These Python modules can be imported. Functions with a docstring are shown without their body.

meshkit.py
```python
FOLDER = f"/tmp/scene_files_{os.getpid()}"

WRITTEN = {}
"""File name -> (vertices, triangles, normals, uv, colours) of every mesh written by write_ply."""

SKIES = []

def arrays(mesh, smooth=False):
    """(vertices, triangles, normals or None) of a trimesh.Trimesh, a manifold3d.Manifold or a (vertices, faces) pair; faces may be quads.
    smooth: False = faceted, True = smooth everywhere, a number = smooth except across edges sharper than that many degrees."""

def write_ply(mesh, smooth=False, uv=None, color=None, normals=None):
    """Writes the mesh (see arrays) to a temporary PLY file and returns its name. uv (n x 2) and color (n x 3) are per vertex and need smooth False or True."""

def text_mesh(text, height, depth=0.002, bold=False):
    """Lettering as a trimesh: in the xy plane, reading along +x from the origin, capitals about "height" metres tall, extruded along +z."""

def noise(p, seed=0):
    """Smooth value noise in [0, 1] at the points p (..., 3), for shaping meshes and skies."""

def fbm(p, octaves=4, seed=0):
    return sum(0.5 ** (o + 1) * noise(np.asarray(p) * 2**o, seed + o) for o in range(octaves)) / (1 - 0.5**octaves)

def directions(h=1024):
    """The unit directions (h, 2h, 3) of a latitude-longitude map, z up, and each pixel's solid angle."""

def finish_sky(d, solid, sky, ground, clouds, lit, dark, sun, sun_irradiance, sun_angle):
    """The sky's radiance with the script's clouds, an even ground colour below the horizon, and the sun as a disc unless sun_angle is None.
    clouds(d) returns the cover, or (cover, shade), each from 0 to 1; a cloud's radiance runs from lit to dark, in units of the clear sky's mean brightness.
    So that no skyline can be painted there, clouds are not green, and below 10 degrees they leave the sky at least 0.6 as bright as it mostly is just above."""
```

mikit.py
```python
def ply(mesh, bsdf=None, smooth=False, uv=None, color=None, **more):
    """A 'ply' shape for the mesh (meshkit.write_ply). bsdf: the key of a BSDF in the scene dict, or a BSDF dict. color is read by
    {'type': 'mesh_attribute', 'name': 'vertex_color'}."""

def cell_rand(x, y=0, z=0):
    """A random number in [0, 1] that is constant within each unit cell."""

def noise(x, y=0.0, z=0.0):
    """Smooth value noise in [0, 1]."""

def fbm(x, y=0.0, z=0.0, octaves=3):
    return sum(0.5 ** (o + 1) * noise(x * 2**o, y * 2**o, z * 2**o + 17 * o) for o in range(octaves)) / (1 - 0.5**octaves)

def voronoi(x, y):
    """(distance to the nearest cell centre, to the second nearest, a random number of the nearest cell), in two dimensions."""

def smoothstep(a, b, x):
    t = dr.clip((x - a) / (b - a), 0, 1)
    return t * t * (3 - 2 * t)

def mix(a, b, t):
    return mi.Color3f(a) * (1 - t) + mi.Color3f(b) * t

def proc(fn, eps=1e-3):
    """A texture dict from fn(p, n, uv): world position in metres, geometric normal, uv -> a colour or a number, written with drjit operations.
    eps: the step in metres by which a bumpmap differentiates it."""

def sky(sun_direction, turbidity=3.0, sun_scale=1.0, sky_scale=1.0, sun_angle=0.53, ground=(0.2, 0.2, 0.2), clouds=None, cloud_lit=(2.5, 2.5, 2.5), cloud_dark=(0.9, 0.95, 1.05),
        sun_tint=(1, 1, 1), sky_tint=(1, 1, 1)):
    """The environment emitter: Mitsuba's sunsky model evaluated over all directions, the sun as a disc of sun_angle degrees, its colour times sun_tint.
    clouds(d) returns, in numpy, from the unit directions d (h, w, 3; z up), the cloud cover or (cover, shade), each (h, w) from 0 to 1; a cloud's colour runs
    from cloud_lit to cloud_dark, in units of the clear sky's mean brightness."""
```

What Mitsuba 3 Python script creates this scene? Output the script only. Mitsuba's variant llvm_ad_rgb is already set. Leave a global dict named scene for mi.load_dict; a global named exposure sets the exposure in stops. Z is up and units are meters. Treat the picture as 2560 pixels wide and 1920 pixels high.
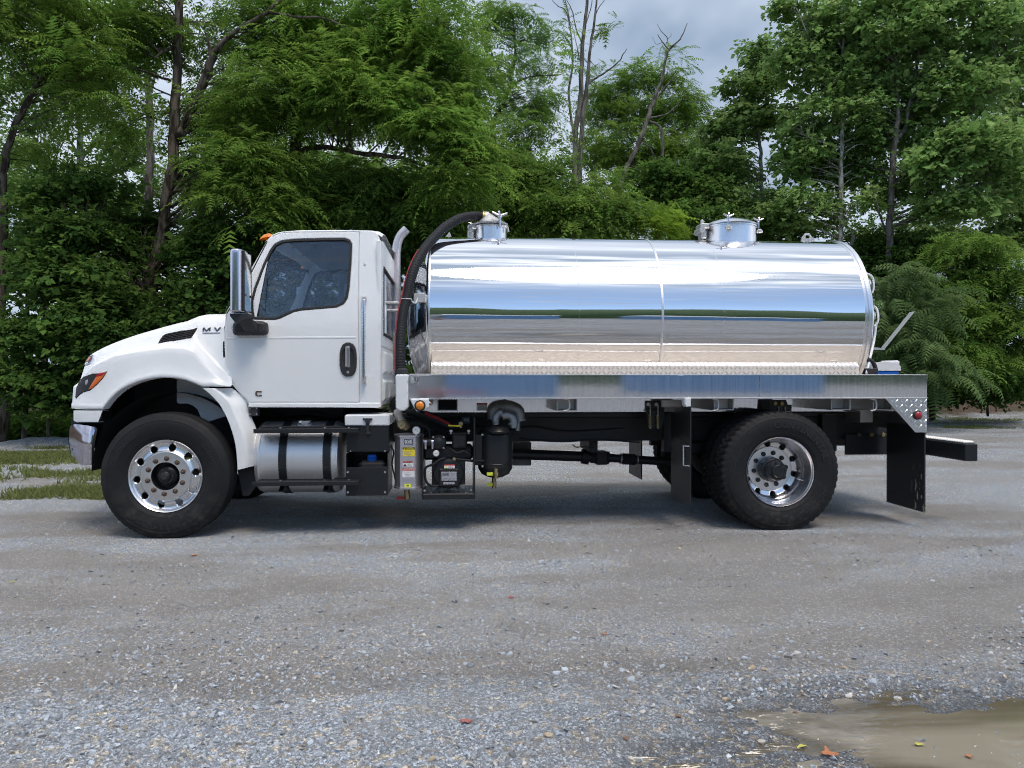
import math, random
import numpy as np, trimesh, mitsuba as mi, drjit as dr, shapely.geometry as sg, manifold3d as m3
import mikit, meshkit
from mitsuba import ScalarTransform4f as T

scene, labels = {}, {}
# ------------------------------------------------------------------ camera
# World: the truck stands along x (front at -x), its near flank is the plane y = 0, z is up, ground z = 0.
F, DIST, HC, HZ = 1923.0, 6.5, 1.31, 950.0
PSI = math.atan(0.07)
CS, SN = math.cos(PSI), math.sin(PSI)
scene['camera'] = {'type': 'perspective', 'fov': math.degrees(2 * math.atan(1280 / F)), 'fov_axis': 'x', 'near_clip': 0.05, 'far_clip': 5000.0,
                   'to_world': T().look_at(origin=[0, -DIST, HC], target=[SN, -DIST + CS, HC - (960 - HZ) / F], up=[0, 0, 1])}


# ------------------------------------------------------------------ sky, sun, exposure
def clouds(d):
    x, y, z = d[..., 0], d[..., 1], d[..., 2]
    k = 1.0 / np.maximum(z + 0.10, 0.05)
    q = np.stack([x * k + 3.1, y * k + 7.7, z * 0 + 1.5], -1)
    n1 = meshkit.fbm(q * 1.5, 6, 3)
    n2 = meshkit.fbm(q * np.array([2.6, 4.2, 1.0]) + 11.3, 6, 9)
    n3 = meshkit.fbm(q * np.array([4.6, 8.5, 1.0]) + 4.0, 6, 17)
    ss = lambda a, b, t: np.clip((t - a) / (b - a), 0, 1) ** 2 * (3 - 2 * np.clip((t - a) / (b - a), 0, 1))
    back = np.degrees(np.arctan2(z, -y))                           # height angle measured over the horizon behind the yard
    front = ss(95, 140, back + 30 * (n1 - 0.5))                    # the grey rain cloud stands beyond the trees
    high = ss(36, 56, back + 40 * (n2 - 0.5) + 20 * (n1 - 0.5))    # broken cloud overhead, clear blue towards the horizon on the other side
    streak = ss(0.56, 0.68, n3) * ss(4, 14, back) * 0.85
    cover_back = np.maximum(high * ss(0.30, 0.44, n2 + 0.22 * high), streak)
    cover = np.clip(cover_back * (1 - front) + front, 0, 1)
    shade_back = ss(0.40, 0.60, 0.4 * n2 + 0.6 * n3) * 0.92
    f2 = meshkit.fbm(q * np.array([1.5, 1.0, 1]) + 5, 6, 4)
    shade_front = 0.70 + 1.5 * (f2 - 0.5)
    return cover, np.clip(shade_back * (1 - front) + shade_front * front, 0, 1)


SUN_EL, SUN_AZ = math.radians(60), math.radians(-70)                 # behind the cloud; azimuth measured from +x towards +y
scene['sky'] = mikit.sky([math.cos(SUN_EL) * math.cos(SUN_AZ), math.cos(SUN_EL) * math.sin(SUN_AZ), math.sin(SUN_EL)], turbidity=3.0,
                         sun_scale=0.32, sun_angle=24.0, sun_tint=(0.93, 0.98, 1.09), sky_scale=1.0, clouds=clouds, cloud_lit=(3.2, 3.4, 3.7), cloud_dark=(0.76, 1.0, 1.36))
exposure = 2.15


# ------------------------------------------------------------------ placing helpers
def at(u, v, y):
    """The point of the plane y = const that the photograph shows at its pixel (u, v): (x, z)."""
    a = (u - 1280) / F
    dx, dy = a * CS + SN, CS - a * SN
    k = (y + DIST) / dy
    return k * dx, HC - (v - HZ) / F * k


def pt(u, v, y):
    x, z = at(u, v, y)
    return np.array([x, y, z])


def deep(u, v, Z):
    """The point at the distance Z along the view axis."""
    a = (u - 1280) / F
    return np.array([Z * (a * CS + SN), -DIST + Z * (CS - a * SN), HC - (v - HZ) / F * Z])


def ground_pt(u, v):
    return deep(u, v, F * HC / (v - HZ))


def pl(pts, y):
    return [at(u, v, y) for u, v in pts]


def key_for(k):
    if k not in scene and k not in labels:
        return k
    n = 1
    while f'{k}_{n:03d}' in scene or f'{k}_{n:03d}' in labels:
        n += 1
    return f'{k}_{n:03d}'


def thing(name, label, cat, group=None, kind=None):
    k = key_for(name)
    labels[k] = {'label': label, 'category': cat}
    if group:
        labels[k]['group'] = group
    return k


def put(parent, name, mesh, mat, smooth=30, label=None, kind=None, **kw):
    if isinstance(mesh, list):
        mesh = cat(mesh)
    k = key_for(f'{parent}__{name}' if parent else name)
    if k in scene:
        raise KeyError(k)
    scene[k] = mikit.ply(mesh, mat, smooth=smooth, **kw)
    e = {}
    if label:
        e['label'] = label
    if kind:
        e['kind'] = kind
    if e:
        labels[k] = e
    return k


def cat(ms):
    return trimesh.util.concatenate(ms)


# ------------------------------------------------------------------ mesh helpers
def quads_grid(nu, nv, wrap=False):
    i, j = np.meshgrid(np.arange(nu - 1), np.arange(nv if wrap else nv - 1), indexing='ij')
    j2 = (j + 1) % nv
    q = np.stack([i * nv + j, (i + 1) * nv + j, (i + 1) * nv + j2, i * nv + j2], -1).reshape(-1, 4)
    return np.vstack([q[:, [0, 1, 2]], q[:, [0, 2, 3]]])


def grid_mesh(P, wrap=False):
    P = np.asarray(P, float)
    return trimesh.Trimesh(P.reshape(-1, 3), quads_grid(P.shape[0], P.shape[1], wrap), process=False)


def box(x0, x1, y0, y1, z0, z1, c=0.006):
    """A box with chamfered edges."""
    lo, hi = np.array([x0, y0, z0], float), np.array([x1, y1, z1], float)
    c = min(c, 0.3 * float(np.min(hi - lo)))
    pts = []
    for s in np.ndindex(2, 2, 2):
        p = np.where(s, hi, lo)
        d = np.where(s, -c, c)
        for k in range(3):
            e = d.copy()
            e[k] = 0
            pts.append(p + e)
    return trimesh.convex.convex_hull(np.array(pts))


def hull(pts):
    return trimesh.convex.convex_hull(np.asarray(pts, float))


def tube(path, r, sides=10, caps=True):
    p = np.asarray(path, float)
    n = len(p)
    r = np.broadcast_to(np.asarray(r, float), (n,))
    t = np.gradient(p, axis=0)
    t /= np.linalg.norm(t, axis=1, keepdims=True) + 1e-12
    a = np.zeros_like(p)
    ref = np.array([0, 0, 1.0]) if abs(t[0, 2]) < 0.9 else np.array([1.0, 0, 0])
    a0 = np.cross(t[0], ref)
    a0 /= np.linalg.norm(a0)
    for i in range(n):
        a0 = a0 - t[i] * np.dot(a0, t[i])
        a0 /= np.linalg.norm(a0) + 1e-12
        a[i] = a0
    b = np.cross(t, a)
    ang = np.arange(sides) * 2 * np.pi / sides
    P = p[:, None] + r[:, None, None] * (np.cos(ang)[None, :, None] * a[:, None] + np.sin(ang)[None, :, None] * b[:, None])
    v, f = P.reshape(-1, 3), quads_grid(n, sides, True)
    if caps:
        v = np.vstack([v, p[:1], p[-1:]])
        i = np.arange(sides)
        j = (i + 1) % sides
        f = np.vstack([f, np.stack([i, j, i * 0 + n * sides], 1), np.stack([(n - 1) * sides + j, (n - 1) * sides + i, i * 0 + n * sides + 1], 1)])
    return trimesh.Trimesh(v, f, process=False)


def spline(pts, n=40):
    """Catmull-Rom through the points (also of more columns, e.g. radius)."""
    p = np.asarray(pts, float)
    p = np.vstack([2 * p[0] - p[1], p, 2 * p[-1] - p[-2]])
    m = len(p) - 3
    s = np.linspace(0, m, n)
    i = np.minimum(s.astype(int), m - 1)
    t = (s - i)[:, None]
    a, b, c, d = p[i], p[i + 1], p[i + 2], p[i + 3]
    return 0.5 * (2 * b + (c - a) * t + (2 * a - 5 * b + 4 * c - d) * t ** 2 + (3 * b - a - 3 * c + d) * t ** 3)


AX = {'x': np.array([[0, 0, 1], [1, 0, 0], [0, 1, 0.0]]), 'y': np.array([[1, 0, 0], [0, 0, 1], [0, 1, 0.0]]), 'z': np.eye(3)}


def lathe(prof, axis, c, n=48, closed=False, a0=0.0, a1=2 * np.pi):
    """Revolves [(radius, offset along the axis)] about the axis through c."""
    prof = np.asarray(prof, float)
    if closed:
        prof = np.vstack([prof, prof[:1]])
    full = abs(a1 - a0 - 2 * np.pi) < 1e-6
    ang = np.linspace(a0, a1, n, endpoint=not full)
    P = np.stack([prof[:, None, 0] * np.cos(ang), prof[:, None, 0] * np.sin(ang), np.broadcast_to(prof[:, 1:2], (len(prof), n))], -1)
    P = P @ AX[axis].T + np.asarray(c, float)
    m = grid_mesh(P, wrap=full)
    m.merge_vertices()
    m.update_faces(m.nondegenerate_faces())
    return m


def rod(p0, p1, r, sides=12):
    return tube([p0, p1], r, sides)


def disc(c, r, depth, axis='y', b=0.002, n=24):
    """A chamfered disc from c along +axis."""
    b = min(b, r * 0.4, depth * 0.4)
    return lathe([(0, 0), (r - b, 0), (r, b), (r, depth - b), (r - b, depth), (0, depth)], axis, c, n)


def nut(c, r, depth, axis='y', turn=0.3):
    return lathe([(0, 0), (r * 0.86, 0), (r, r * 0.14), (r, depth), (0, depth)], axis, c, 6, a0=turn, a1=turn + 2 * np.pi)


def ring_offset(r, d):
    r = np.asarray(r, float)
    e0, e1 = r - np.roll(r, 1, 0), np.roll(r, -1, 0) - r
    n0, n1 = (np.stack([-e[:, 1], e[:, 0]], 1) / (np.linalg.norm(e, axis=1, keepdims=True) + 1e-12) for e in (e0, e1))
    m = n0 + n1
    m /= np.maximum((m * n0).sum(1, keepdims=True), 0.35)
    return r + m * d                                                 # to the left of the walk: inwards for an anticlockwise ring


def plate(pts, y0, depth, bevel=0.004, holes=(), size=None):
    """A plate with the outline pts in (x, z), its chamfered outer face at y0 and its back at y0 + depth."""
    poly = sg.polygon.orient(sg.Polygon(pts, list(holes)))
    rings = [np.array(poly.exterior.coords)[:-1]] + [np.array(h.coords)[:-1] for h in poly.interiors]
    inner = [ring_offset(r, bevel) for r in rings]
    v2, f2 = trimesh.creation.triangulate_polygon(sg.Polygon(inner[0], inner[1:]), engine='earcut')
    ms = [trimesh.Trimesh(np.stack([v2[:, 0], v2[:, 0] * 0 + y0, v2[:, 1]], 1), f2, process=False)]
    v3, f3 = trimesh.creation.triangulate_polygon(sg.Polygon(rings[0], rings[1:]), engine='earcut')
    ms.append(trimesh.Trimesh(np.stack([v3[:, 0], v3[:, 0] * 0 + y0 + depth, v3[:, 1]], 1), f3[:, ::-1], process=False))
    for r, q in zip(rings, inner):
        L = np.stack([np.stack([q[:, 0], q[:, 0] * 0 + y0, q[:, 1]], 1), np.stack([r[:, 0], r[:, 0] * 0 + y0 + bevel, r[:, 1]], 1), np.stack([r[:, 0], r[:, 0] * 0 + y0 + depth, r[:, 1]], 1)])
        ms.append(grid_mesh(L, wrap=True))
    m = cat(ms)
    m.merge_vertices()
    if size:
        v, f = trimesh.remesh.subdivide_to_size(m.vertices, m.faces, size, max_iter=12)
        m = trimesh.Trimesh(v, f)
        m.merge_vertices()
    m.fix_normals()
    return m


def roundpoly(pts, r, n=5):
    """The polygon with its corners rounded."""
    return list(sg.Polygon(pts).buffer(-r, join_style=2).buffer(r, quad_segs=n).exterior.coords)[:-1]


def rrect(x0, x1, z0, z1, r, n=5):
    return list(sg.box(x0 + r, z0 + r, x1 - r, z1 - r).buffer(r, quad_segs=n).exterior.coords)[:-1]


def helix(c, r, z0, z1, turns, wire, n=90):
    t = np.linspace(0, 1, n)
    return tube(np.stack([c[0] + r * np.cos(t * turns * 6.2832), c[1] + r * np.sin(t * turns * 6.2832), z0 + (z1 - z0) * t], 1), wire, 5)


def text(s, h, depth=0.002, bold=True):
    return meshkit.text_mesh(s, h, depth, bold)


def text_on(s, x, y, z, h, depth=0.0015, bold=True, width=None, shear=0.0):
    """Upright lettering on a face that looks towards -y; its lower left corner at (x, z), its back at y."""
    m = text(s, h, depth, bold)
    v = np.array(m.vertices)
    if width:
        v[:, 0] = (v[:, 0] - v[:, 0].min()) * width / np.ptp(v[:, 0])
    v[:, 0] += shear * v[:, 1]
    m.vertices = np.stack([x + v[:, 0], y - v[:, 2], z + v[:, 1]], 1)
    return m


def text_arc(s, c, r, start, h, y, depth=0.003, bold=True, stretch=1.0):
    """Lettering round the centre c = (x, z) on a face towards -y, read clockwise from the angle start (radians, anticlockwise from +x)."""
    m = text(s, h, depth, bold)
    v = np.array(m.vertices)
    a = start - v[:, 0] * stretch / (r + h / 2)
    m.vertices = np.stack([c[0] + (r + v[:, 1]) * np.cos(a), y - v[:, 2], c[1] + (r + v[:, 1]) * np.sin(a)], 1)
    return m


def cast(mesh, uv):
    """Where the rays through the photograph's pixels meet the mesh: (points, normals)."""
    d = np.array([[(u - 1280) / F * CS + SN, CS - (u - 1280) / F * SN, -(v - HZ) / F] for u, v in uv])
    o = np.array([0, -DIST, HC])
    tri = np.asarray(mesh.triangles)
    e1, e2 = tri[:, 1] - tri[:, 0], tri[:, 2] - tri[:, 0]
    nn = np.cross(e1, e2)
    P, N = [], []
    for r in d:
        h = np.cross(r, e2)
        a = (e1 * h).sum(1)
        a = np.where(np.abs(a) < 1e-14, 1e-14, a)
        s = o - tri[:, 0]
        u = (s * h).sum(1) / a
        q = np.cross(s, e1)
        v = (q * r).sum(1) / a
        t = (e2 * q).sum(1) / a
        ok = (u >= -1e-6) & (v >= -1e-6) & (u + v <= 1 + 1e-6) & (t > 0)
        if not ok.any():
            P.append([np.nan] * 3)
            N.append([0, -1, 0])
            continue
        i = np.argmin(np.where(ok, t, 1e9))
        n = nn[i] / np.linalg.norm(nn[i])
        P.append(o + t[i] * r)
        N.append(n if np.dot(n, r) < 0 else -n)
    P, N = np.array(P), np.array(N)
    good = ~np.isnan(P[:, 0])
    for i in np.nonzero(~good)[0]:
        j = np.nonzero(good)[0][np.argmin(np.linalg.norm(np.array(uv)[good] - np.array(uv)[i], axis=1))]
        P[i], N[i] = P[j], N[j]
    return P, N


def patch(mesh, poly, off, thick=0.012, size=9.0, bevel=2.0):
    """A piece that lies on the mesh's skin: outline poly in photograph pixels, raised by off."""
    ring = np.array(sg.polygon.orient(sg.Polygon(poly)).exterior.coords)[:-1]
    inn = ring_offset(ring, bevel)
    v2, f2 = trimesh.creation.triangulate_polygon(sg.Polygon(inn), engine='earcut')
    v2, f2 = trimesh.remesh.subdivide_to_size(np.column_stack([v2, v2[:, 0] * 0]), f2, size, max_iter=12)
    v2 = v2[:, :2]
    P, N = cast(mesh, v2)
    top = trimesh.Trimesh(P + N * off, f2, process=False)
    Pi, Ni = cast(mesh, inn)
    Po, No = cast(mesh, ring)
    side = grid_mesh(np.stack([Pi + Ni * off, Po + No * (off - min(0.004, abs(off) * 0.7)), Po + No * (off - thick)]), wrap=True)
    m = cat([top, side])
    m.merge_vertices()
    return m


def shift(m, d):
    m = m.copy()
    m.apply_translation(d)
    return m


WID = 2.42


def far(m):
    """The mirror image on the truck's far flank."""
    m = m.copy()
    v = np.array(m.vertices)
    v[:, 1] = WID - v[:, 1]
    m.vertices = v
    m.invert()
    return m


# ------------------------------------------------------------------ materials
def two(b):
    return {'type': 'twosided', 'bsdf': b}


def rgb(*c):
    return {'type': 'rgb', 'value': list(c) if len(c) == 3 else [c[0]] * 3}


def mat(name, color, rough=0.5, metal=0.0, spec=0.5, coat=0.0):
    col = color if isinstance(color, dict) else rgb(*color)
    b = {'type': 'principled', 'base_color': col, 'roughness': rough, 'metallic': metal}
    if not metal:
        b['specular'] = spec
    if coat:
        b['clearcoat'], b['clearcoat_gloss'] = coat, 0.95
    scene[name] = two(b)


def metal(name, kind='Al', alpha=0.05, tint=None, bump=None, scale=1.0, eps=1e-3):
    b = {'type': 'roughconductor', 'material': kind, 'distribution': 'ggx', 'alpha': alpha}
    if tint is not None:
        b['specular_reflectance'] = tint if isinstance(tint, dict) else rgb(*tint)
    if bump is not None:
        b = {'type': 'bumpmap', 'arbitrary': mikit.proc(bump, eps), 'scale': scale, 'bsdf': b}
    scene[name] = two(b)


N_, FB, SS, MIX = mikit.noise, mikit.fbm, mikit.smoothstep, mikit.mix


def paint_color(p, n, uv):                                           # road film on the lower flanks
    g = SS(0.95, 0.45, p.z) * (0.25 + 0.75 * FB(p.x * 5, p.y * 5, p.z * 9))
    return MIX((0.80, 0.81, 0.81), (0.50, 0.47, 0.42), 0.42 * g)


mat('white_paint', mikit.proc(paint_color), 0.30, spec=0.5, coat=0.7)
metal('chrome', 'Cr', 0.03, (0.98, 0.98, 1.0))
metal('bumper_chrome', 'Cr', 0.01, (0.88, 0.89, 0.92))
metal('tank_skin', 'Al', 0.0018, (0.95, 0.955, 0.965), lambda p, n, uv: FB(p.x * 1.1, p.y * 4, p.z * 4, 2) + 0.10 * N_(p.x * 2.3, p.z * 13, p.y * 13) + 0.25 * dr.exp(-dr.square((p.x - 0.93) * 14)) * N_(p.z * 9, 4) + 0.25 * dr.exp(-dr.square((p.x - 2.36) * 14)) * N_(p.z * 9, 7), 0.0026, 6e-3)
metal('weld_band', 'Al', 0.16, (0.92, 0.92, 0.92))
rail_bump = mikit.proc(lambda p, n, uv: FB(p.x * 0.9, p.z * 1.2), 3e-3)
scene['brushed_alloy'] = two({'type': 'blendbsdf', 'weight': mikit.proc(lambda p, n, uv: 0.03 + 0.12 * FB(p.x * 45, p.y * 4, p.z * 1.2, 3)),
                              'a': {'type': 'bumpmap', 'arbitrary': rail_bump, 'scale': 0.0005, 'bsdf': {'type': 'roughconductor', 'material': 'Al', 'distribution': 'ggx', 'alpha': 0.003, 'specular_reflectance': rgb(0.92, 0.92, 0.93)}},
                              'b': {'type': 'roughconductor', 'material': 'Al', 'distribution': 'ggx', 'alpha': 0.34, 'specular_reflectance': rgb(0.95, 0.95, 0.95)}})
metal('satin_alloy', 'Al', 0.26, (0.97, 0.97, 0.97))
metal('bright_trim', 'Al', 0.2, (0.9, 0.9, 0.9))
metal('dull_alloy', 'Al', 0.30, (0.72, 0.71, 0.69))
metal('polished_alloy', 'Al', 0.07, (0.95, 0.95, 0.96))
mat('tread_alloy', (0.86, 0.79, 0.71), 0.5, metal=0.35)
metal('stainless', 'Cr', 0.22, (1.0, 0.99, 0.97))
metal('galvanised', 'Al', 0.36, mikit.proc(lambda p, n, uv: MIX((0.34, 0.35, 0.36), (0.55, 0.56, 0.57), FB(p.x * 60, p.y * 60, p.z * 60))))
metal('brass', 'Al', 0.28, (0.50, 0.40, 0.24))
mat('lug_steel', (0.16, 0.12, 0.095), 0.45, metal=0.8)
mat('black_paint', mikit.proc(lambda p, n, uv: MIX((0.012, 0.013, 0.015), (0.05, 0.046, 0.04), 0.25 * SS(0.5, 0.8, FB(p.x * 7, p.y * 7, p.z * 7)) * SS(0.7, 0.3, p.z))), 0.38, spec=0.5)
mat('chassis_black', (0.011, 0.0115, 0.013), 0.55)
mat('black_plastic', (0.022, 0.023, 0.025), 0.62)
mat('dark_cavity', (0.01, 0.01, 0.011), 0.9)


def rubber_color(p, n, uv):
    d = SS(0.52, 0.75, FB(p.x * 9, p.y * 9, p.z * 9)) * 0.6 + 0.4 * SS(0.55, 0.7, FB(p.x * 40, p.y * 40, p.z * 40))
    low = SS(0.5, 0.05, p.z)
    return MIX((0.0125, 0.0125, 0.014), (0.060, 0.054, 0.046), d * (0.12 + 0.6 * low))


mat('tyre_rubber', mikit.proc(rubber_color), 0.66, spec=0.3)
mat('tyre_print', (0.021, 0.021, 0.023), 0.55, spec=0.4)
mat('flap_rubber', mikit.proc(lambda p, n, uv: MIX((0.014, 0.014, 0.015), (0.33, 0.31, 0.25), SS(0.58, 0.63, FB(p.y * 34, p.x, p.z * 11)) * SS(0.60, 0.3, p.z) * SS(0.24, 0.08, p.y) * SS(4.0, 4.1, p.x))), 0.5)
mat('gasket', (0.016, 0.014, 0.014), 0.6)
mat('amber_lens', (0.80, 0.24, 0.015), 0.12, coat=0.6)
mat('turn_red', (0.72, 0.15, 0.03), 0.15, coat=0.6)
mat('red_lens', (0.36, 0.012, 0.02), 0.12, coat=0.8)
mat('grey_trim', (0.20, 0.205, 0.21), 0.6)
mat('liner_grey', (0.42, 0.43, 0.44), 0.7)
mat('muffler_grey', (0.10, 0.095, 0.09), 0.6, metal=0.3)
mat('interior_grey', (0.075, 0.08, 0.09), 0.8)
mat('headliner', (0.16, 0.17, 0.185), 0.85)
mat('seat_fabric', (0.30, 0.32, 0.33), 0.85)
mat('plastic_blue', (0.012, 0.13, 0.55), 0.35)
mat('plastic_white', (0.72, 0.73, 0.74), 0.45)
mat('sticker_white', (0.72, 0.72, 0.70), 0.4)
mat('sticker_yellow', (0.78, 0.62, 0.02), 0.4)
mat('tag_lime', (0.66, 0.74, 0.05), 0.45)
mat('sticker_red', (0.55, 0.03, 0.02), 0.4)
mat('sticker_orange', (0.75, 0.20, 0.07), 0.4)
mat('sticker_navy', (0.012, 0.02, 0.045), 0.4)
mat('print_black', (0.015, 0.015, 0.016), 0.5)
mat('print_grey', (0.30, 0.30, 0.30), 0.5)
mat('handle_yellow', (0.75, 0.56, 0.01), 0.4)
mat('handle_red', (0.40, 0.015, 0.02), 0.45)
mat('hose_rubber', (0.010, 0.011, 0.014), 0.6, spec=0.35)
metal('floor_alloy', 'Al', 0.35, (0.42, 0.39, 0.35))
mat('tread_lug', (0.40, 0.365, 0.33), 0.5, metal=0.4)
mat('hose_red', (0.30, 0.015, 0.02), 0.6)
mat('spring_gold', (0.42, 0.33, 0.13), 0.4, metal=0.8)
scene['window_glass'] = {'type': 'thindielectric', 'int_ior': 1.62, 'specular_transmittance': rgb(0.46, 0.56, 0.64)}
scene['lamp_glass'] = {'type': 'thindielectric', 'int_ior': 1.5}
metal('mirror_silver', 'Ag', 0.01)


# ================================================================== the tank truck
TK = thing('tank_truck', 'white cab tank truck with a mirror polished cylindrical tank on an aluminium flatbed', 'truck')


def P(name, mesh, m, smooth=30, label=None, kind=None, parent=None, **kw):
    return put(parent or TK, name, mesh, m, smooth, label, kind, **kw)


# ------------------------------------------------------------------ wheels
FX, FZ = at(409, 1191, 0.0)
RX, RZ = at(1955, 1185, 0.0)
FZ, RZ = 0.515, 0.508


def tyre_mesh(R, cx, cz, y0, w, drive, n=270):
    n = n if drive else 160
    prof = [(0.286, 0.052), (0.300, 0.040), (0.318, 0.028), (0.335, 0.018), (0.338, 0.0155), (0.344, 0.0155), (0.347, 0.0145), (0.372, 0.006), (0.400, 0.0015), (0.425, 0.000), (0.448, 0.0025),
            (0.462, 0.0065), (0.464, 0.0045), (0.470, 0.0065), (0.473, 0.0105), (0.487, 0.0165), (0.500, 0.023)]
    prof = [(r * (R / 0.525) if r > 0.34 else r, y) for r, y in prof]
    tread = [(R - 0.014, 0.030), (R - 0.006, 0.036), (R - 0.001, 0.045), (R, 0.058)]
    k = 9
    for i in range(k):                                               # ribs with grooves between them
        a = 0.066 + (w - 0.132) * i / k
        b = 0.066 + (w - 0.132) * (i + 1) / k
        if i % 2 == 0:
            tread += [(R + 0.002, a + 0.001), (R + 0.002, b - 0.001)]
        else:
            tread += [(R - 0.012, a + 0.002), (R - 0.012, b - 0.002)]
    tread += [(R, w - 0.058), (R - 0.001, w - 0.045), (R - 0.014, w - 0.030)]
    full = prof + tread + [(r, w - y) for r, y in prof[::-1]]
    p = np.array(full)
    ang = np.arange(n) * 2 * np.pi / n
    r = np.repeat(p[:, 0][:, None], n, 1)
    if drive:
        i0, i1 = len(prof) - 2, len(prof) + len(tread) + 2
        for i in range(i0, i1):
            y = p[i, 1]
            ph = 0.5 + 0.9 * (abs(y - w / 2) / w)
            blk = ((ang * 54 / (2 * np.pi) + ph + (0.5 if y > w / 2 else 0)) % 1) < 0.30
            r[i] = np.where(blk, r[i] - (0.011 if i > len(prof) else 0.004), r[i])
    else:
        i0, i1 = len(prof) - 1, len(prof) + 4
        for i in range(i0, i1):
            blk = ((ang * 80 / (2 * np.pi)) % 1) < 0.22
            r[i] = np.where(blk, r[i] - 0.004, r[i])
    Q = np.stack([cx + r * np.cos(ang), np.repeat(p[:, 1][:, None], n, 1) + y0, cz + r * np.sin(ang)], -1)
    Q[..., 2] = np.maximum(Q[..., 2], 0.001)                         # flattened where it stands
    return grid_mesh(Q, wrap=True)


def drilled(prof, cx, cz, y0, y1, rad, r_hole, n, turn):
    """A turned disc with round hand holes cut through it."""
    pr = np.array(prof)
    cs = m3.CrossSection([pr.tolist()])
    if cs.area() < 1e-9:
        cs = m3.CrossSection([pr[::-1].tolist()])
    b = m3.Manifold.revolve(cs, 96)
    for i in range(n):
        a = turn + i * 2 * np.pi / n
        b = b - m3.Manifold.cylinder(1.0, r_hole, r_hole, 24, True).translate([rad * math.cos(a), rad * math.sin(a), 0])
    q = b.to_mesh()
    v = np.array(q.vert_properties[:, :3])
    m = trimesh.Trimesh(np.stack([cx + v[:, 0], y0 + v[:, 2], cz + v[:, 1]], 1), np.array(q.tri_verts)[:, ::-1], process=False)
    return m


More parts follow.
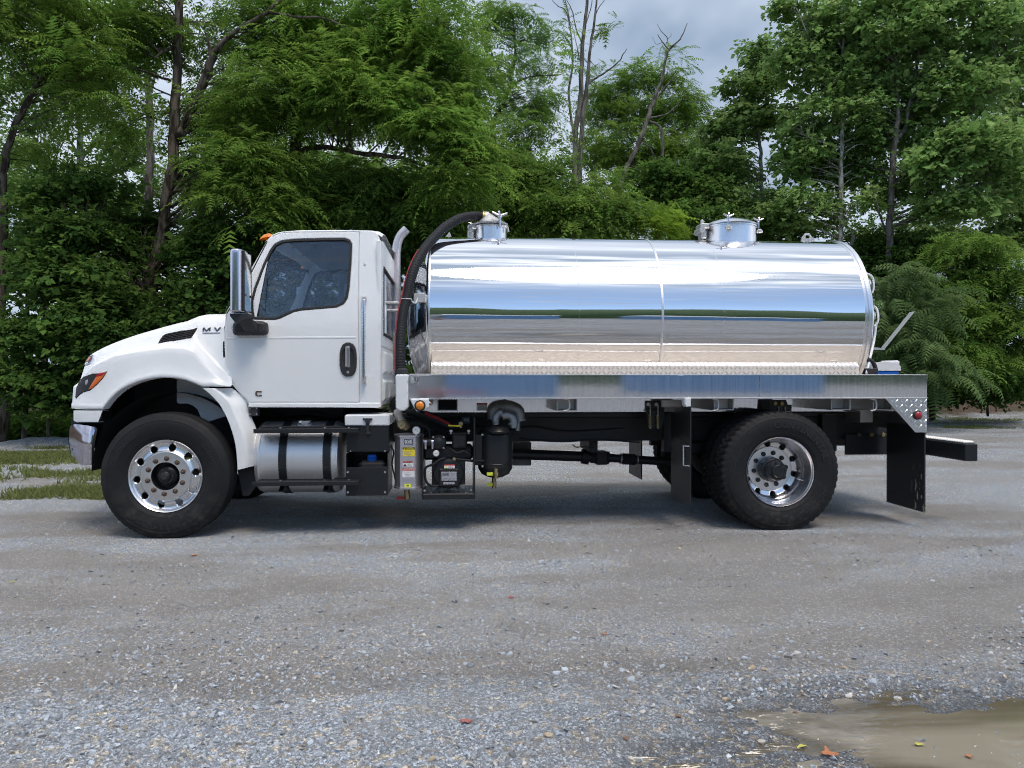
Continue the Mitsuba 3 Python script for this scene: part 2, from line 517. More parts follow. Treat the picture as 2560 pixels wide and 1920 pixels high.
def front_wheel(f):
    g = (lambda m: m) if not f else far
    k = key_for(TK + '__front_wheel')
    labels[k] = {'label': 'front wheel with a flat polished rim and rusty lug nuts' if not f else 'front wheel on the far side, half hidden under the truck'}
    c = (FX, FZ)
    t = [tyre_mesh(0.525, FX, FZ, 0.0, 0.285, False)]
    put(k, 'tyre', g(cat(t)), 'tyre_rubber', 40)
    put(k, 'tyre_liner', g(lathe([(0.285, 0.055), (0.285, 0.24)], 'y', (FX, 0, FZ), 48)), 'dark_cavity')
    rim = [(0.116, 0.036), (0.198, 0.036), (0.204, 0.040), (0.212, 0.052), (0.228, 0.060), (0.250, 0.064), (0.268, 0.062), (0.280, 0.052), (0.288, 0.036), (0.298, 0.030), (0.302, 0.034), (0.300, 0.046), (0.290, 0.056),
           (0.284, 0.075), (0.262, 0.078), (0.22, 0.074), (0.204, 0.058), (0.116, 0.056)]
    put(k, 'rim', g(drilled(rim, FX, FZ, 0, 0, 0.240, 0.029, 10, 0.12)), 'polished_alloy', 35)
    put(k, 'hub', g(cat([lathe([(0.116, 0.04), (0.114, 0.13), (0.02, 0.13)], 'y', (FX, 0, FZ), 40), disc((FX, 0.045, FZ), 0.066, 0.09), disc((FX, 0.012, FZ), 0.040, 0.05, b=0.006),
                         lathe([(0.066, 0.06), (0.085, 0.075), (0.09, 0.12)], 'y', (FX, 0, FZ), 32)])), 'black_paint')
    put(k, 'hub_cap', g(cat([nut((FX, 0.0, FZ), 0.032, 0.03)] + [nut((FX + 0.054 * math.cos(a), 0.04, FZ + 0.054 * math.sin(a)), 0.008, 0.01) for a in np.arange(6) * 1.047])), 'black_plastic')
    for i in range(10):
        a = 0.25 + i * 2 * np.pi / 10
        x, z = FX + 0.147 * math.cos(a), FZ + 0.147 * math.sin(a)
        put(k, 'lug_nut', g(cat([nut((x, 0.014, z), 0.0175, 0.024, turn=i), disc((x, 0.030, z), 0.021, 0.007), disc((x, 0.004, z), 0.0095, 0.02, n=12)])), 'lug_steel')
    if not f:
        put(k, 'tyre_lettering', cat([text_arc('Continental', c, 0.392, math.radians(168), 0.044, 0.0045, 0.006), text_arc('Conti', c, 0.398, math.radians(41), 0.038, 0.0045, 0.006, stretch=1.7),
                                      text_arc('N 11 R 22.5', c, 0.398, math.radians(-72), 0.038, 0.0045, 0.006, stretch=1.45)]), 'tyre_print')
        put(k, 'air_valve', rod((FX + 0.17, 0.03, FZ - 0.175), (FX + 0.12, 0.035, FZ - 0.19), 0.005), 'chrome')
        for i, s in enumerate((0, 1)):
            pass


def dual(f):
    g = (lambda m: m) if not f else far
    k = key_for(TK + '__rear_wheel')
    labels[k] = {'label': 'outer rear wheel with a deep polished dish and black hub' if not f else 'rear wheel on the far side behind the drive shaft'}
    c = (RX, RZ)
    put(k, 'tyre', g(tyre_mesh(0.530, RX, RZ, 0.0, 0.285, True, 162 if f else 270)), 'tyre_rubber', 40)
    rim = [(0.302, 0.026), (0.304, 0.034), (0.296, 0.046), (0.286, 0.056), (0.282, 0.085), (0.270, 0.10), (0.268, 0.125), (0.258, 0.14), (0.256, 0.215), (0.246, 0.245), (0.235, 0.258), (0.205, 0.262), (0.2, 0.268),
           (0.112, 0.268), (0.112, 0.285), (0.21, 0.285), (0.24, 0.275), (0.266, 0.24), (0.268, 0.14), (0.278, 0.12), (0.290, 0.10), (0.296, 0.05), (0.300, 0.03), (0.300, 0.026)]
    rim = [(0.300, 0.024), (0.305, 0.030), (0.302, 0.046), (0.292, 0.058), (0.292, 0.11), (0.280, 0.14), (0.278, 0.25), (0.25, 0.285), (0.112, 0.285),
           (0.112, 0.262), (0.198, 0.262), (0.206, 0.256), (0.232, 0.252), (0.245, 0.243), (0.253, 0.225), (0.255, 0.16), (0.262, 0.15), (0.270, 0.135), (0.272, 0.105), (0.280, 0.088), (0.282, 0.058), (0.287, 0.046), (0.293, 0.040), (0.296, 0.028)]
    put(k, 'rim', g(drilled(rim, RX, RZ, 0, 0, 0.226, 0.026, 10, 0.42)), 'polished_alloy', 35)
    hub = [(0.0, 0.065), (0.050, 0.065), (0.056, 0.071), (0.058, 0.085), (0.082, 0.092), (0.088, 0.10), (0.09, 0.17), (0.108, 0.18), (0.111, 0.30)]
    put(k, 'hub', g(cat([lathe(hub, 'y', (RX, 0, RZ), 40)] + [nut((RX + 0.073 * math.cos(a), 0.078, RZ + 0.073 * math.sin(a)), 0.012, 0.02) for a in 0.2 + np.arange(8) * np.pi / 4])), 'black_paint')
    for i in range(10):
        a = 0.1 + i * 2 * np.pi / 10
        x, z = RX + 0.147 * math.cos(a), RZ + 0.147 * math.sin(a)
        put(k, 'lug_nut', g(cat([nut((x, 0.238, z), 0.0175, 0.024, turn=i), disc((x, 0.254, z), 0.021, 0.008)])), 'black_paint')
    if not f:
        put(k, 'tyre_lettering', cat([text_arc('Continental', c, 0.388, math.radians(183), 0.046, 0.0045, 0.006), text_arc('CONTINENTAL', c, 0.388, math.radians(100), 0.055, 0.004, 0.006, stretch=1.12),
                                      text_arc('HDR2+', c, 0.392, math.radians(-20), 0.05, 0.0045, 0.006, stretch=1.3)]), 'tyre_print')
        put(k, 'air_valve', rod((RX + 0.225, 0.2, RZ - 0.08), (RX + 0.26, 0.12, RZ - 0.09), 0.005), 'chrome')
    k2 = key_for(TK + '__inner_rear_wheel')
    labels[k2] = {'label': 'inner wheel of the dual pair, behind the outer one' if not f else 'inner wheel of the far dual pair'}
    put(k2, 'tyre', g(tyre_mesh(0.530, RX, RZ, 0.345, 0.285, True, 162)), 'tyre_rubber', 40)
    put(k2, 'rim', g(lathe([(0.30, 0.385), (0.29, 0.40), (0.28, 0.45), (0.26, 0.6), (0.1, 0.34)], 'y', (RX, 0, RZ), 48)), 'dull_alloy')


front_wheel(False)
front_wheel(True)
dual(False)
dual(True)
P('front_axle', cat([rod((FX, 0.2, FZ - 0.02), (FX, WID - 0.2, FZ - 0.02), 0.055), box(FX - 0.6, FX + 0.6, 0.62, 0.7, 0.5, 0.56), box(FX - 0.6, FX + 0.6, WID - 0.7, WID - 0.62, 0.5, 0.56)]), 'chassis_black')
P('rear_axle', cat([rod((RX, 0.3, RZ), (RX, WID - 0.3, RZ), 0.07), lathe([(0, -0.24), (0.14, -0.2), (0.21, 0), (0.14, 0.2), (0, 0.24)], 'x', (RX, 1.21, RZ), 24), box(RX - 0.75, RX + 0.75, 0.74, 0.83, RZ + 0.1, RZ + 0.2),
                     box(RX - 0.75, RX + 0.75, WID - 0.83, WID - 0.74, RZ + 0.1, RZ + 0.2)]), 'chassis_black')

# ------------------------------------------------------------------ cab: side wall, door, roof, glass
def cab_y(z):
    return 0.16 + 0.125 * np.clip((z - 1.74) / 0.86, 0, 2) ** 1.35 + 0.012 * np.clip((1.60 - z) / 0.5, 0, 1) ** 2


def cab(u, v):
    y = 0.16
    for _ in range(8):
        x, z = at(u, v, y)
        y = float(cab_y(z))
    return x, z


def lean(m, out=0.0):
    v = np.array(m.vertices)
    v[:, 1] += cab_y(v[:, 2]) - out
    m.vertices = v
    return m


WIN = [(636, 794), (633, 780), (632, 753), (640, 722), (662, 664), (678, 630), (690, 614), (706, 606), (735, 602.5), (800, 600.5), (862, 600), (872, 604), (876, 612), (874, 660), (869, 720), (865, 744), (857, 757), (840, 764.5), (790, 768.5), (751, 772), (733, 776), (716, 784), (700, 791.5), (688, 795)]
SIDE = [(566, 783), (586, 754), (606, 720), (627, 681), (650, 636), (668, 601), (680, 588), (696, 581), (720, 577.5), (800, 576.5), (899, 576), (928, 577), (941, 582), (948, 592), (951, 625), (952, 800), (952, 1017), (620, 1017), (622, 1006), (594, 976), (573, 949), (565, 915), (562.5, 846)]
DOOR = [(567.5, 784), (588, 755), (608, 721), (629, 682), (652, 637.5), (672, 602), (685, 590.5), (700, 584.5), (722, 582), (800, 581), (897.6, 580.5), (898.5, 1005), (622, 1005), (596, 975), (575, 948), (567, 914), (564.5, 846)]
c2 = lambda pts: [cab(u, v) for u, v in pts]
win_p, door_p, side_p = c2(WIN), c2(DOOR), c2(SIDE)
win_poly, door_poly = sg.Polygon(win_p), sg.Polygon(door_p)
win_out = win_poly.buffer(0.016)
shell = sg.Polygon(side_p).difference(door_poly.buffer(0.004)).buffer(-0.0002)
shell_parts = [g for g in (shell.geoms if hasattr(shell, 'geoms') else [shell]) if g.area > 1e-3]
sm = [lean(plate(list(g.exterior.coords)[:-1], 0, 0.05, 0.005, [list(h.coords)[:-1] for h in g.interiors], size=0.12)) for g in shell_parts]
jamb = lean(plate(list(door_poly.buffer(0.02).exterior.coords)[:-1], 0.030, 0.03, 0.003, [list(win_out.exterior.coords)[:-1]], size=0.12))
XB = cab(952, 800)[0]                                                # the rear wall of the cab
XF0 = cab(566, 783)[0]
for f in (False, True):
    g = far if f else (lambda m: m)
    P('cab_side', [g(m) for m in sm + [jamb]], 'white_paint', 25)
    d = P('door', g(lean(plate(door_p, -0.003, 0.03, 0.006, [list(win_out.exterior.coords)[:-1]], size=0.10))), 'white_paint', 25)
    put(d, 'window_seal', g(lean(plate(list(win_out.exterior.coords)[:-1], -0.006, 0.03, 0.004, [list(win_poly.buffer(-0.006).exterior.coords)[:-1]], size=0.1))), 'gasket')
    pane = lean(plate(list(win_poly.exterior.coords)[:-1], 0.012, 0.004, 0.001, size=0.12))
    vv, ff = trimesh.creation.triangulate_polygon(win_poly, engine='earcut')
    vv, ff = trimesh.remesh.subdivide_to_size(np.column_stack([vv[:, 0], vv[:, 0] * 0 + 0.012, vv[:, 1]]), ff, 0.12)
    put(d, 'window', g(lean(trimesh.Trimesh(vv, ff, process=False))), 'window_glass', True)
    put(d, 'inner_lining', g(lean(plate([(x, z) for x, z in door_poly.buffer(-0.03).intersection(sg.box(-9, 0, 9, cab(700, 797)[1] - 0.02)).exterior.coords][:-1], 0.06, 0.03, 0.004, size=0.2))), 'interior_grey')
    hx, hz = cab(871, 899)
    oval = [(hx + 0.073 * np.sign(math.cos(a)) * abs(math.cos(a)) ** 0.8, hz + 0.146 * np.sign(math.sin(a)) * abs(math.sin(a)) ** 0.75) for a in np.arange(28) * 2 * np.pi / 28]
    inn = [(hx + 0.048 * math.cos(a), hz + 0.022 + 0.085 * math.sin(a)) for a in np.arange(24) * 2 * np.pi / 24]
    h = put(d, 'handle', [g(lean(plate(oval, -0.020, 0.022, 0.006, [inn]))), g(lean(plate(inn, -0.006, 0.004, 0.001)))], 'black_plastic')
    lv = lean(plate(rrect(hx - 0.020, hx + 0.018, hz - 0.068, hz + 0.112, 0.012), -0.034, 0.018, 0.007))
    put(d, 'handle_lever', g(lv), 'chrome', 40)
    put(d, 'lock', g(lean(disc((hx - 0.002, -0.024, hz - 0.108), 0.012, 0.008))), 'chrome')
    ex, ez = cab(645, 984)
    em = sg.Point(ex + 0.012, ez).buffer(0.034, quad_segs=6).difference(sg.Point(ex + 0.016, ez).buffer(0.021, quad_segs=6)).intersection(sg.box(ex - 0.1, ez - 0.022, ex + 0.030, ez + 0.022)).union(sg.box(ex + 0.006, ez + 0.010, ex + 0.032, ez + 0.022)).union(sg.box(ex + 0.006, ez - 0.022, ex + 0.032, ez - 0.010))
    put(d, 'maker_badge', g(lean(plate(list(em.exterior.coords)[:-1], -0.010, 0.006, 0.0015))), 'lug_steel')

# rub line of the door: a soft raised crease at the height of the mirror foot
P('waist_line', lean(plate([cab(u, v) for u, v in [(566, 843), (890, 841), (890, 846), (566, 848.5)]], -0.006, 0.006, 0.003)), 'white_paint', 60)
ztop = lambda: None
# roof: across from edge to edge, along x from the windscreen to the rear wall
rx = np.linspace(0, 1, 22)
xa, xb = cab(664, 603)[0], XB
prof_u = np.interp(rx, [0, 0.06, 0.14, 0.25, 0.6, 0.86, 0.94, 0.98, 1.0], [0, 0.5, 0.78, 0.93, 1.0, 0.985, 0.93, 0.82, 0.62])
zl, zh = cab(664, 603)[1], cab(820, 576.5)[1]
rows = []
for s, k in zip(rx, prof_u):
    x, zt = xa + (xb - xa) * s, zl + (zh - zl) * k
    row = []
    for j, w in enumerate(np.linspace(0, 1, 31)):
        e = min(w, 1 - w) * 2
        y = cab_y(zt) + 0.004 + (WID - 2 * cab_y(zt) - 0.008) * w
        row.append([x - 0.10 * (1 - (1 - e) ** 2) * max(0, 1 - s * 4), y, zt - 0.012 + 0.075 * (1 - (1 - min(1, e * 2.2)) ** 2.2)])
    rows.append(row)
P('roof', grid_mesh(rows), 'white_paint', 60)
for i, (u, v, yy) in enumerate([(656, 588, None), (640, 583, 0.75), (632, 582, 1.21), (640, 583, 1.67), (656, 588, 2.12)]):
    yy = cab_y(zh) + 0.09 if yy is None else yy
    x0 = xa - 0.035 + (0.0 if abs(yy - 1.21) > 0.8 else 0.11)
    zq = zh - 0.058 + (0.0 if abs(yy - 1.21) > 0.8 else 0.075)
    m = lathe([(0.0, 0.032), (0.5, 0.027), (0.85, 0.014), (1, 0)], 'z', (0, 0, 0), 20)
    v_ = np.array(m.vertices)
    m.vertices = np.stack([x0 + 0.02 + v_[:, 0] * 0.062, yy + v_[:, 1] * 0.05, zq + v_[:, 2] * 1.2 + 0.018 * v_[:, 0]], 1)
    P('roof_marker', m, 'amber_lens', 50)
# windscreen, pillars, cowl
zb, zt = cab(590, 770)[1] - 0.16, zl - 0.005
Wg = []
for s in np.linspace(0, 1, 14):
    row = []
    for w in np.linspace(0, 1, 25):
        e = 1 - (2 * abs(w - 0.5)) ** 2.4
        z = zb + (zt - zb) * s
        x0 = np.interp(z, [cab(566, 783)[1], cab(606, 720)[1], cab(627, 681)[1], cab(650, 636)[1], cab(668, 601)[1]], [cab(566, 783)[0], cab(606, 720)[0], cab(627, 681)[0], cab(650, 636)[0], cab(668, 601)[0]]) + 0.01
        y0 = cab_y(z) + 0.015
        row.append([x0 - (0.19 - 0.07 * s) * e, y0 + (WID - 2 * y0) * w, z])
    Wg.append(row)
Wg = np.array(Wg)
P('windscreen', grid_mesh(Wg), 'window_glass', 60)
P('windscreen_seal', cat([tube(Wg[:, 0] + [0, 0.0, 0], 0.017, 6), tube(Wg[:, -1], 0.017, 6), tube(Wg[-1] + [0, 0, -0.006], 0.020, 6), tube(Wg[0], 0.02, 6)]), 'gasket')
XR = XB
P('cab_rear_wall', None or cat([
    plate(side_box, 0, 0.04, 0.004, holes) for side_box, holes in []] or [box(XR - 0.04, XR, 0.185, WID - 0.185, 1.085, 1.60, 0.01), box(XR - 0.04, XR, 0.195, 0.42, 1.60, zh - 0.09, 0.01), box(XR - 0.04, XR, WID - 0.42, WID - 0.195, 1.60, zh - 0.09, 0.01),
                                box(XR - 0.04, XR, 0.42, WID - 0.42, zh - 0.30, zh - 0.06, 0.01), box(XR - 0.04, XR, 0.42, WID - 0.42, 1.60, 1.72, 0.01)]), 'white_paint')
for y0 in (0.30, 0.78, 1.26, 1.74):
    for z0, z1 in ((1.12, 1.32), (1.36, 1.57)):
        P('pressed_panel', hull([[XR + 0.0, y, z] for y in (y0, y0 + 0.4) for z in (z0, z1)] + [[XR + 0.022, y, z] for y in (y0 + 0.03, y0 + 0.37) for z in (z0 + 0.03, z1 - 0.03)]), 'white_paint')
P('rear_window', grid_mesh([[[XR - 0.006, y, z] for y in (0.42, WID - 0.42)] for z in (1.72, zh - 0.30)]), 'window_glass')
P('rear_window_seal', cat([box(XR - 0.01, XR + 0.008, 0.405, 0.435, 1.705, zh - 0.285), box(XR - 0.01, XR + 0.008, WID - 0.435, WID - 0.405, 1.705, zh - 0.285), box(XR - 0.01, XR + 0.008, 0.435, WID - 0.435, 1.705, 1.735), box(XR - 0.01, XR + 0.008, 0.435, WID - 0.435, zh - 0.315, zh - 0.285)]), 'gasket')
# inside
P('cab_floor', box(XF0 + 0.02, XB - 0.05, 0.22, WID - 0.22, 1.07, 1.12), 'interior_grey')
P('headliner', box(xa + 0.16, XB - 0.05, cab_y(zh) + 0.07, WID - cab_y(zh) - 0.07, zh - 0.085, zh - 0.055), 'headliner')
P('dashboard', hull([[x, y, z] for y in (0.24, WID - 0.24) for x, z in [(XF0 + 0.02, 1.12), (XF0 + 0.02, 1.66), (XF0 + 0.16, 1.70), (XF0 + 0.46, 1.60), (XF0 + 0.46, 1.42), (XF0 + 0.30, 1.12)]]), 'interior_grey')
P('firewall', box(XF0 - 0.02, XF0 + 0.02, 0.22, WID - 0.22, 1.0, 1.62), 'interior_grey')
st = P('steering_wheel', None or lathe([(0.215 + 0.014 * math.cos(a), 0.014 * math.sin(a)) for a in np.arange(9) * np.pi / 4], 'z', (0, 0, 0), 36), 'black_plastic', 50, to_world=T().translate([XF0 + 0.62, 0.72, 1.62]).rotate([0, 1, 0], 32))
put(st, 'steering_column', rod((XF0 + 0.62, 0.72, 1.62), (XF0 + 0.42, 0.72, 1.40), 0.035), 'black_plastic')
for y0, lab in ((0.42, 'driver seat'), (1.50, 'passenger seat')):
    s = key_for(TK + '__seat')
    put(s, 'cushion', box(XB - 0.98, XB - 0.42, y0, y0 + 0.5, 1.30, 1.46, 0.05), 'interior_grey')
    put(s, 'backrest', hull([[x, y, z] for y in (y0 + 0.02, y0 + 0.48) for x, z in [(XB - 0.50, 1.42), (XB - 0.38, 1.42), (XB - 0.25, 2.02), (XB - 0.35, 2.05)]]), 'interior_grey')
    put(s, 'headrest', box(XB - 0.37, XB - 0.25, y0 + 0.12, y0 + 0.38, 2.03, 2.20, 0.04), 'seat_fabric')
    put(s, 'pedestal', box(XB - 0.9, XB - 0.5, y0 + 0.08, y0 + 0.42, 1.11, 1.31), 'black_plastic')
P('far_pillar_trim', box(XB - 0.66, XB - 0.56, WID - 0.34, WID - 0.26, 1.2, zh - 0.1, 0.03), 'grey_trim')
# sill under the door
P('sill', [lean(plate(pl([(622, 1007), (952, 1007.5), (952, 1017), (944, 1020), (620, 1018)], 0.16), -0.012, 0.06, 0.006))], 'white_paint', 25)
# grab bar, rivet
gx, gz0 = cab(911, 955)
gz1 = cab(911, 744)[1]
y0, y1 = cab_y(gz0), cab_y(gz1)
P('grab_bar', [tube([(gx, y0, gz0 + 0.012), (gx, y0 - 0.05, gz0 + 0.014), (gx, y0 - 0.062, gz0 + 0.035), (gx, y1 - 0.062, gz1 - 0.035), (gx, y1 - 0.05, gz1 - 0.012), (gx, y1, gz1 - 0.010)], 0.0135, 14)], 'chrome', 50)
P('grab_bar_foot', box(gx - 0.018, gx + 0.018, y0 - 0.066, y0, gz0 - 0.012, gz0 + 0.055, 0.008), 'dull_alloy')
P('grab_bar_foot', box(gx - 0.018, gx + 0.018, y1 - 0.066, y1, gz1 - 0.04, gz1 + 0.008, 0.008), 'dull_alloy')
rx_, rz_ = cab(912, 662)
P('rivet', disc((rx_, cab_y(rz_) - 0.006, rz_), 0.011, 0.01), 'dull_alloy')

# ------------------------------------------------------------------ mirrors
for f in (False, True):
    g = far if f else (lambda m: m)
    k = key_for(TK + '__mirror')
    labels[k] = {'label': 'chrome backed door mirror on a black arm' if not f else 'far door mirror seen through the cab windows'}
    yc = -0.10
    ml, mz0 = at(577, 782, yc)
    mr, mz1 = at(614, 625.5, yc)
    pts2 = np.array([((ml + mr) / 2 + (mr - ml) / 2 * np.sign(math.cos(q)) * abs(math.cos(q)) ** 0.72, yc + 0.05 + (0.145 if math.sin(q) < 0 else 0.12) * np.sign(math.sin(q)) * abs(math.sin(q)) ** 0.85) for q in np.arange(44) * 2 * np.pi / 44])
    rings = []
    for s, sc in zip([0, 0.004, 0.012, 0.03, 0.5, 0.93, 0.965, 0.985, 1.0], [0.90, 0.96, 0.985, 1, 1, 1, 0.985, 0.95, 0.88]):
        cc = pts2.mean(0)
        q = cc + (pts2 - cc) * sc
        rings.append(np.column_stack([q, np.full(len(q), mz0 + (mz1 - mz0) * s)]))
    rings.insert(0, np.repeat(rings[0].mean(0)[None], len(pts2), 0))
    rings.append(np.repeat(rings[-1].mean(0)[None], len(pts2), 0))
    put(k, 'shell', g(grid_mesh(rings, wrap=True)), 'chrome', 70)
    hgt = mz1 - mz0
    put(k, 'glass', g(box(mr - 0.004, mr + 0.004, yc - 0.04, yc + 0.155, mz0 + hgt * 0.30, mz1 - 0.02, 0.001)), 'mirror_silver')
    put(k, 'convex_glass', g(box(mr - 0.004, mr + 0.005, yc - 0.04, yc + 0.155, mz0 + 0.02, mz0 + hgt * 0.27, 0.003)), 'mirror_silver')
    put(k, 'glass_frame', g(cat([box(mr - 0.012, mr + 0.007, yc - 0.052, yc - 0.04, mz0 + 0.01, mz1 - 0.01), box(mr - 0.012, mr + 0.007, yc + 0.155, yc + 0.166, mz0 + 0.01, mz1 - 0.01)])), 'black_plastic')
    a0, z0 = at(579, 786, -0.07)
    a1, z1 = at(628, 786, -0.07)
    x2, z2 = at(583, 838, 0.10)
    x3, z3 = at(668, 838, 0.10)
    zt2, zt3 = at(585, 806, 0.10)[1], at(660, 806, 0.1)[1]
    put(k, 'arm', g(cat([hull([[x, y, z] for x, z in [(a0 + 0.01, z0), (a1, z0), (a1, z0 - 0.03), (a0 + 0.05, z0 - 0.07), (a0 + 0.01, z0 - 0.02)] for y in (-0.15, 0.03)] ),
                         hull([[a0 + 0.06, -0.10, z0 - 0.06], [a1 - 0.0, -0.10, z0 - 0.03], [a0 + 0.07, 0.10, z0 - 0.10], [a1 + 0.04, 0.10, z0 - 0.08], [a0 + 0.07, 0.06, z2 + 0.03], [a1 + 0.02, 0.06, z2 + 0.02]])])), 'black_plastic', 50)
    foot = roundpoly([(x2, z2), (x3 - 0.02, z2 + 0.002), (x3, z2 + 0.03), (x3 - 0.005, zt3 - 0.0), (x3 - 0.04, zt3 + 0.01), (x2 + 0.02, zt2 + 0.01), (x2, zt2 - 0.02)], 0.03)
    put(k, 'foot', g(lean(plate(foot, -0.095, 0.10, 0.022, size=0.08))), 'black_plastic', 50)
    if f:
        sx, sz = mr + 0.006, mz0 + hgt * 0.42
        put(k, 'notice', g(box(sx, sx + 0.002, yc + 0.0, yc + 0.10, sz, sz + 0.15, 0.0005)), 'sticker_white')

# ------------------------------------------------------------------ hood
TOP = [(178, 1000), (184, 972), (190, 945), (200, 919), (217, 891), (240, 877), (293, 857), (359, 833), (425, 813.5), (478, 799.5), (492, 793), (507, 786), (520, 784), (566, 783)]
CRE = [(184, 966), (200, 946), (234, 916), (292, 890), (359, 878), (425, 870), (470, 872), (491, 880), (513, 905), (540, 930), (578, 962)]
BOT = [(180, 1024), (256, 1024), (266, 1010), (279, 995), (292, 983), (306, 973), (325, 963), (346, 955), (366, 949.5), (385, 946), (405, 944.5), (425, 945), (445, 947), (465, 951), (485, 958.5), (505, 967), (580, 967)]
top_c, cre_c, bot_c = np.array([at(u, v, np.interp(u, [200, 240], [0.40, 0.52])) for u, v in TOP]), np.array(pl(CRE, 0.15)), np.array(pl(BOT, 0.055))
HXF = at(193, 1000, 0.42)[0]
HXR0, HXR1 = at(577, 965, 0.06)[0], at(560, 830, 0.2)[0]
fr = [0, 0.10, 0.26, 0.36, 0.55, 0.78, 0.93, 1.0]
ts = np.concatenate([np.linspace(0, 0.2, 16)[:-1] ** 1.0, np.linspace(0.2, 1, 70)])
H = []
for t in ts:
    row = []
    x_lo, x_hi = HXF + (HXR0 - HXF) * t, HXF + (HXR1 - HXF) * t
    zb_ = np.interp(x_lo, bot_c[:, 0], bot_c[:, 1])
    zc_ = np.interp(x_lo, cre_c[:, 0], cre_c[:, 1])
    zt_ = np.interp(x_hi, top_c[:, 0], top_c[:, 1])
    zc_ = min(zc_, zt_ - 0.06)
    zc_ = max(zc_, zb_ + 0.012)
    back = np.clip((t - 0.80) / 0.2, 0, 1)
    side = max(zc_ - zb_, 0.01)
    lip = min(0.055, side * 0.45)
    rr = [(0.17, zb_, x_lo), (0.062, zb_, x_lo), (0.050, zb_ + 0.010, x_lo), (0.050, zb_ + lip * 0.75, x_lo), (0.070, zb_ + lip, x_lo), (0.078, zb_ + lip + (side - lip) * 0.4, x_lo), (0.086, zb_ + lip + (side - lip) * 0.75, x_lo), (0.094, zb_ + lip + (side - lip) * 0.97, x_lo)]
    h = zt_ - zc_
    shelf = 0.215 - 0.06 * back
    for yv, k in [(0.105, 0.0), (0.125, 0.05), (0.165, 0.12), (shelf, 0.19), (shelf + 0.022, 0.26), (shelf + 0.06, 0.48), (shelf + 0.10, 0.70), (shelf + 0.145, 0.86), (0.44, 0.94), (0.55, 0.99), (0.75, 1.015), (1.21, 1.03)]:
        w = np.clip(k / 0.5, 0, 1)
        rr.append((yv, zc_ + h * min(k, 1.0) + max(0, k - 1) * 0.6, x_lo + (x_hi - x_lo) * w))
    Rn = 0.46
    dxn = row and 0 or (x_lo - HXF)
    off = Rn - math.sqrt(max(0, Rn ** 2 - (Rn - min(dxn, Rn)) ** 2))
    off *= 0.72
    for yv, z, x in rr:
        row.append([x, yv + off * (1.21 - yv) / 1.21 * (1 - 0.55 * np.clip((yv - 0.2) / 0.6, 0, 1)), z])
    row += [[x, WID - y, z] for x, y, z in row[-2::-1]]
    H.append(row)
H = np.array(H)
hood = grid_mesh(H)
half = grid_mesh(H[:, :20])
HD = P('hood', hood, 'white_paint', 38)
P('grille', trimesh.Trimesh(np.vstack([H[0] + [0.012, 0, 0], H[0].mean(0, keepdims=True)]), [[i, i + 1, len(H[0])] for i in range(len(H[0]) - 1)] + [[len(H[0]) - 1, 0, len(H[0])]], process=False), 'black_plastic')
for i, z in enumerate(np.linspace(1.1, 1.42, 5)):
    P('grille_bar', box(HXF - 0.012, HXF + 0.012, 0.72, 1.70, z - 0.012, z + 0.012), 'chrome')
# pieces on its skin
lamp = [(188, 992), (191, 968), (197, 951), (209, 940.5), (231, 934), (268.5, 928.5), (258, 946), (243, 962), (226, 976.5), (207.5, 982), (197, 990), (190, 998)]
HL = P('headlight', patch(half, lamp, 0.004, 0.02), 'print_black', 30)
amber = [(235, 936), (266, 930), (256, 946), (242, 961), (224, 974.5), (215, 977.5), (222, 962), (229, 948)]
put(HL, 'turn_lens', patch(half, [(248, 933.5), (266, 930), (256, 946), (243, 960), (230, 971), (222, 975), (229, 962), (238, 948)], 0.010, 0.012), 'turn_red', 30)
put(HL, 'red_reflector', patch(half, [(246, 934.5), (264, 931), (258, 939), (240, 942)], 0.013, 0.006, bevel=0.8), 'red_lens', 30)
put(HL, 'bulb_bowl', patch(half, [(214, 951), (220, 948), (222, 954), (218, 963), (213, 962)], 0.007, 0.008), 'stainless', 30)
P('headlight', far(patch(half, lamp, 0.004, 0.02)), 'print_black', 30)
vent = [(395, 859), (401, 848), (407, 839.5), (417, 834), (455, 826.5), (495, 819), (486, 835), (478, 845.5), (437, 852.5)]
VT = P('hood_vent', patch(half, vent, 0.003, 0.02), 'black_plastic', 30)
for i in range(5):
    t0 = (i + 0.5) / 5
    L0, L1 = np.array([397 + (412 - 397) * t0, 858 - (858 - 837) * t0]), np.array([479 + (493 - 479) * t0, 845 - (845 - 821) * t0])
    put(VT, 'slat', patch(half, [L0 + [1, 0.9], L1 + [0, 0.9], L1 + [0, -0.9], L0 + [1, -0.9]], 0.012, 0.014, bevel=0.4), 'chassis_black', 30)
for i, (u0, v0) in enumerate([(422, 852), (432, 846), (448, 846), (461, 839), (470, 844), (452, 834), (438, 838), (474, 829)]):
    put(VT, 'web', patch(half, [(u0 - 0.8, v0 + 2.3), (u0 + 0.8, v0 + 2.2), (u0 + 1.8, v0 - 2.3), (u0 + 0.2, v0 - 2.2)], 0.011, 0.012, bevel=0.3), 'chassis_black', 30)
ring_px = lambda c, a, b, rot, n=20: [(c[0] + a * math.cos(t) * math.cos(rot) - b * math.sin(t) * math.sin(rot), c[1] + a * math.cos(t) * math.sin(rot) + b * math.sin(t) * math.cos(rot)) for t in np.arange(n) * 2 * np.pi / n]
EB = P('hood_emblem', patch(half, ring_px((221.5, 900.5), 17, 10.5, -0.75), 0.006, 0.01, bevel=1.5), 'chrome', 30)
put(EB, 'emblem_face', patch(half, ring_px((221.5, 900.5), 13.5, 8, -0.75), 0.0075, 0.004, bevel=0.8), 'sticker_navy', 30)
put(EB, 'emblem_mark', patch(half, [(213, 903), (222, 892), (231, 893), (223, 904)], 0.010, 0.004, bevel=0.8), 'sticker_orange', 30)
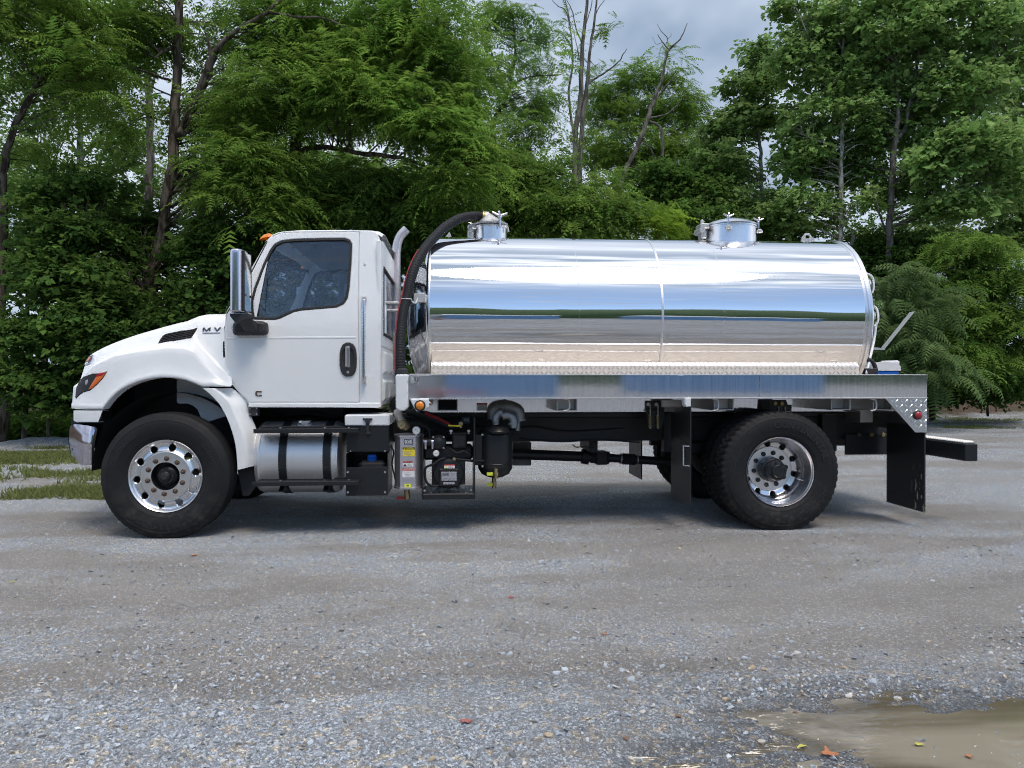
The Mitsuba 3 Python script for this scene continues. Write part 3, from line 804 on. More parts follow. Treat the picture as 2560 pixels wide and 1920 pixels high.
put(EB, 'emblem_mark', patch(half, [(214, 909), (221, 905), (223, 909), (216, 911)], 0.010, 0.004, bevel=0.4), 'sticker_white', 30)
pM, nM = cast(half, [(507, 829), (552, 828), (507, 819)])
# MV badge: letters stand on the skin, along its own directions
ex_ = (pM[1] - pM[0]) / np.linalg.norm(pM[1] - pM[0])
nz_ = nM.mean(0) / np.linalg.norm(nM.mean(0))
ez_ = -np.cross(ex_, nz_)
ez_ = ez_ if ez_[2] > 0 else -ez_


def on_skin(m, o, off):
    v = np.array(m.vertices)
    q = m.copy()
    q.vertices = o + v[:, :1] * ex_ + v[:, 1:2] * ez_ + (v[:, 2:] + off) * nz_
    return q


def widen(m, w):
    v = np.array(m.vertices)
    v[:, 0] = (v[:, 0] - v[:, 0].min()) * w / np.ptp(v[:, 0])
    m.vertices = v
    return m


wM = np.linalg.norm(pM[1] - pM[0])
BD = P('model_badge', on_skin(widen(text('M V', 0.033, 0.006), wM), pM[0], 0.002), 'sticker_navy')
bar = trimesh.creation.box(extents=[wM * 0.98, 0.009, 0.006])
put(BD, 'badge_bar', on_skin(shift(bar, [wM * 0.5, -0.014, 0.004]), pM[0], 0.0), 'chrome')
put(BD, 'badge_rim', on_skin(widen(text('M V', 0.036, 0.004), wM * 1.02), pM[0] - 0.001 * ez_, 0.0015), 'chrome')

# valance, rear fender piece, liner, wheel well
def nose_wrap(u_v, y=0.06, depth=0.05):
    """A strip that follows the rounded corner of the nose: (upper pixels, lower pixels)."""
    rows = []
    for up, lo in u_v:
        row = []
        for (u, v) in (up, lo):
            x, z = at(u, v, y)
            dx = min(max(x - HXF, 0), 0.46)
            off = (0.46 - math.sqrt(0.46 ** 2 - (0.46 - dx) ** 2)) * 0.72
            yy = y + off
            x, z = at(u, v, yy)
            row.append([x, yy, z])
        rows.append(row)
    return np.array(rows)


va = nose_wrap([((183.5 + k * 72.5 / 12, 1026.5), (184 + k * 61 / 12, 1055.5 - (3 if k == 0 else 0))) for k in range(13)])
front = np.stack([va[0] * [1, 0, 1] + [-0.0, w, 0] for w in np.linspace(va[0, 0, 1], WID - va[0, 0, 1], 6)])
va_all = np.concatenate([va[::-1], front[1:-1], (va * [1, -1, 1] + [0, WID, 0])])
vin = va_all + np.array([0, 0, 0])
vin[:, :, 1] = 1.21 + (va_all[:, :, 1] - 1.21) * 0.93
vin[:, :, 0] += 0.03
P('valance', grid_mesh(np.stack([vin[:, 0], va_all[:, 0], va_all[:, 0] * [1, 1, 1] + (va_all[:, 1] - va_all[:, 0]) * 0.94, va_all[:, 1] + (vin[:, 1] - va_all[:, 1]) * 0.06, vin[:, 1]], 1)), 'white_paint', 40)
inner_e = [(505, 970), (522, 983), (546, 1008), (560, 1031), (570, 1052), (578, 1074), (584, 1095), (588, 1112), (590, 1129), (592, 1152), (593, 1175)]
outer_e = [(580, 970), (600, 985), (618, 1003), (622, 1020), (628, 1040), (636, 1060), (642, 1078), (647, 1104), (651, 1126), (652, 1146), (649, 1161)]
FE = []
for (a, b) in zip(spline(inner_e, 30), spline(outer_e, 30)):
    row = []
    i = len(FE) / 29
    for s, yv in [(0, 0.20), (0.0, 0.062), (0.015, 0.052), (0.32, 0.050), (0.40, 0.056), (0.52, 0.075), (0.72, 0.125), (0.9, 0.185), (1.0, 0.225)]:
        if i < 0.25:
            yv = 0.16 + (yv - 0.16) * (i / 0.25 * 0.9 + 0.1) if s > 0.4 else yv
        q = a + (b - a) * s
        x, z = at(q[0], q[1], yv)
        row.append([x, yv, z])
    FE.append(row)
for f in (False, True):
    g = far if f else (lambda m: m)
    fe = P('rear_fender', g(grid_mesh(FE)), 'white_paint', 40)
    if not f:
        for u, v in ((615, 1168), (629.5, 1163), (644, 1157)):
            x, z = at(u, v, 0.15)
            put(fe, 'screw', disc((x, at(u, v, 0.13)[1] * 0 + 0.07 + (u - 613) * 0.0035, z), 0.008, 0.02, n=12), 'chrome')
    P('mud_guard', g(plate(pl([(593, 1174), (650, 1160), (652, 1200), (622, 1240), (606, 1240)], 0.24), 0.24, 0.012, 0.002)), 'black_plastic')
    P('splash_liner', g(plate(pl([(442, 938), (442, 1006), (447, 1009), (469, 1009), (482, 1014), (493, 1023), (502, 1044), (522, 1054), (566, 1040), (556, 1010), (535, 980), (505, 955)], 0.33), 0.33, 0.01, 0.002)), 'liner_grey')
    P('wheel_well', g(lathe([(0.66, 0.19), (0.66, 0.78), (0.3, 0.80)], 'y', (FX, 0, FZ + 0.03), 40, a0=0.0, a1=np.pi)), 'dark_cavity')
P('engine_block', box(HXF + 0.35, XF0 + 0.9, 0.72, WID - 0.72, 0.72, 1.35), 'chassis_black')
P('radiator', box(HXF + 0.12, HXF + 0.2, 0.62, WID - 0.62, 0.80, 1.5), 'chassis_black')
P('hood_gap', box(HXR1 - 0.01, XF0 + 0.06, 0.2, WID - 0.2, 1.10, 1.64), 'chassis_black')
P('side_lamp_box', [box(*[at(624, 1032, 0.2)[0], at(646, 1032, 0.2)[0]], 0.18, 0.26, at(630, 1040, 0.2)[1], at(630, 1018, 0.2)[1])] , 'black_plastic')
for u in (625.5, 641.5):
    for v in (1021, 1035.5):
        x, z = at(u, v, 0.18)
        P('lamp_box_screw', disc((x, 0.172, z), 0.006, 0.01, n=10), 'chrome')

# chrome bumper, wrapped round the corner
BT = [((172, 1067), (172, 1134)), ((184, 1061), (184, 1148)), ((205, 1062.5), (200, 1163)), ((222, 1065), (214, 1164)), ((231, 1068), (222, 1163)), ((236, 1075), (225, 1162))]
bx, rows = HXF - 0.09, []
yy = [0.55, 0.34, 0.16, 0.085, 0.06, 0.055]
for (a, b), y in zip(BT, yy):
    p0, p1 = pt(*a, y), pt(*b, y)
    rows.append([p0 + (p1 - p0) * s + np.array([0, 0.006 * (s < 0.05) - 0.026 * min(s, 0.5) + 0.07 * max(0, s - 0.5), 0]) for s in np.linspace(0, 1, 9)])
Bm = np.array(rows)
Bm = np.stack([spline(Bm[:, j], 26) for j in range(9)], 1)
mid = np.stack([Bm[0] * [1, 0, 1] + [-0.05 * math.sin(np.pi * w), 0, 0] + np.array([0, 1, 0]) * (Bm[0][:, 1:2] + (WID - 2 * Bm[0][:, 1:2]) * w) for w in np.linspace(0, 1, 9)])
Ball = np.concatenate([Bm[::-1], mid[1:-1], Bm * [1, -1, 1] + [0, WID, 0]])
ins = Ball.copy()
ins[..., 1] = 1.21 + (ins[..., 1] - 1.21) * 0.985
ins[..., 0] += 0.012
edge = lambda i: np.stack([Ball[i], ins[i]])
P('front_bumper', cat([grid_mesh(Ball), grid_mesh(np.stack([Ball[:, 0], ins[:, 0]], 1)), grid_mesh(np.stack([Ball[:, -1], ins[:, -1]], 1)), grid_mesh(edge(0)), grid_mesh(edge(-1))]), 'bumper_chrome', 50)
P('bumper_inside', grid_mesh(ins), 'dark_cavity', 50)
P('tow_bar', [box(HXF + 0.0, HXF + 0.3, 0.7, 0.8, 0.72, 0.86), box(HXF + 0.0, HXF + 0.3, WID - 0.8, WID - 0.7, 0.72, 0.86), box(HXF - 0.04, HXF + 0.04, 0.4, WID - 0.4, 0.70, 0.98)], 'chassis_black')

# ------------------------------------------------------------------ frame rails and running gear
x0, x1 = FX - 0.7, at(2211, 1100, 0.78)[0]
zr1, zr0 = at(1400, 1044, 0.78)[1], at(1400, 1103, 0.78)[1]
for f in (False, True):
    g = far if f else (lambda m: m)
    fr_ = P('frame_rail', g(cat([box(x0, x1 + 0.2, 0.78, 0.79, zr0, zr1, 0.002), box(x0, x1 + 0.2, 0.785, 0.86, zr1 - 0.01, zr1, 0.002), box(x0, x1 + 0.2, 0.785, 0.86, zr0, zr0 + 0.01, 0.002)])), 'chassis_black')
    if not f:
        for u, v in [(1317, 1068), (1433, 1066), (1456, 1059), (1529, 1059), (1455, 1091), (1529, 1089), (1290, 1070), (1250, 1061), (1582, 1092), (1391, 1088)]:
            x, z = at(u, v, 0.78)
            put(fr_, 'bolt', nut((x, 0.768, z), 0.012, 0.014), 'black_paint')
    P('filler_rail', g(box(at(1000, 1036, 0.76)[0], x1 + 0.1, 0.76, 0.88, zr1 + 0.002, zr1 + 0.045, 0.004)), 'black_paint')
for x in (-2.9, -1.2, 0.3, 1.7, 2.2, 3.4):
    P('cross_member', box(x - 0.05, x + 0.05, 0.87, WID - 0.87, zr0 + 0.04, zr1 - 0.02), 'chassis_black')
P('gearbox', hull([[x, y, z] for x, a in ((-1.7, 0.26), (-0.7, 0.17)) for y in (1.21 - a, 1.21 + a) for z in (0.66, 0.66 + 2 * a)]), 'chassis_black')
p0, p1, p2 = pt(1100, 1129, 1.21), pt(1476, 1142, 1.21), pt(1700, 1156, 1.21)
DS = P('drive_shaft', [tube([p0, p1], 0.052, 20), tube([p1, p2], 0.043, 20)], 'black_paint', 50)
d1 = (p2 - p1) / np.linalg.norm(p2 - p1)
put(DS, 'universal_joint', [tube([p1 - 0.09 * d1, p1 - 0.02 * d1], [0.075, 0.08], 14), tube([p1 + 0.0 * d1, p1 + 0.19 * d1], [0.062, 0.066], 8), box(*(p1[0] + np.array([0.05, 0.16])), 1.13, 1.29, p1[2] - 0.075, p1[2] + 0.06)], 'chassis_black')
put(DS, 'rubber_boot', [tube([p1 + (0.33 + 0.011 * i) * d1 for i in range(13)], [0.062 if i % 2 else 0.05 for i in range(13)], 16)], 'black_plastic')
put(DS, 'clamp_ring', tube([p1 + 0.305 * d1, p1 + 0.318 * d1], 0.056, 18), 'dull_alloy')
put(DS, 'clamp_ring', tube([p1 + 0.475 * d1, p1 + 0.487 * d1], 0.051, 18), 'dull_alloy')
P('shaft_hanger', [box(p1[0] - 0.06, p1[0] + 0.02, 0.9, 1.5, p1[2] + 0.07, zr0 + 0.06)], 'chassis_black')
P('wiring', [tube(spline([pt(1432, 1112, 0.85), pt(1440, 1118, 0.9), pt(1452, 1117, 0.95), pt(1468, 1118, 1.0)], 12), 0.006, 5), tube(spline([pt(1474, 1110, 0.85), pt(1482, 1120, 0.9), pt(1490, 1108, 0.9)], 10), 0.006, 5)], 'black_plastic')
# rear springs and hangers under the bed
P('rear_spring_hanger', box(RX - 0.85, RX - 0.7, 0.70, 0.80, 0.62, 1.0), 'chassis_black')
P('rear_spring_hanger', box(RX + 0.7, RX + 0.85, 0.70, 0.80, 0.62, 0.98), 'chassis_black')

# ------------------------------------------------------------------ flatbed
XL, XRR = at(1022, 966, 0.0)[0], at(2318, 966, 0.0)[0]
ZT, ZBk = 1.357, 1.153
BED = P('bed_floor', [box(XL + 0.012, XRR - 0.012, 0.010, 0.47, ZT - 0.028, ZT - 0.004), box(XL + 0.012, XRR - 0.012, WID - 0.47, WID - 0.010, ZT - 0.028, ZT - 0.004), box(XL + 0.012, XL + 0.25, 0.47, WID - 0.47, ZT - 0.028, ZT - 0.004), box(XRR - 0.4, XRR - 0.012, 0.47, WID - 0.47, ZT - 0.028, ZT - 0.004)], 'floor_alloy')
for f in (False, True):
    g = far if f else (lambda m: m)
    xs = at(1899, 960, 0)[0]
    for a, b in ((XL, xs - 0.0015), (xs + 0.0015, XRR)):
        P('side_skirt', g(cat([box(a, b, 0.0, 0.008, ZBk, ZT, 0.002), box(a, b, -0.006, 0.010, ZT - 0.012, ZT + 0.003, 0.002), box(a, b, -0.005, 0.06, ZBk - 0.006, ZBk + 0.006, 0.002)])), 'brushed_alloy')
    P('top_rail', g(box(XL + 0.01, XRR - 0.01, 0.0105, 0.045, ZT - 0.0035, ZT + 0.004, 0.002)), 'bright_trim')
    P('inner_sill', g(box(XL + 0.05, at(2235, 1000, 0.5)[0], 0.50, 0.515, at(1300, 1031, 0.5)[1], ZBk + 0.06, 0.003)), 'brushed_alloy')
P('end_skirt', box(XL, XL + 0.008, 0.009, WID - 0.009, ZBk, ZT - 0.013), 'brushed_alloy')
P('end_skirt', box(XRR - 0.008, XRR, 0.009, WID - 0.009, ZBk, ZT - 0.013), 'brushed_alloy')
for u in (1120, 1405, 1780, 2060, 2160):
    x, z0 = at(u, 1029, 0.42)
    P('cross_channel', [box(x - 0.09, x - 0.08, 0.10, WID - 0.10, ZBk - 0.11, ZBk + 0.04), box(x + 0.08, x + 0.09, 0.10, WID - 0.10, ZBk - 0.11, ZBk + 0.04), box(x - 0.08, x + 0.08, 0.10, WID - 0.10, ZBk - 0.11, ZBk - 0.10)], 'dull_alloy')
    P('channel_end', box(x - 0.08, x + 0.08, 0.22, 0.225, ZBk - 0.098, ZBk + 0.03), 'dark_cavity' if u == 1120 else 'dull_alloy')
for u in (1420, 1792, 2187):
    P('hook', tube(spline([pt(u - 11, 998, 0.05), pt(u - 2, 998, 0.05), pt(u + 3, 1003, 0.05), pt(u + 4, 1018, 0.05), pt(u, 1025, 0.05), pt(u - 11, 1027, 0.05)], 24), 0.0085, 8), 'dull_alloy', 50)
ax0, az = at(1672, 1012, 0.45)
P('flap_bracket', [box(at(1655, 1010, 0.3)[0], at(1710, 1010, 0.3)[0], 0.28, 0.34, at(1660, 1018, 0.3)[1], at(1660, 999, 0.3)[1])], 'dull_alloy')
x0, z0 = at(1711, 1017.5, -0.01)
x1, z1 = at(1726, 994, -0.01)
P('bracket_cap', plate(roundpoly([(x0, z0 + 0.02), (x0 + 0.015, z0), (x1, z0 + 0.005), (x1, z1), (x0, z1)], 0.006), -0.03, 0.10, 0.006), 'plastic_white')
# marker light pod at the front corner of the bed
x, z = at(1050, 1014, -0.03)
P('marker_pod', plate(roundpoly(pl([(1024, 997), (1072, 996), (1073, 1018), (1058, 1027), (1041, 1028.5), (1032, 1014)], -0.03), 0.012), -0.03, 0.06, 0.008), 'plastic_white', 40)
ML = P('side_marker', disc((x, -0.044, z), 0.047, 0.02, b=0.006, n=32), 'black_plastic')
put(ML, 'lens', lathe([(0, -0.062), (0.014, -0.061), (0.026, -0.057), (0.033, -0.050), (0.034, -0.04)], 'y', (x, 0, z), 28), 'amber_lens', 60)
put(ML, 'lens_rib', [box(x - 0.02, x + 0.02, -0.064, -0.058, z - 0.002, z + 0.002), box(x - 0.002, x + 0.002, -0.0645, -0.058, z - 0.02, z + 0.02)], 'amber_lens')
P('pod_latch', [tube([pt(1072, 1005, -0.02), pt(1076, 1008, -0.03), pt(1078, 1009, -0.02)], 0.005, 6)], 'dull_alloy')
# white end post
P('corner_post', [plate(roundpoly(pl([(990, 936), (1021, 935.5), (1021.5, 1018), (1012, 1027), (999, 1027), (990.5, 1020)], 0.03), 0.018), -0.02, 0.16, 0.010)], 'plastic_white', 40)
x, z = at(1006, 931, 0.06)
P('post_cap', lathe([(0, 0.05), (0.03, 0.05), (0.048, 0.035), (0.05, 0.0)], 'z', (x, 0.08, ZT + 0.005), 20), 'black_plastic')
for v in (953, 980):
    P('post_rivet', disc((at(1020, v, -0.02)[0] - 0.004, -0.024, at(1020, v, -0.02)[1]), 0.005, 0.008, n=10), 'dull_alloy')
# rear corner of tread plate with a red lamp
tri = pl([(2211, 993.5), (2318, 993), (2318, 1081), (2289, 1081)], 0.0)
TP = P('tread_plate_corner', [plate(tri, 0.0, 0.006, 0.0015), box(XRR - 0.008, XRR - 0.001, 0.006, WID - 0.006, at(2318, 1081, 0)[1], ZBk - 0.007)], 'polished_alloy')


def tread_lugs(x0, x1, z0, z1, y, step, inside=None):
    ms, poly = [], sg.Polygon(inside) if inside is not None else None
    for i in range(int((x1 - x0) / step) + 1):
        for j in range(int((z1 - z0) / step) + 1):
            cx, cz = x0 + i * step, z0 + j * step
            if poly is not None and not poly.buffer(-step * 0.35).contains(sg.Point(cx, cz)):
                continue
            a = math.pi / 4 if (i + j) % 2 else -math.pi / 4
            L, W, h = step * 0.50, step * 0.13, step * 0.085
            ca, sa = math.cos(a), math.sin(a)
            q = [(L, 0, 0), (L * 0.3, W, 0), (-L * 0.3, W, 0), (-L, 0, 0), (-L * 0.3, -W, 0), (L * 0.3, -W, 0), (L * 0.45, 0, h), (-L * 0.45, 0, h)]
            v = np.array([[cx + px * ca - pz * sa, y - py, cz + px * sa + pz * ca] for px, pz, py in q])
            ms.append(trimesh.Trimesh(v, [[0, 1, 6], [1, 2, 7], [1, 7, 6], [2, 3, 7], [3, 4, 7], [4, 5, 6], [4, 6, 7], [5, 0, 6]], process=False))
    return cat(ms)


put(TP, 'tread_pattern', tread_lugs(at(2205, 0, 0)[0], XRR, at(2300, 1081, 0)[1] + 0.012, ZBk - 0.01, -0.0005, 0.044, tri), 'polished_alloy', False, kind='stuff')
x, z = at(2295, 1038, -0.01)
RL = P('rear_marker', disc((x, -0.016, z), 0.040, 0.018, b=0.005, n=32), 'black_plastic')
put(RL, 'lens', lathe([(0, -0.034), (0.014, -0.033), (0.024, -0.029), (0.030, -0.022), (0.031, -0.01)], 'y', (x, 0, z), 28), 'red_lens', 60)

# ------------------------------------------------------------------ tank
TY, TZ, TR = 1.21, 1.900, 0.825
X0, X1 = at(1071, 772, TY - TR)[0], at(2178, 772, TY - TR)[0]
head = [(0.0, 0.235), (0.15, 0.231), (0.30, 0.216), (0.44, 0.190), (0.55, 0.157), (0.65, 0.124), (0.72, 0.088), (0.775, 0.048), (0.808, 0.018), (TR, -0.012)]
TN = P('tank', cat([lathe([(TR, X0 + 0.012), (TR, X1 - 0.012)], 'x', (0, TY, TZ), 128)]), 'tank_skin', 60)
# the shell is divided so that its skin can be dressed by small dents
put(TN, 'front_head', lathe([(r, X0 - d) for r, d in spline(head, 40)], 'x', (0, TY, TZ), 96), 'tank_skin', 60)
put(TN, 'rear_head', lathe([(r, X1 + d) for r, d in spline(head, 40)], 'x', (0, TY, TZ), 96), 'tank_skin', 60)
band = lambda xa_, xb_, h: lathe([(TR - 0.004, xa_), (TR + h * 0.8, xa_ + 0.002), (TR + h, xa_ + 0.005), (TR + h, xb_ - 0.005), (TR + h * 0.8, xb_ - 0.002), (TR - 0.004, xb_)], 'x', (0, TY, TZ), 128)
put(TN, 'end_band', band(X0 - 0.004, X0 + 0.016, 0.004), 'polished_alloy', 40)
put(TN, 'end_band', cat([band(X1 - 0.060, X1 - 0.034, 0.003), band(X1 - 0.030, X1 + 0.012, 0.012)]), 'polished_alloy', 40)
xs = at(1657, 800, TY - TR)[0]
put(TN, 'strap', band(xs - 0.012, xs + 0.012, 0.005), 'weld_band', 40)
for u in (1449, 1811):
    xs = at(u, 780, TY - TR)[0]
    put(TN, 'weld_seam', lathe([(TR - 0.001, xs - 0.004), (TR + 0.0006, xs - 0.002), (TR + 0.0006, xs + 0.002), (TR - 0.001, xs + 0.004)], 'x', (0, TY, TZ), 128), 'tank_skin', 60)
P('tank_cradle', [box(X0 + 0.1, X1 - 0.1, 0.62, 0.74, 1.22, 1.46), box(X0 + 0.1, X1 - 0.1, WID - 0.74, WID - 0.62, 1.22, 1.46)], 'dull_alloy')
# tread plate trough beside the tank
x0, z0 = at(1078, 936, 0.34)
x1, z1 = at(2142, 906, 0.34)
zk = z1 - 0.036
TRY = P('hose_trough', [box(x0, x1, 0.30, 0.306, ZT - 0.02, zk, 0.002)], 'tread_alloy')
put(TRY, 'top_slope', grid_mesh(np.array([[[xx, 0.300, zk - 0.001] for xx in (x0, x1)], [[xx, 0.345, z1] for xx in (x0, x1)], [[xx, 0.352, z1] for xx in (x0, x1)]])), 'bright_trim', False)
put(TRY, 'top', grid_mesh(np.array([[[xx, 0.353, z1 - 0.0005] for xx in (x0, x1)], [[xx, 0.58, z1 - 0.0005] for xx in (x0, x1)]])), 'floor_alloy', False)
put(TRY, 'end_wall', [box(x0, x0 + 0.006, 0.307, 0.42, ZT - 0.02, zk - 0.002, 0.001), box(x1 - 0.006, x1, 0.307, 0.42, ZT - 0.02, zk - 0.002, 0.001)], 'tread_alloy', kind='stuff')
zl1 = z1
put(TRY, 'tread_pattern', tread_lugs(x0 + 0.02, x1 - 0.02, at(1400, 928, 0.3)[1] - 0.012, zk - 0.010, 0.2995, 0.040), 'tread_lug', False, kind='stuff')
m_ = tread_lugs(x0 + 0.02, x1 - 0.02, 0.010, 0.052, 0.0, 0.040)
v_ = np.array(m_.vertices)
sl = np.array([0.045, z1 - zk]) / math.hypot(0.045, z1 - zk)
m_.vertices = np.stack([v_[:, 0], 0.300 + v_[:, 2] * sl[0] + v_[:, 1] * sl[1], zk + v_[:, 2] * sl[1] - v_[:, 1] * sl[0] + 0.0006], 1)
put(TRY, 'slope_tread_pattern', m_, 'tread_lug', False, kind='stuff')
for u in (1355, 1617, 2085):
    x, z = at(u, 905, 0.34)
    put(TRY, 'lifting_loop', tube(spline([(x - 0.035, 0.35, z1 - 0.002), (x - 0.028, 0.35, z1 + 0.012), (x, 0.35, z1 + 0.015), (x + 0.028, 0.35, z1 + 0.012), (x + 0.035, 0.35, z1 - 0.002)], 14), 0.004, 6), 'dull_alloy', 50)


def wing_nut(c, s=1.0):
    x, y, z = c
    return cat([rod((x, y, z - 0.075 * s), (x, y, z + 0.02 * s), 0.009 * s, 10), disc((x, y, z - 0.005), 0.016 * s, 0.02 * s, 'z'), tube([(x - 0.055 * s, y, z + 0.035 * s), (x, y, z + 0.006 * s), (x + 0.055 * s, y, z + 0.03 * s)], [0.008 * s, 0.011 * s, 0.008 * s], 8),
                tube([(x - 0.01 * s, y - 0.05 * s, z + 0.03 * s), (x, y, z + 0.006 * s), (x + 0.01 * s, y + 0.05 * s, z + 0.03 * s)], [0.008 * s, 0.011 * s, 0.008 * s], 8)])


# front collar with the suction elbow
cx, zb_ = at(1230, 597, TY)
zc_ = at(1230, 566, TY)[1]
r = (at(1267, 580, TY)[0] - at(1188, 580, TY)[0]) / 2
cx = (at(1267, 580, TY)[0] + at(1188, 580, TY)[0]) / 2
HF = P('front_hatch', lathe([(r * 1.01, zb_ - 0.08), (r, zb_ - 0.03), (r * 0.985, zc_ - 0.03), (r * 1.06, zc_ - 0.026), (r * 1.07, zc_ - 0.012), (r * 1.02, zc_ - 0.004), (r * 0.8, zc_ + 0.008), (0, zc_ + 0.010)], 'z', (cx, TY, 0), 48), 'polished_alloy', 35)
put(HF, 'weld_ring', lathe([(r * 1.01, zb_ - 0.02), (r * 1.05, zb_ - 0.035), (r * 1.09, zb_ - 0.06)], 'z', (cx, TY, 0), 40), 'weld_band')
put(HF, 'hinge', [box(cx - r - 0.075, cx - r + 0.02, TY - 0.05, TY + 0.05, zc_ - 0.035, zc_ + 0.005, 0.01), rod((cx - r - 0.05, TY - 0.06, zc_ - 0.05), (cx - r - 0.05, TY + 0.06, zc_ - 0.05), 0.022), box(cx - r - 0.075, cx - r - 0.01, TY - 0.03, TY + 0.03, zc_ - 0.13, zc_ - 0.04, 0.01)], 'dull_alloy')
q0, q1 = pt(1214, 544, TY - 0.03), pt(1250, 556, TY - 0.03)
ring0 = [q0 + np.array([0.02, 0.056 * math.cos(q_), 0.056 * math.sin(q_)]) for q_ in np.arange(24) * np.pi / 12]
ring1 = [np.array([cx + r * 0.97 * math.cos(q_), TY + r * 0.97 * math.sin(q_), zc_ + 0.022]) for q_ in np.arange(32) * np.pi / 16]
ring2 = [np.array([cx + r * 0.55 * math.cos(q_) - 0.02, TY + r * 0.6 * math.sin(q_), zc_ + 0.075]) for q_ in np.arange(24) * np.pi / 12]
put(HF, 'elbow', [hull(ring0 + ring1 + ring2), tube([q0 + [-0.006, 0, 0.0], q0 + [0.03, 0, 0]], 0.057, 24)], 'dull_alloy', 50)
put(HF, 'lid_flange', lathe([(0.2 * r, zc_ + 0.002), (r * 1.07, zc_ + 0.004), (r * 1.08, zc_ + 0.018), (r * 1.0, zc_ + 0.024), (0.2 * r, zc_ + 0.024)], 'z', (cx, TY, 0), 48), 'dull_alloy', 40)
put(HF, 'hose_clamp', tube([q0 + [-0.030, 0, 0.002], q0 + [-0.012, 0, 0.001]], 0.0625, 20), 'spring_gold', 50)
for u, v, dy in ((1250, 543, -0.17), (1180, 562, 0.02)):
    c = pt(u, v, TY + dy)
    put(HF, 'wing_nut', wing_nut(c, 1.35 if dy < 0 else 0.6), 'chrome', 40)
put(HF, 'latch_loop', tube(spline([pt(1256, 564, TY - 0.12), pt(1268, 568, TY - 0.1), pt(1271, 580, TY - 0.1)], 10), 0.011, 8), 'dull_alloy', 50)
P('front_stop', hull([pt(1111, 597, TY), pt(1131, 597, TY), pt(1124, 580, TY), pt(1111, 597, TY + 0.02), pt(1131, 597, TY + 0.02), pt(1124, 580, TY + 0.02), pt(1123, 580, TY)]), 'dull_alloy')
# rear manway
cxa, cxb = at(1765, 585, TY)[0], at(1886, 585, TY)[0]
cx, r = (cxa + cxb) / 2, (cxb - cxa) / 2
zb_, zc_, zd_ = at(1825, 606, TY)[1], at(1825, 568, TY)[1], at(1825, 549, TY)[1]
MW = P('rear_manway', lathe([(r * 1.06, zb_ - 0.08), (r * 1.0, zb_ - 0.03), (r * 0.985, zc_ - 0.02), (r * 1.03, zc_ - 0.016), (r * 1.03, zc_ - 0.004), (r * 0.97, zc_ + 0.0)], 'z', (cx, TY, 0), 56), 'polished_alloy', 35)
lid = put(MW, 'lid', lathe([(r * 1.04, zc_ + 0.001), (r * 1.06, zc_ + 0.010), (r * 1.0, zc_ + 0.020), (r * 0.85, zc_ + 0.040), (r * 0.6, zc_ + 0.060), (r * 0.3, zd_ + 0.002), (0, zd_ + 0.004)], 'z', (cx, TY, 0), 56), 'polished_alloy', 45)
for dx, dy in ((-0.42, -0.95), (0.95, -0.30), (0.72, 0.6), (-0.2, 0.95)):
    put(MW, 'wing_nut', wing_nut((cx + dx * (r + 0.02), TY + dy * (r + 0.02), zc_ + 0.045), 0.95), 'chrome', 40)
    put(MW, 'latch', [box(cx + dx * (r + 0.03) - 0.022, cx + dx * (r + 0.03) + 0.022, TY + dy * (r + 0.03) - 0.02, TY + dy * (r + 0.03) + 0.02, zc_ - 0.075, zc_ - 0.035, 0.008), rod((cx + dx * (r + 0.03) - 0.03, TY + dy * (r + 0.03), zc_ - 0.06), (cx + dx * (r + 0.03) + 0.03, TY + dy * (r + 0.03), zc_ - 0.06), 0.014)], 'dull_alloy')
put(MW, 'hinge', [box(cx - r - 0.085, cx - r + 0.01, TY - 0.09, TY + 0.09, zc_ - 0.035, zc_ + 0.02, 0.012), rod((cx - r - 0.07, TY - 0.1, zc_ - 0.05), (cx - r - 0.07, TY + 0.1, zc_ - 0.05), 0.03), box(cx - r - 0.07, cx - r - 0.01, TY - 0.06, TY + 0.06, zc_ - 0.13, zc_ - 0.05, 0.01), box(cx - r - 0.06, cx - r - 0.03, TY - 0.02, TY + 0.02, zc_ + 0.01, zc_ + 0.07, 0.008)], 'dull_alloy')
# lifting eye and rear top lamp
x, z = at(2017, 600, TY)
eye = roundpoly([(x - 0.07, z - 0.03), (x + 0.075, z - 0.03), (x + 0.062, z + 0.015), (x + 0.025, z + 0.070), (x - 0.02, z + 0.070), (x - 0.058, z + 0.02)], 0.018)
P('lifting_eye', plate(eye, TY - 0.008, 0.016, 0.003, [[(x + 0.003 + 0.022 * math.cos(a), z + 0.030 + 0.020 * math.sin(a)) for a in np.arange(14) * 2 * np.pi / 14]]), 'dull_alloy')
P('work_light', hull([pt(2124, 612, TY), pt(2132, 614, TY), pt(2137, 588, TY), pt(2129, 586, TY), pt(2124, 612, TY + 0.2), pt(2132, 614, TY + 0.2), pt(2137, 588, TY + 0.2), pt(2129, 586, TY + 0.2)]), 'black_plastic')
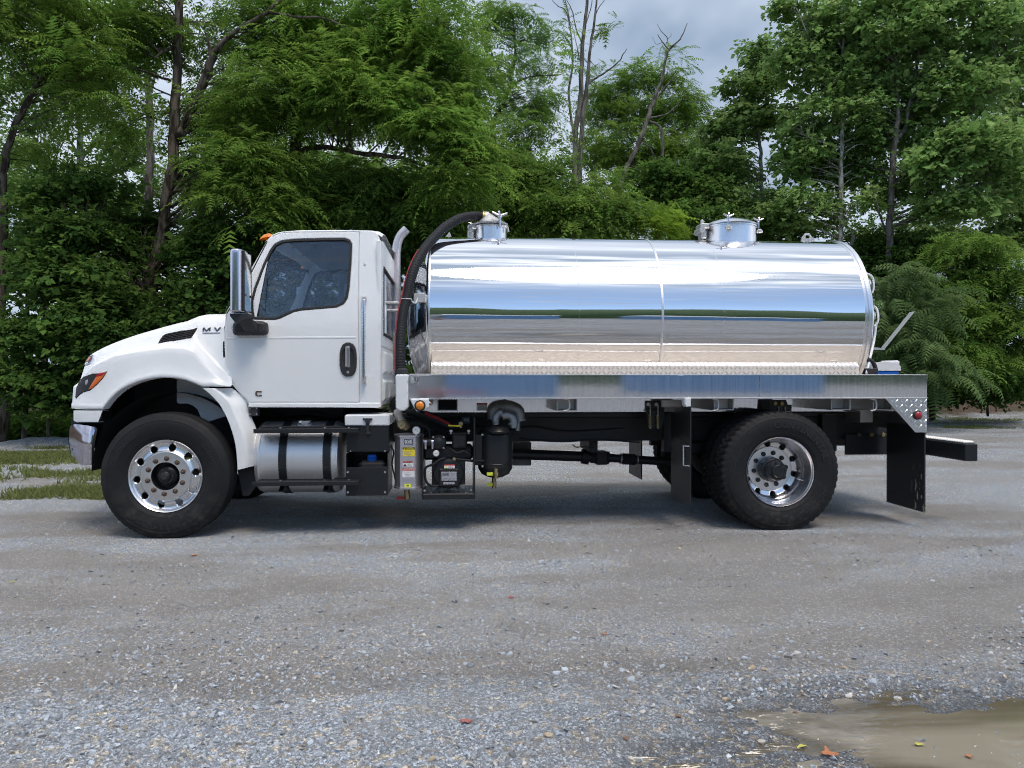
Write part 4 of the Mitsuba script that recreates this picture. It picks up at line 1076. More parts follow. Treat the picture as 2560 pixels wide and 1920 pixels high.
# sight glasses on the rear head
for u, v, rr_, yv in ((2148, 640, 0.055, TY - 0.1), (2183, 711, 0.075, TY - 0.33), (2188, 790, 0.075, TY - 0.36)):
    d = math.hypot(yv - TY, at(u, v, yv)[1] - TZ)
    xh = X1 + np.interp(d, [q[0] for q in head], [q[1] for q in head])
    z = at(u, v, yv)[1]
    n = key_for(TK + '__sight_glass')
    put(n, 'dome', lathe([(rr_, -0.03), (rr_, 0.02), (rr_ * 0.92, 0.045), (rr_ * 0.7, 0.07), (rr_ * 0.35, 0.085), (0, 0.088)], 'x', (xh, yv, z), 28), 'polished_alloy', 50)
    put(n, 'guard', tube(spline([(xh - 0.02, yv - 0.02, z + rr_ * 1.35), (xh + 0.06, yv - 0.02, z + rr_ * 1.3), (xh + 0.105, yv - 0.02, z + rr_ * 0.7), (xh + 0.11, yv - 0.02, z - rr_ * 0.7), (xh + 0.07, yv - 0.02, z - rr_ * 1.35), (xh - 0.02, yv - 0.02, z - rr_ * 1.4)], 26), 0.010, 8), 'plastic_white', 50)
    put(n, 'bolt', [rod((xh + 0.10, yv, z), (xh + 0.16, yv, z), 0.008), nut((xh + 0.14, yv, z), 0.018, 0.02, 'x')], 'black_plastic')
P('sight_tube', tube(spline([pt(2191, 806, TY - 0.3), pt(2185, 850, TY - 0.35), pt(2174, 900, TY - 0.45), pt(2166, 934, TY - 0.5)], 20), 0.012, 8), 'plastic_white', 50)
P('drain_hose', tube(spline([pt(2168, 898, 0.75), pt(2182, 905, 0.75), pt(2190, 928, 0.75), pt(2186, 944, 0.75)], 16), 0.020, 8), 'black_plastic', 50)
P('valve_cluster', [box(*sorted((at(2155, 930, 0.8)[0], at(2182, 930, 0.8)[0])), 0.7, 0.9, at(2160, 936, 0.8)[1], at(2160, 921, 0.8)[1])], 'black_plastic')
a, b, c = pt(2176, 866, 0.9), pt(2212, 872, 0.9), pt(2284, 782, 0.9)
w = np.array([0, 0.09, 0])
th = np.array([0.012, 0, 0.014])
P('splash_tray', [hull([a, b, a + w, b + w, a - [0, 0, 0.012], b - [0, 0, 0.012], a + w - [0, 0, 0.012], b + w - [0, 0, 0.012], a + [0, 0, -0.035]]), hull([b, c, b + th, c + th, b + w, c + w, b + w + th, c + w + th])], 'dull_alloy')

# ------------------------------------------------------------------ suction hose
hp = [(1213, 545, 1.19), (1200, 541.5, 1.17), (1180, 541, 1.12), (1150, 547, 1.02), (1116, 566, 0.88), (1085, 595, 0.72), (1059, 627, 0.58), (1038, 665, 0.47), (1025, 705, 0.40), (1018, 740, 0.36), (1009, 775, 0.31), (1004, 810, 0.27), (1001, 852, 0.22), (1000.5, 896, 0.18), (1001, 940, 0.16)]
C = spline([pt(*q) for q in hp], 620)
rr_ = 0.0425 + 0.0036 * np.abs(np.sin(np.arange(620) * np.pi / 7))
HS = P('suction_hose', tube(C, rr_, 18), 'hose_rubber', 60)
tn = np.gradient(C, axis=0)
tn /= np.linalg.norm(tn, axis=1, keepdims=True)
sd = np.cross(tn, [0, 1, 0])
sd /= np.linalg.norm(sd, axis=1, keepdims=True)
sd = np.where(sd[:, :1] > 0, -sd, sd)
put(HS, 'red_stripe', tube((C + sd * 0.041 + np.array([0, -0.018, 0]))[270:608], 0.0075, 6), 'hose_red', 60)
ck = C[int(620 * 0.66)]
put(HS, 'hose_strap', [lathe([(0.048 + 0.005 * math.cos(a_), 0.005 * math.sin(a_)) for a_ in np.arange(8) * np.pi / 4], 'z', (ck[0], ck[1], ck[2]), 24), tube(spline([ck + [0.04, 0, -0.01], ck + [0.08, 0.02, -0.03], ck + [0.10, 0.06, 0.02], ck + [0.14, 0.1, 0.03]], 14), 0.006, 6)], 'plastic_white', 50)
P('hose_bracket', [box(ck[0] + 0.06, ck[0] + 0.16, ck[1] + 0.05, ck[1] + 0.09, ck[2] - 0.02, ck[2] + 0.06, 0.004)], 'dull_alloy')
P('drain_line', tube(spline([pt(987, 960, 0.5), pt(986, 900, 0.5), pt(984, 985, 0.5)][:2] + [pt(985, 830, 0.6)], 8), 0.012, 6), 'grey_trim')
# exhaust stack
ep = [(990.5, 1000, 1.55), (990.5, 900, 1.55), (990.5, 760, 1.55), (990.5, 650, 1.55), (991, 628, 1.55), (995, 605, 1.55), (1003, 588, 1.55), (1017, 573, 1.55)]
E = spline([pt(*q) for q in ep], 50)
EX = P('exhaust_stack', tube(E, 0.046, 24, caps=False), 'stainless', 60)
put(EX, 'clamp', [tube([pt(990.5, 756, 1.55), pt(990.5, 762, 1.55)], 0.055, 20), tube([pt(990.5, 718, 1.55), pt(990.5, 722, 1.55)], 0.050, 20)], 'dull_alloy')
put(EX, 'muffler', tube([pt(979, 800, 1.75), pt(979, 712, 1.75), ], 0.075, 24), 'muffler_grey', 50)
put(EX, 'bracket', [box(at(960, 760, 1.5)[0], at(998, 760, 1.5)[0], 1.40, 1.44, at(980, 760, 1.4)[1], at(980, 753, 1.4)[1]), box(at(972, 780, 1.5)[0], at(998, 780, 1.5)[0], 1.40, 1.44, at(980, 778, 1.4)[1], at(980, 773, 1.4)[1])], 'plastic_white')
P('air_tank', tube([(XB + 0.10, 0.95, 1.06), (XB + 0.10, 1.9, 1.06)], 0.10, 20), 'chassis_black')
P('battery_cables', [tube(spline([pt(955, 1030, 0.5), pt(970, 1018, 0.5), pt(985, 1035, 0.5), pt(992, 1022, 0.45)], 16), 0.008, 5), tube(spline([pt(958, 1042, 0.5), pt(975, 1030, 0.5), pt(994, 1048, 0.5)], 16), 0.007, 5)], 'black_plastic')
P('blue_tote', [box(*sorted((at(790, 1030, 1.9)[0], at(905, 1030, 1.9)[0])), 1.85, 2.25, at(800, 1036, 1.85)[1], at(800, 1008, 1.85)[1], 0.02), box(at(952, 990, 1.3)[0], at(968, 990, 1.3)[0], 1.25, 1.6, at(960, 1003, 1.3)[1], at(960, 940, 1.3)[1], 0.02)], 'plastic_blue')

for i, (pts_, y_, r_) in enumerate([([(650, 1040), (700, 1046), (760, 1040), (830, 1048), (880, 1042)], 0.70, 0.010), ([(640, 1030), (690, 1036), (745, 1052), (800, 1046)], 0.66, 0.008), ([(655, 1052), (690, 1044), (725, 1034), (790, 1030), (850, 1036)], 0.74, 0.012),
                                    ([(1180, 1060), (1260, 1076), (1330, 1066), (1420, 1078), (1560, 1070)], 0.765, 0.007), ([(1300, 1098), (1400, 1104), (1500, 1100), (1600, 1106)], 0.77, 0.008), ([(1010, 1046), (1030, 1062), (1052, 1058), (1072, 1074), (1095, 1070)], 0.42, 0.009), ([(1062, 1085), (1080, 1078), (1102, 1088), (1122, 1076)], 0.36, 0.007),
                                    ([(1750, 1052), (1820, 1060), (1900, 1050)], 0.77, 0.007), ([(1126, 1122), (1142, 1132), (1160, 1128), (1178, 1138)], 0.19, 0.006), ([(975, 1110), (984, 1130), (980, 1160), (986, 1190), (990, 1208)], 0.30, 0.007)]):
    P('cable' if r_ < 0.009 else 'air_line', tube(spline([pt(u, v, y_ + 0.02 * math.sin(u)) for u, v in pts_], 30), r_, 6), 'black_plastic' if i % 3 else 'hose_rubber', 60)

# ------------------------------------------------------------------ fuel tank and steps
fx0, fx1 = at(652, 1143, 0.42)[0], at(860, 1143, 0.42)[0]
fz, frd = 0.632, 0.312
FT = P('fuel_tank', lathe([(0, fx0 + 0.004), (frd - 0.05, fx0 + 0.004), (frd - 0.015, fx0 + 0.016), (frd, fx0 + 0.045), (frd + 0.003, fx0 + 0.05), (frd + 0.003, fx0 + 0.062), (frd, fx0 + 0.066), (frd, fx1 - 0.066), (frd + 0.003, fx1 - 0.062), (frd + 0.003, fx1 - 0.05), (frd, fx1 - 0.045), (frd - 0.015, fx1 - 0.016), (frd - 0.05, fx1 - 0.004), (0, fx1 - 0.004)], 'x', (0, 0.42, fz), 96), 'satin_alloy', 35)
for u in (704.5, 815.5):
    x = at(u, 1143, 0.1)[0]
    put(FT, 'strap', lathe([(frd + 0.001, x - 0.034), (frd + 0.007, x - 0.032), (frd + 0.007, x + 0.032), (frd + 0.001, x + 0.034)], 'x', (0, 0.42, fz), 72), 'black_paint')
    put(FT, 'step_bracket', hull([[x + dx, y, z] for dx in (-0.02, 0.02) for y, z in [(0.16, fz + 0.20), (0.05, fz + 0.275), (0.05, fz + 0.262), (0.24, fz + 0.275)]]), 'black_paint')
    put(FT, 'step_bracket', hull([[x + dx, y, z] for dx in (-0.02, 0.02) for y, z in [(0.16, fz - 0.20), (0.05, fz - 0.262), (0.05, fz - 0.25), (0.24, fz - 0.275)]]), 'black_paint')
cx_, cz_ = at(763, 1056, 0.35)
put(FT, 'filler_cap', [lathe([(0.05, -0.03), (0.05, 0.0), (0.062, 0.004), (0.062, 0.022), (0.05, 0.028), (0, 0.03)], 'z', (cx_, 0.33, cz_ - 0.005), 12)], 'polished_alloy')
for (u0, v0, u1, v1, dv) in ((633, 1075, 896, 1070, 10), (629, 1208, 897, 1201, 11)):
    xa_, za_ = at(u0, v0, -0.01)
    xb_, zb2 = at(u1, v1, -0.01)
    zt_ = at(760, (v0 + v1) / 2, -0.01)[1]
    h_ = 0.034
    S = key_for(TK + '__step')
    put(S, 'tread', [box(xa_ + 0.01, xb_ - 0.005, 0.0, 0.16, zt_ - 0.010, zt_ - 0.004, 0.002)], 'black_paint')
    put(S, 'front_lip', [box(xa_, xb_, -0.012, 0.0, zt_ - h_, zt_ + 0.002, 0.003)], 'black_paint')
    put(S, 'rear_lip', [box(xa_ + 0.02, xb_ + 0.01, 0.155, 0.168, zt_ - 0.02, zt_ + 0.014, 0.003)], 'black_paint')
    gr = []
    for i in range(34):
        for j in range(3):
            cxg = xa_ + 0.03 + (xb_ - xa_ - 0.06) * i / 33 + (j % 2) * 0.012
            gr.append(hull([[cxg + 0.009 * math.cos(a_), 0.03 + 0.045 * j + 0.009 * math.sin(a_), zt_ - 0.005] for a_ in np.arange(5) * 1.257] + [[cxg, 0.03 + 0.045 * j, zt_ + 0.004]]))
    put(S, 'grip_studs', gr, 'black_paint', False, kind='stuff')
    for u in (701, 812, 872):
        put(S, 'bolt', disc((at(u, v0, 0.05)[0], 0.05, zt_ - 0.004), 0.012, 0.014, 'z', n=10), 'chrome')

# battery box with a grey lid and a T handle, urea tank below
bx0, bx1 = at(862, 1100, 0.12)[0], at(974, 1100, 0.12)[0]
zl0, zl1_ = at(900, 1064, 0.12)[1], at(900, 1037, 0.12)[1]
zb0 = at(900, 1130.5, 0.12)[1]
BB = P('battery_box', box(bx0 + 0.012, bx1 - 0.006, 0.125, 0.62, zb0, zl0 + 0.01, 0.006), 'black_paint')
put(BB, 'lid', box(bx0, bx1, 0.112, 0.64, zl0, zl1_, 0.008), 'plastic_white')
hx, hz = at(919, 1049, 0.1)
hzb = at(919, 1086, 0.1)[1]
put(BB, 'lid_latch', [box(hx - 0.042, hx + 0.042, 0.092, 0.108, hz - 0.008 + 0.004, hz + 0.012, 0.005), disc((hx, 0.085, hz - 0.01), 0.022, 0.03), hull([[hx - 0.016, 0.095, hz - 0.01], [hx + 0.016, 0.095, hz - 0.01], [hx - 0.010, 0.10, hzb + 0.02], [hx + 0.012, 0.10, hzb + 0.02], [hx - 0.016, 0.115, hz - 0.01], [hx + 0.012, 0.115, hzb + 0.02]]), box(hx - 0.016, hx + 0.024, 0.10, 0.13, hzb - 0.004, hzb + 0.022, 0.006)], 'black_plastic')
for u in (876, 962):
    x, z = at(u, 1128, 0.12)
    put(BB, 'bolt', disc((x, 0.116, z), 0.007, 0.012, n=12), 'chrome')
uz0, uz1 = at(900, 1240, 0.12)[1], at(900, 1168, 0.12)[1]
ux0, ux1 = at(864, 1200, 0.12)[0], at(969, 1200, 0.12)[0]
UB = P('urea_tank_guard', plate(rrect(ux0, ux1, uz0, uz1, 0.012), 0.125, 0.006, 0.002), 'black_paint')
for u in (869, 962):
    for v in (1181, 1231):
        x, z = at(u, v, 0.12)
        put(UB, 'bolt', disc((x, 0.117, z), 0.010, 0.012, n=14), 'chrome')
put(UB, 'side_wall', [box(ux0, ux0 + 0.006, 0.131, 0.6, uz0, zb0 - 0.012), box(ux1 - 0.006, ux1, 0.131, 0.6, uz0, zb0 - 0.012), box(ux0, ux1, 0.58, 0.6, uz0, zb0 - 0.012)], 'black_paint')
UT = P('urea_tank', box(ux0 + 0.10, ux1 - 0.02, 0.17, 0.56, uz0 + 0.02, uz1 + 0.05, 0.03), 'black_plastic')
x, z = at(930, 1152, 0.22)
put(UT, 'filler_neck', tube([(x, 0.26, uz1 + 0.0), (x, 0.225, uz1 + 0.055)], [0.042, 0.038], 20), 'chassis_black')
put(UT, 'blue_cap', [tube([(x, 0.232, uz1 + 0.048), (x, 0.212, uz1 + 0.080)], 0.042, 14), box(x - 0.036, x + 0.036, 0.196, 0.222, uz1 + 0.075, uz1 + 0.098, 0.006)], 'plastic_blue')

# ------------------------------------------------------------------ vacuum pump set
# moisture trap of stainless steel: an eight sided can
mx0, mx1 = at(984, 1150, 0.10)[0], at(1056, 1150, 0.10)[0]
mz0, mz1 = at(1020, 1219, 0.10)[1], at(1020, 1092, 0.10)[1]
oc = np.array([(mx0, 0.19), (at(1000, 1150, 0.08)[0], 0.080), (at(1038.5, 1150, 0.08)[0], 0.080), (mx1, 0.16), (mx1, 0.32), (mx1 - 0.05, 0.40), (mx0 + 0.05, 0.40), (mx0, 0.33)])
rings = [np.column_stack([oc, np.full(len(oc), z)]) for z in (mz0, mz1)]
MT = P('moisture_trap', grid_mesh(np.stack([np.repeat(rings[0].mean(0)[None], len(oc), 0), rings[0], rings[1], np.repeat(rings[1].mean(0)[None], len(oc), 0)]), wrap=True), 'stainless', 20)
o2 = oc.mean(0) + (oc - oc.mean(0)) * 1.06
for z, nm in ((mz0 - 0.012, 'bottom_flange'), (mz1 - 0.002, 'top_flange')):
    put(MT, nm, hull([[x, y, z + dz] for x, y in o2 for dz in (0, 0.014)]), 'stainless')
x, z = at(1041, 1075.5, 0.10)
put(MT, 'gauge', [lathe([(0, 0), (0.028, 0), (0.033, -0.003), (0.035, 0.006), (0.034, 0.03), (0, 0.03)], 'y', (x, 0.08, z), 28), rod((x, 0.1, z - 0.05), (x, 0.1, z - 0.03), 0.012)], 'dull_alloy')
put(MT, 'gauge_face', disc((x, 0.0755, z), 0.028, 0.005, n=28), 'sticker_white')
put(MT, 'gauge_needle', hull([[x - 0.016, 0.0745, z + 0.010], [x + 0.012, 0.0745, z - 0.010], [x + 0.014, 0.0745, z - 0.008], [x - 0.015, 0.0735, z + 0.012]]), 'print_black')


def sticker(parent, name, u0, v0, u1, v1, y, m, items=(), lab=None):
    x0, z0 = at(u0, v1, y)
    x1, z1 = at(u1, v0, y)
    k = put(parent, name, box(x0, x1, y - 0.0015, y, z0, z1, 0.0004), m, label=lab)
    w, h = x1 - x0, z1 - z0
    for nm, mm, kind, a in items:
        if kind == 't':
            s, fx_, fz_, fh, fw = a
            me = text_on(s, x0 + fx_ * w, y - 0.0035, z0 + fz_ * h, fh * h, 0.0006, True, fw * w)
        else:
            me = cat([box(x0 + a_[0] * w, x0 + a_[2] * w, y - 0.0024, y - 0.0014, z0 + a_[1] * h, z0 + a_[3] * h, 0.0001) for a_ in a])
        put(k, nm, me, mm, False)
    return k


lines = lambda n, x0=0.08, x1=0.9, z0=0.1, z1=0.6, seed=1: [(x0, z0 + (z1 - z0) * (i + 0.2) / n, x0 + (x1 - x0) * (0.7 + 0.3 * ((i * 7 + seed) % 5) / 5), z0 + (z1 - z0) * (i + 0.55) / n) for i in range(n)]
ys = 0.0795
tri_ = lambda: None
sticker(MT, 'brand_sticker', 1010.5, 1098, 1032, 1111.5, ys, 'sticker_navy', [('lettering', 'sticker_white', 't', ('NVE', 0.08, 0.30, 0.56, 0.84)), ('underline', 'sticker_white', 'b', [(0.08, 0.10, 0.92, 0.17)])])
sticker(MT, 'caution_sticker', 1006.5, 1118, 1037, 1140.5, ys, 'sticker_yellow', [('header', 'print_black', 'b', [(0, 0.74, 1, 1)]), ('lettering', 'sticker_yellow', 't', ('▲ CAUTION', 0.08, 0.79, 0.16, 0.84)), ('small_print', 'print_grey', 'b', lines(5))])
sticker(MT, 'warning_sticker', 1006.5, 1153, 1033, 1167, ys, 'sticker_white', [('header', 'sticker_red', 'b', [(0, 0.72, 1, 1)]), ('lettering', 'print_black', 't', ('▲ WARNING', 0.18, 0.77, 0.17, 0.66)), ('small_print', 'print_grey', 'b', lines(3, 0.45)), ('pictogram', 'print_black', 't', ('▲', 0.08, 0.12, 0.45, 0.28))])
sticker(MT, 'attention_sticker', 1005.5, 1171, 1036, 1193.5, ys, 'sticker_white', [('header', 'sticker_red', 'b', [(0, 0.74, 1, 1)]), ('lettering', 'sticker_white', 't', ('▲ ATTENTION', 0.08, 0.79, 0.17, 0.88)), ('small_print', 'print_grey', 'b', lines(3, 0.2, 0.8))])
sticker(MT, 'lime_tag', 1011, 1210, 1027.5, 1218.5, ys, 'tag_lime', [('small_print', 'print_black', 'b', [(0.28, 0.55, 0.70, 0.68), (0.30, 0.32, 0.66, 0.45)])])
x, z = at(1017, 1228, 0.2)
zz = at(1017, 1247, 0.2)[1]
put(MT, 'drain_valve', [rod((x, 0.2, mz0), (x, 0.2, zz + 0.02), 0.024), nut((x, 0.2, zz - 0.005), 0.026, 0.05, 'z')], 'brass')
put(MT, 'red_lever', box(at(992, 1244, 0.18)[0], at(1010, 1244, 0.18)[0], 0.16, 0.19, zz - 0.0, zz + 0.022, 0.004), 'handle_red')
# side plates and cradle of the pump
z0, z1 = at(1120, 1249, 0.10)[1], at(1120, 1042, 0.10)[1]
PU = P('vacuum_pump', None or cat([box(at(1054, 1200, 0.1)[0], at(1054, 1200, 0.1)[0] + 0.012, 0.10, 0.62, z0, at(1120, 1083, 0.1)[1]), box(at(1184, 1200, 0.1)[0], at(1184, 1200, 0.1)[0] + 0.014, 0.10, 0.62, z0, at(1120, 1045, 0.1)[1]),
                              box(at(1056, 1240, 0.1)[0], at(1187, 1240, 0.1)[0], 0.10, 0.62, z0, z0 + 0.05, 0.008)]), 'black_paint')
pcx, pcz = at(1121, 1184, 0.2)
put(PU, 'pump_body', cat([lathe([(0.0, 0.17), (0.10, 0.17), (0.125, 0.18), (0.132, 0.20), (0.132, 0.23), (0.122, 0.235), (0.122, 0.27), (0.132, 0.275), (0.132, 0.31), (0.122, 0.315), (0.122, 0.36), (0.132, 0.365), (0.13, 0.52), (0, 0.53)], 'y', (pcx, 0, pcz), 30)] + [box(pcx - 0.145, pcx + 0.145, 0.21 + 0.05 * i, 0.225 + 0.05 * i, pcz - 0.10, pcz + 0.11, 0.004) for i in range(5)]), 'black_paint', 25)
x0, x1 = at(1097, 1200, 0.14)[0], at(1148, 1200, 0.14)[0]
za, zb2 = at(1120, 1217, 0.14)[1], at(1120, 1172, 0.14)[1]
put(PU, 'end_box', box(x0, x1, 0.14, 0.22, za, zb2, 0.008), 'black_paint')
sticker(PU, 'pump_plate', 1103.5, 1179.5, 1141.5, 1202, 0.139, 'stainless', [('lettering', 'print_black', 't', ('NVE', 0.08, 0.55, 0.30, 0.40)), ('model_name', 'print_grey', 't', ('Challenger', 0.08, 0.14, 0.15, 0.58)), ('small_print', 'print_grey', 'b', [(0.70, 0.14, 0.92, 0.26)] + lines(3, 0.66, 0.94, 0.5, 0.9))])
sticker(PU, 'serial_plate', 1108, 1205, 1136.5, 1211, 0.139, 'stainless', [('lettering', 'print_grey', 'b', lines(2, 0.05, 0.95, 0.2, 0.9))])
sticker(PU, 'warning_sticker', 1110, 1161, 1137, 1171, 0.139, 'sticker_white', [('header', 'sticker_red', 'b', [(0, 0.70, 1, 1)]), ('small_print', 'print_grey', 'b', lines(3, 0.4)), ('pictogram', 'tag_lime', 't', ('▲', 0.1, 0.1, 0.45, 0.2))])
for u0, u1 in ((1078, 1100), (1165, 1144)):
    a_, b_ = pt(u0, 1240, 0.16), pt(u1, 1218, 0.18)
    put(PU, 'foot', hull([a_ + [-0.025, 0, 0], a_ + [0.025, 0, 0], b_ + [-0.022, 0, 0], b_ + [0.022, 0, 0], a_ + [-0.025, 0.25, 0], a_ + [0.025, 0.25, 0], b_ + [-0.022, 0.25, 0], b_ + [0.022, 0.25, 0]]), 'black_paint')
    put(PU, 'foot_bolt', [rod(a_ + [0, -0.03, -0.01], a_ + [0, -0.03, 0.035], 0.008), nut(a_ + [0, -0.03, 0.0], 0.015, 0.014, 'z')], 'chrome')
for u, v in ((1059, 1238), (1061, 1227), (1178, 1225), (1180, 1237)):
    put(PU, 'frame_bolt', nut(pt(u, v, 0.12), 0.011, 0.02, 'y'), 'chrome')
# manifold above: flange on the left, gear housing on the right
x, z = at(1096, 1107, 0.2)
put(PU, 'inlet_flange', [disc((x, 0.20, z), 0.068, 0.05, b=0.01, n=32), box(x - 0.055, x + 0.055, 0.215, 0.25, z - 0.055, z + 0.055, 0.01), lathe([(0.05, 0.19), (0.045, 0.16), (0.02, 0.15), (0, 0.15)], 'y', (x, 0.03, z), 24), tube([(x - 0.03, 0.24, z), (x - 0.22, 0.24, z)], 0.045, 20)], 'black_paint')
for dx, dz in ((-0.045, 0.05), (0.045, 0.05), (0.045, -0.045)):
    put(PU, 'flange_bolt', nut((x + dx, 0.196, z + dz), 0.010, 0.02), 'chrome')
for u in (1064, 1081.5):
    x2, z2 = at(u, 1109, 0.2)
    put(PU, 'hose_clamp', [tube([(x2 - 0.011, 0.24, z2), (x2 + 0.011, 0.24, z2)], 0.052, 24), box(x2 - 0.010, x2 + 0.010, 0.180, 0.195, z2 - 0.05, z2 + 0.012, 0.004)], 'chrome')
gx0, gz0 = at(1130, 1123, 0.2)
gx1, gz1 = at(1168, 1086, 0.2)
put(PU, 'gear_housing', [box(gx0, gx1, 0.20, 0.5, gz0, gz1, 0.014), disc(((gx0 + gx1) / 2 + 0.02, 0.185, (gz0 + gz1) / 2 - 0.015), 0.028, 0.02), box(gx0 - 0.03, gx1 + 0.03, 0.22, 0.5, gz1 - 0.002, gz1 + 0.016, 0.005), box(gx0 - 0.25, gx1 + 0.05, 0.26, 0.55, gz0 - 0.10, gz0 + 0.02, 0.02)], 'black_paint')
for u in (1127.5, 1172):
    put(PU, 'stud', [box(at(u - 4, 1078, 0.2)[0], at(u + 4, 1078, 0.2)[0], 0.18, 0.24, at(u, 1080, 0.2)[1], at(u, 1074.5, 0.2)[1], 0.003), rod(pt(u, 1085, 0.2), pt(u, 1079, 0.2), 0.009)], 'dull_alloy')
x, z = at(1090, 1134, 0.15)
put(PU, 'gauge', disc((x, 0.15, z), 0.029, 0.03, b=0.004, n=28), 'dull_alloy')
put(PU, 'gauge_face', disc((x, 0.1455, z), 0.023, 0.006, n=28), 'sticker_white')
put(PU, 'gauge_needle', hull([[x - 0.012, 0.1445, z - 0.002], [x + 0.012, 0.1445, z + 0.003], [x - 0.012, 0.1445, z + 0.001], [x + 0.012, 0.1437, z + 0.0045]]), 'print_black')
put(PU, 'oil_hose', [tube(spline([pt(1112, 1145, 0.16), pt(1098, 1150, 0.14), pt(1085, 1160, 0.13), pt(1064, 1170, 0.13), pt(1063, 1195, 0.13), pt(1070, 1210, 0.13), pt(1085, 1216, 0.14), pt(1098, 1214, 0.16)], 50), 0.011, 8), tube(spline([pt(1138, 1148, 0.15), pt(1160, 1150, 0.14), pt(1185, 1152, 0.16), pt(1208, 1153, 0.2)], 24), 0.012, 8),
                     tube(spline([pt(1072, 1120, 0.24), pt(1074, 1085, 0.22), pt(1066, 1068, 0.22), pt(1040, 1058, 0.25), pt(1015, 1062, 0.3)], 30), 0.010, 8)], 'hose_rubber', 50)
put(PU, 'hose_fitting', [rod(pt(1132, 1147, 0.145), pt(1139, 1149, 0.145), 0.014), nut(pt(1136, 1148, 0.13), 0.014, 0.02)], 'brass')
put(PU, 'valve_lever', [hull([pt(1120, 1062, 0.2), pt(1120, 1065.5, 0.2), pt(1151, 1063, 0.2), pt(1151, 1067, 0.2), pt(1120, 1062, 0.21), pt(1120, 1065.5, 0.21), pt(1151, 1063, 0.21), pt(1151, 1067, 0.21)])], 'handle_yellow')
put(PU, 'valve_body', [nut(pt(1152, 1060, 0.21), 0.022, 0.05), rod(pt(1152, 1070, 0.22), pt(1152, 1058, 0.22), 0.014)], 'brass')
put(PU, 'return_hose', [tube(spline([pt(1020, 1030, 0.5), pt(1060, 1038, 0.42), pt(1100, 1054, 0.36), pt(1125, 1066, 0.34), pt(1150, 1068, 0.3)], 30), 0.034, 12)], 'hose_rubber', 50)
put(PU, 'return_hose_stripe', [tube(spline([pt(1063, 1033, 0.38), pt(1090, 1044, 0.345), pt(1112, 1055, 0.325), pt(1124, 1060.5, 0.31)], 20), 0.014, 6)], 'hose_red', 50)
x, z = at(1168, 1051, 0.4)
P('brand_plate', [box(at(1155, 1058, 0.4)[0], at(1176, 1044, 0.4)[0], 0.40, 0.41, at(1155, 1060, 0.4)[1], at(1155, 1042, 0.4)[1])], 'sticker_navy')
P('brand_plate_lettering', text_on('NVE', at(1160, 1053, 0.4)[0], 0.399, at(1160, 1053, 0.4)[1], 0.022, 0.001, True, 0.045), 'print_grey', False)
# black final filter drum with galvanised pipes
dx, dz0 = at(1238, 1195, 0.32)
dz1 = at(1238, 1066, 0.32)[1]
dr_ = (at(1281, 1130, 0.32)[0] - at(1194, 1130, 0.32)[0]) / 2
FD = P('filter_drum', lathe([(0, dz0), (dr_ * 0.45, dz0 + 0.012), (dr_ * 0.8, dz0 + 0.04), (dr_ * 0.97, dz0 + 0.085), (dr_, dz0 + 0.12), (dr_, dz1 - 0.09), (dr_ * 0.93, dz1 - 0.05), (dr_ * 0.7, dz1 - 0.02), (dr_ * 0.3, dz1), (0, dz1)], 'z', (dx, 0.32, 0), 48), 'black_paint', 50)
put(FD, 'neck', [lathe([(dr_ * 0.62, dz1 - 0.05), (dr_ * 0.66, dz1 - 0.035), (dr_ * 0.5, dz1 + 0.0), (dr_ * 0.3, dz1 + 0.01)], 'z', (dx + 0.02, 0.2, 0), 32)], 'black_paint', 40)
put(FD, 'seam', lathe([(dr_ + 0.001, dz0 + 0.13), (dr_ + 0.005, dz0 + 0.135), (dr_ + 0.001, dz0 + 0.14)], 'z', (dx, 0.32, 0), 48), 'black_paint', 50)
p_ = [pt(1240, 1062, 0.25), pt(1239, 1048, 0.25), pt(1243, 1037, 0.25), pt(1252, 1031, 0.25)]
put(FD, 'pipe_elbow', [tube(spline(p_, 16), [0.030] * 3 + [0.034] * 10 + [0.038] * 3, 18), tube([pt(1251, 1033, 0.25), pt(1256, 1032, 0.25)], 0.048, 18)], 'galvanised', 50)
put(FD, 'pipe_elbow', [tube(spline([pt(1256, 1040, 0.22), pt(1268, 1038, 0.22), pt(1280, 1043, 0.22), pt(1284, 1055, 0.22), pt(1284, 1066, 0.22)], 20), 0.036, 18), tube([pt(1282, 1055, 0.22), pt(1283, 1060, 0.22)], 0.046, 18)], 'galvanised', 50)
put(FD, 'pipe_elbow', [tube(spline([pt(1234, 1048, 0.38), pt(1236, 1026, 0.38), pt(1250, 1018, 0.38), pt(1275, 1018, 0.38), pt(1294, 1027, 0.38), pt(1297, 1048, 0.38)], 24), 0.058, 18), tube([pt(1260, 1017, 0.38), pt(1265, 1017, 0.38)], 0.068, 18), tube([pt(1297, 1047, 0.38), pt(1297, 1052, 0.38)], 0.066, 18)], 'galvanised', 50)
put(FD, 'pipe_stub', tube([pt(1284, 1064, 0.22), pt(1284, 1070, 0.22)], 0.028, 14), 'galvanised', 50)
put(FD, 'pipe_stub', [tube([pt(1294, 1050, 0.38), pt(1294, 1077, 0.38)], 0.024, 14)], 'galvanised', 50)
x, z = at(1240, 1185, 0.14)
put(FD, 'drain_valve', [rod((x, 0.15, z - 0.04), (x, 0.15, z + 0.045), 0.018), nut((x, 0.15, z - 0.018), 0.024, 0.03, 'z'), rod((x - 0.01, 0.3, dz0 - 0.09), (x - 0.01, 0.3, dz0 + 0.01), 0.018), nut((x - 0.01, 0.3, dz0 - 0.07), 0.024, 0.045, 'z')], 'brass')
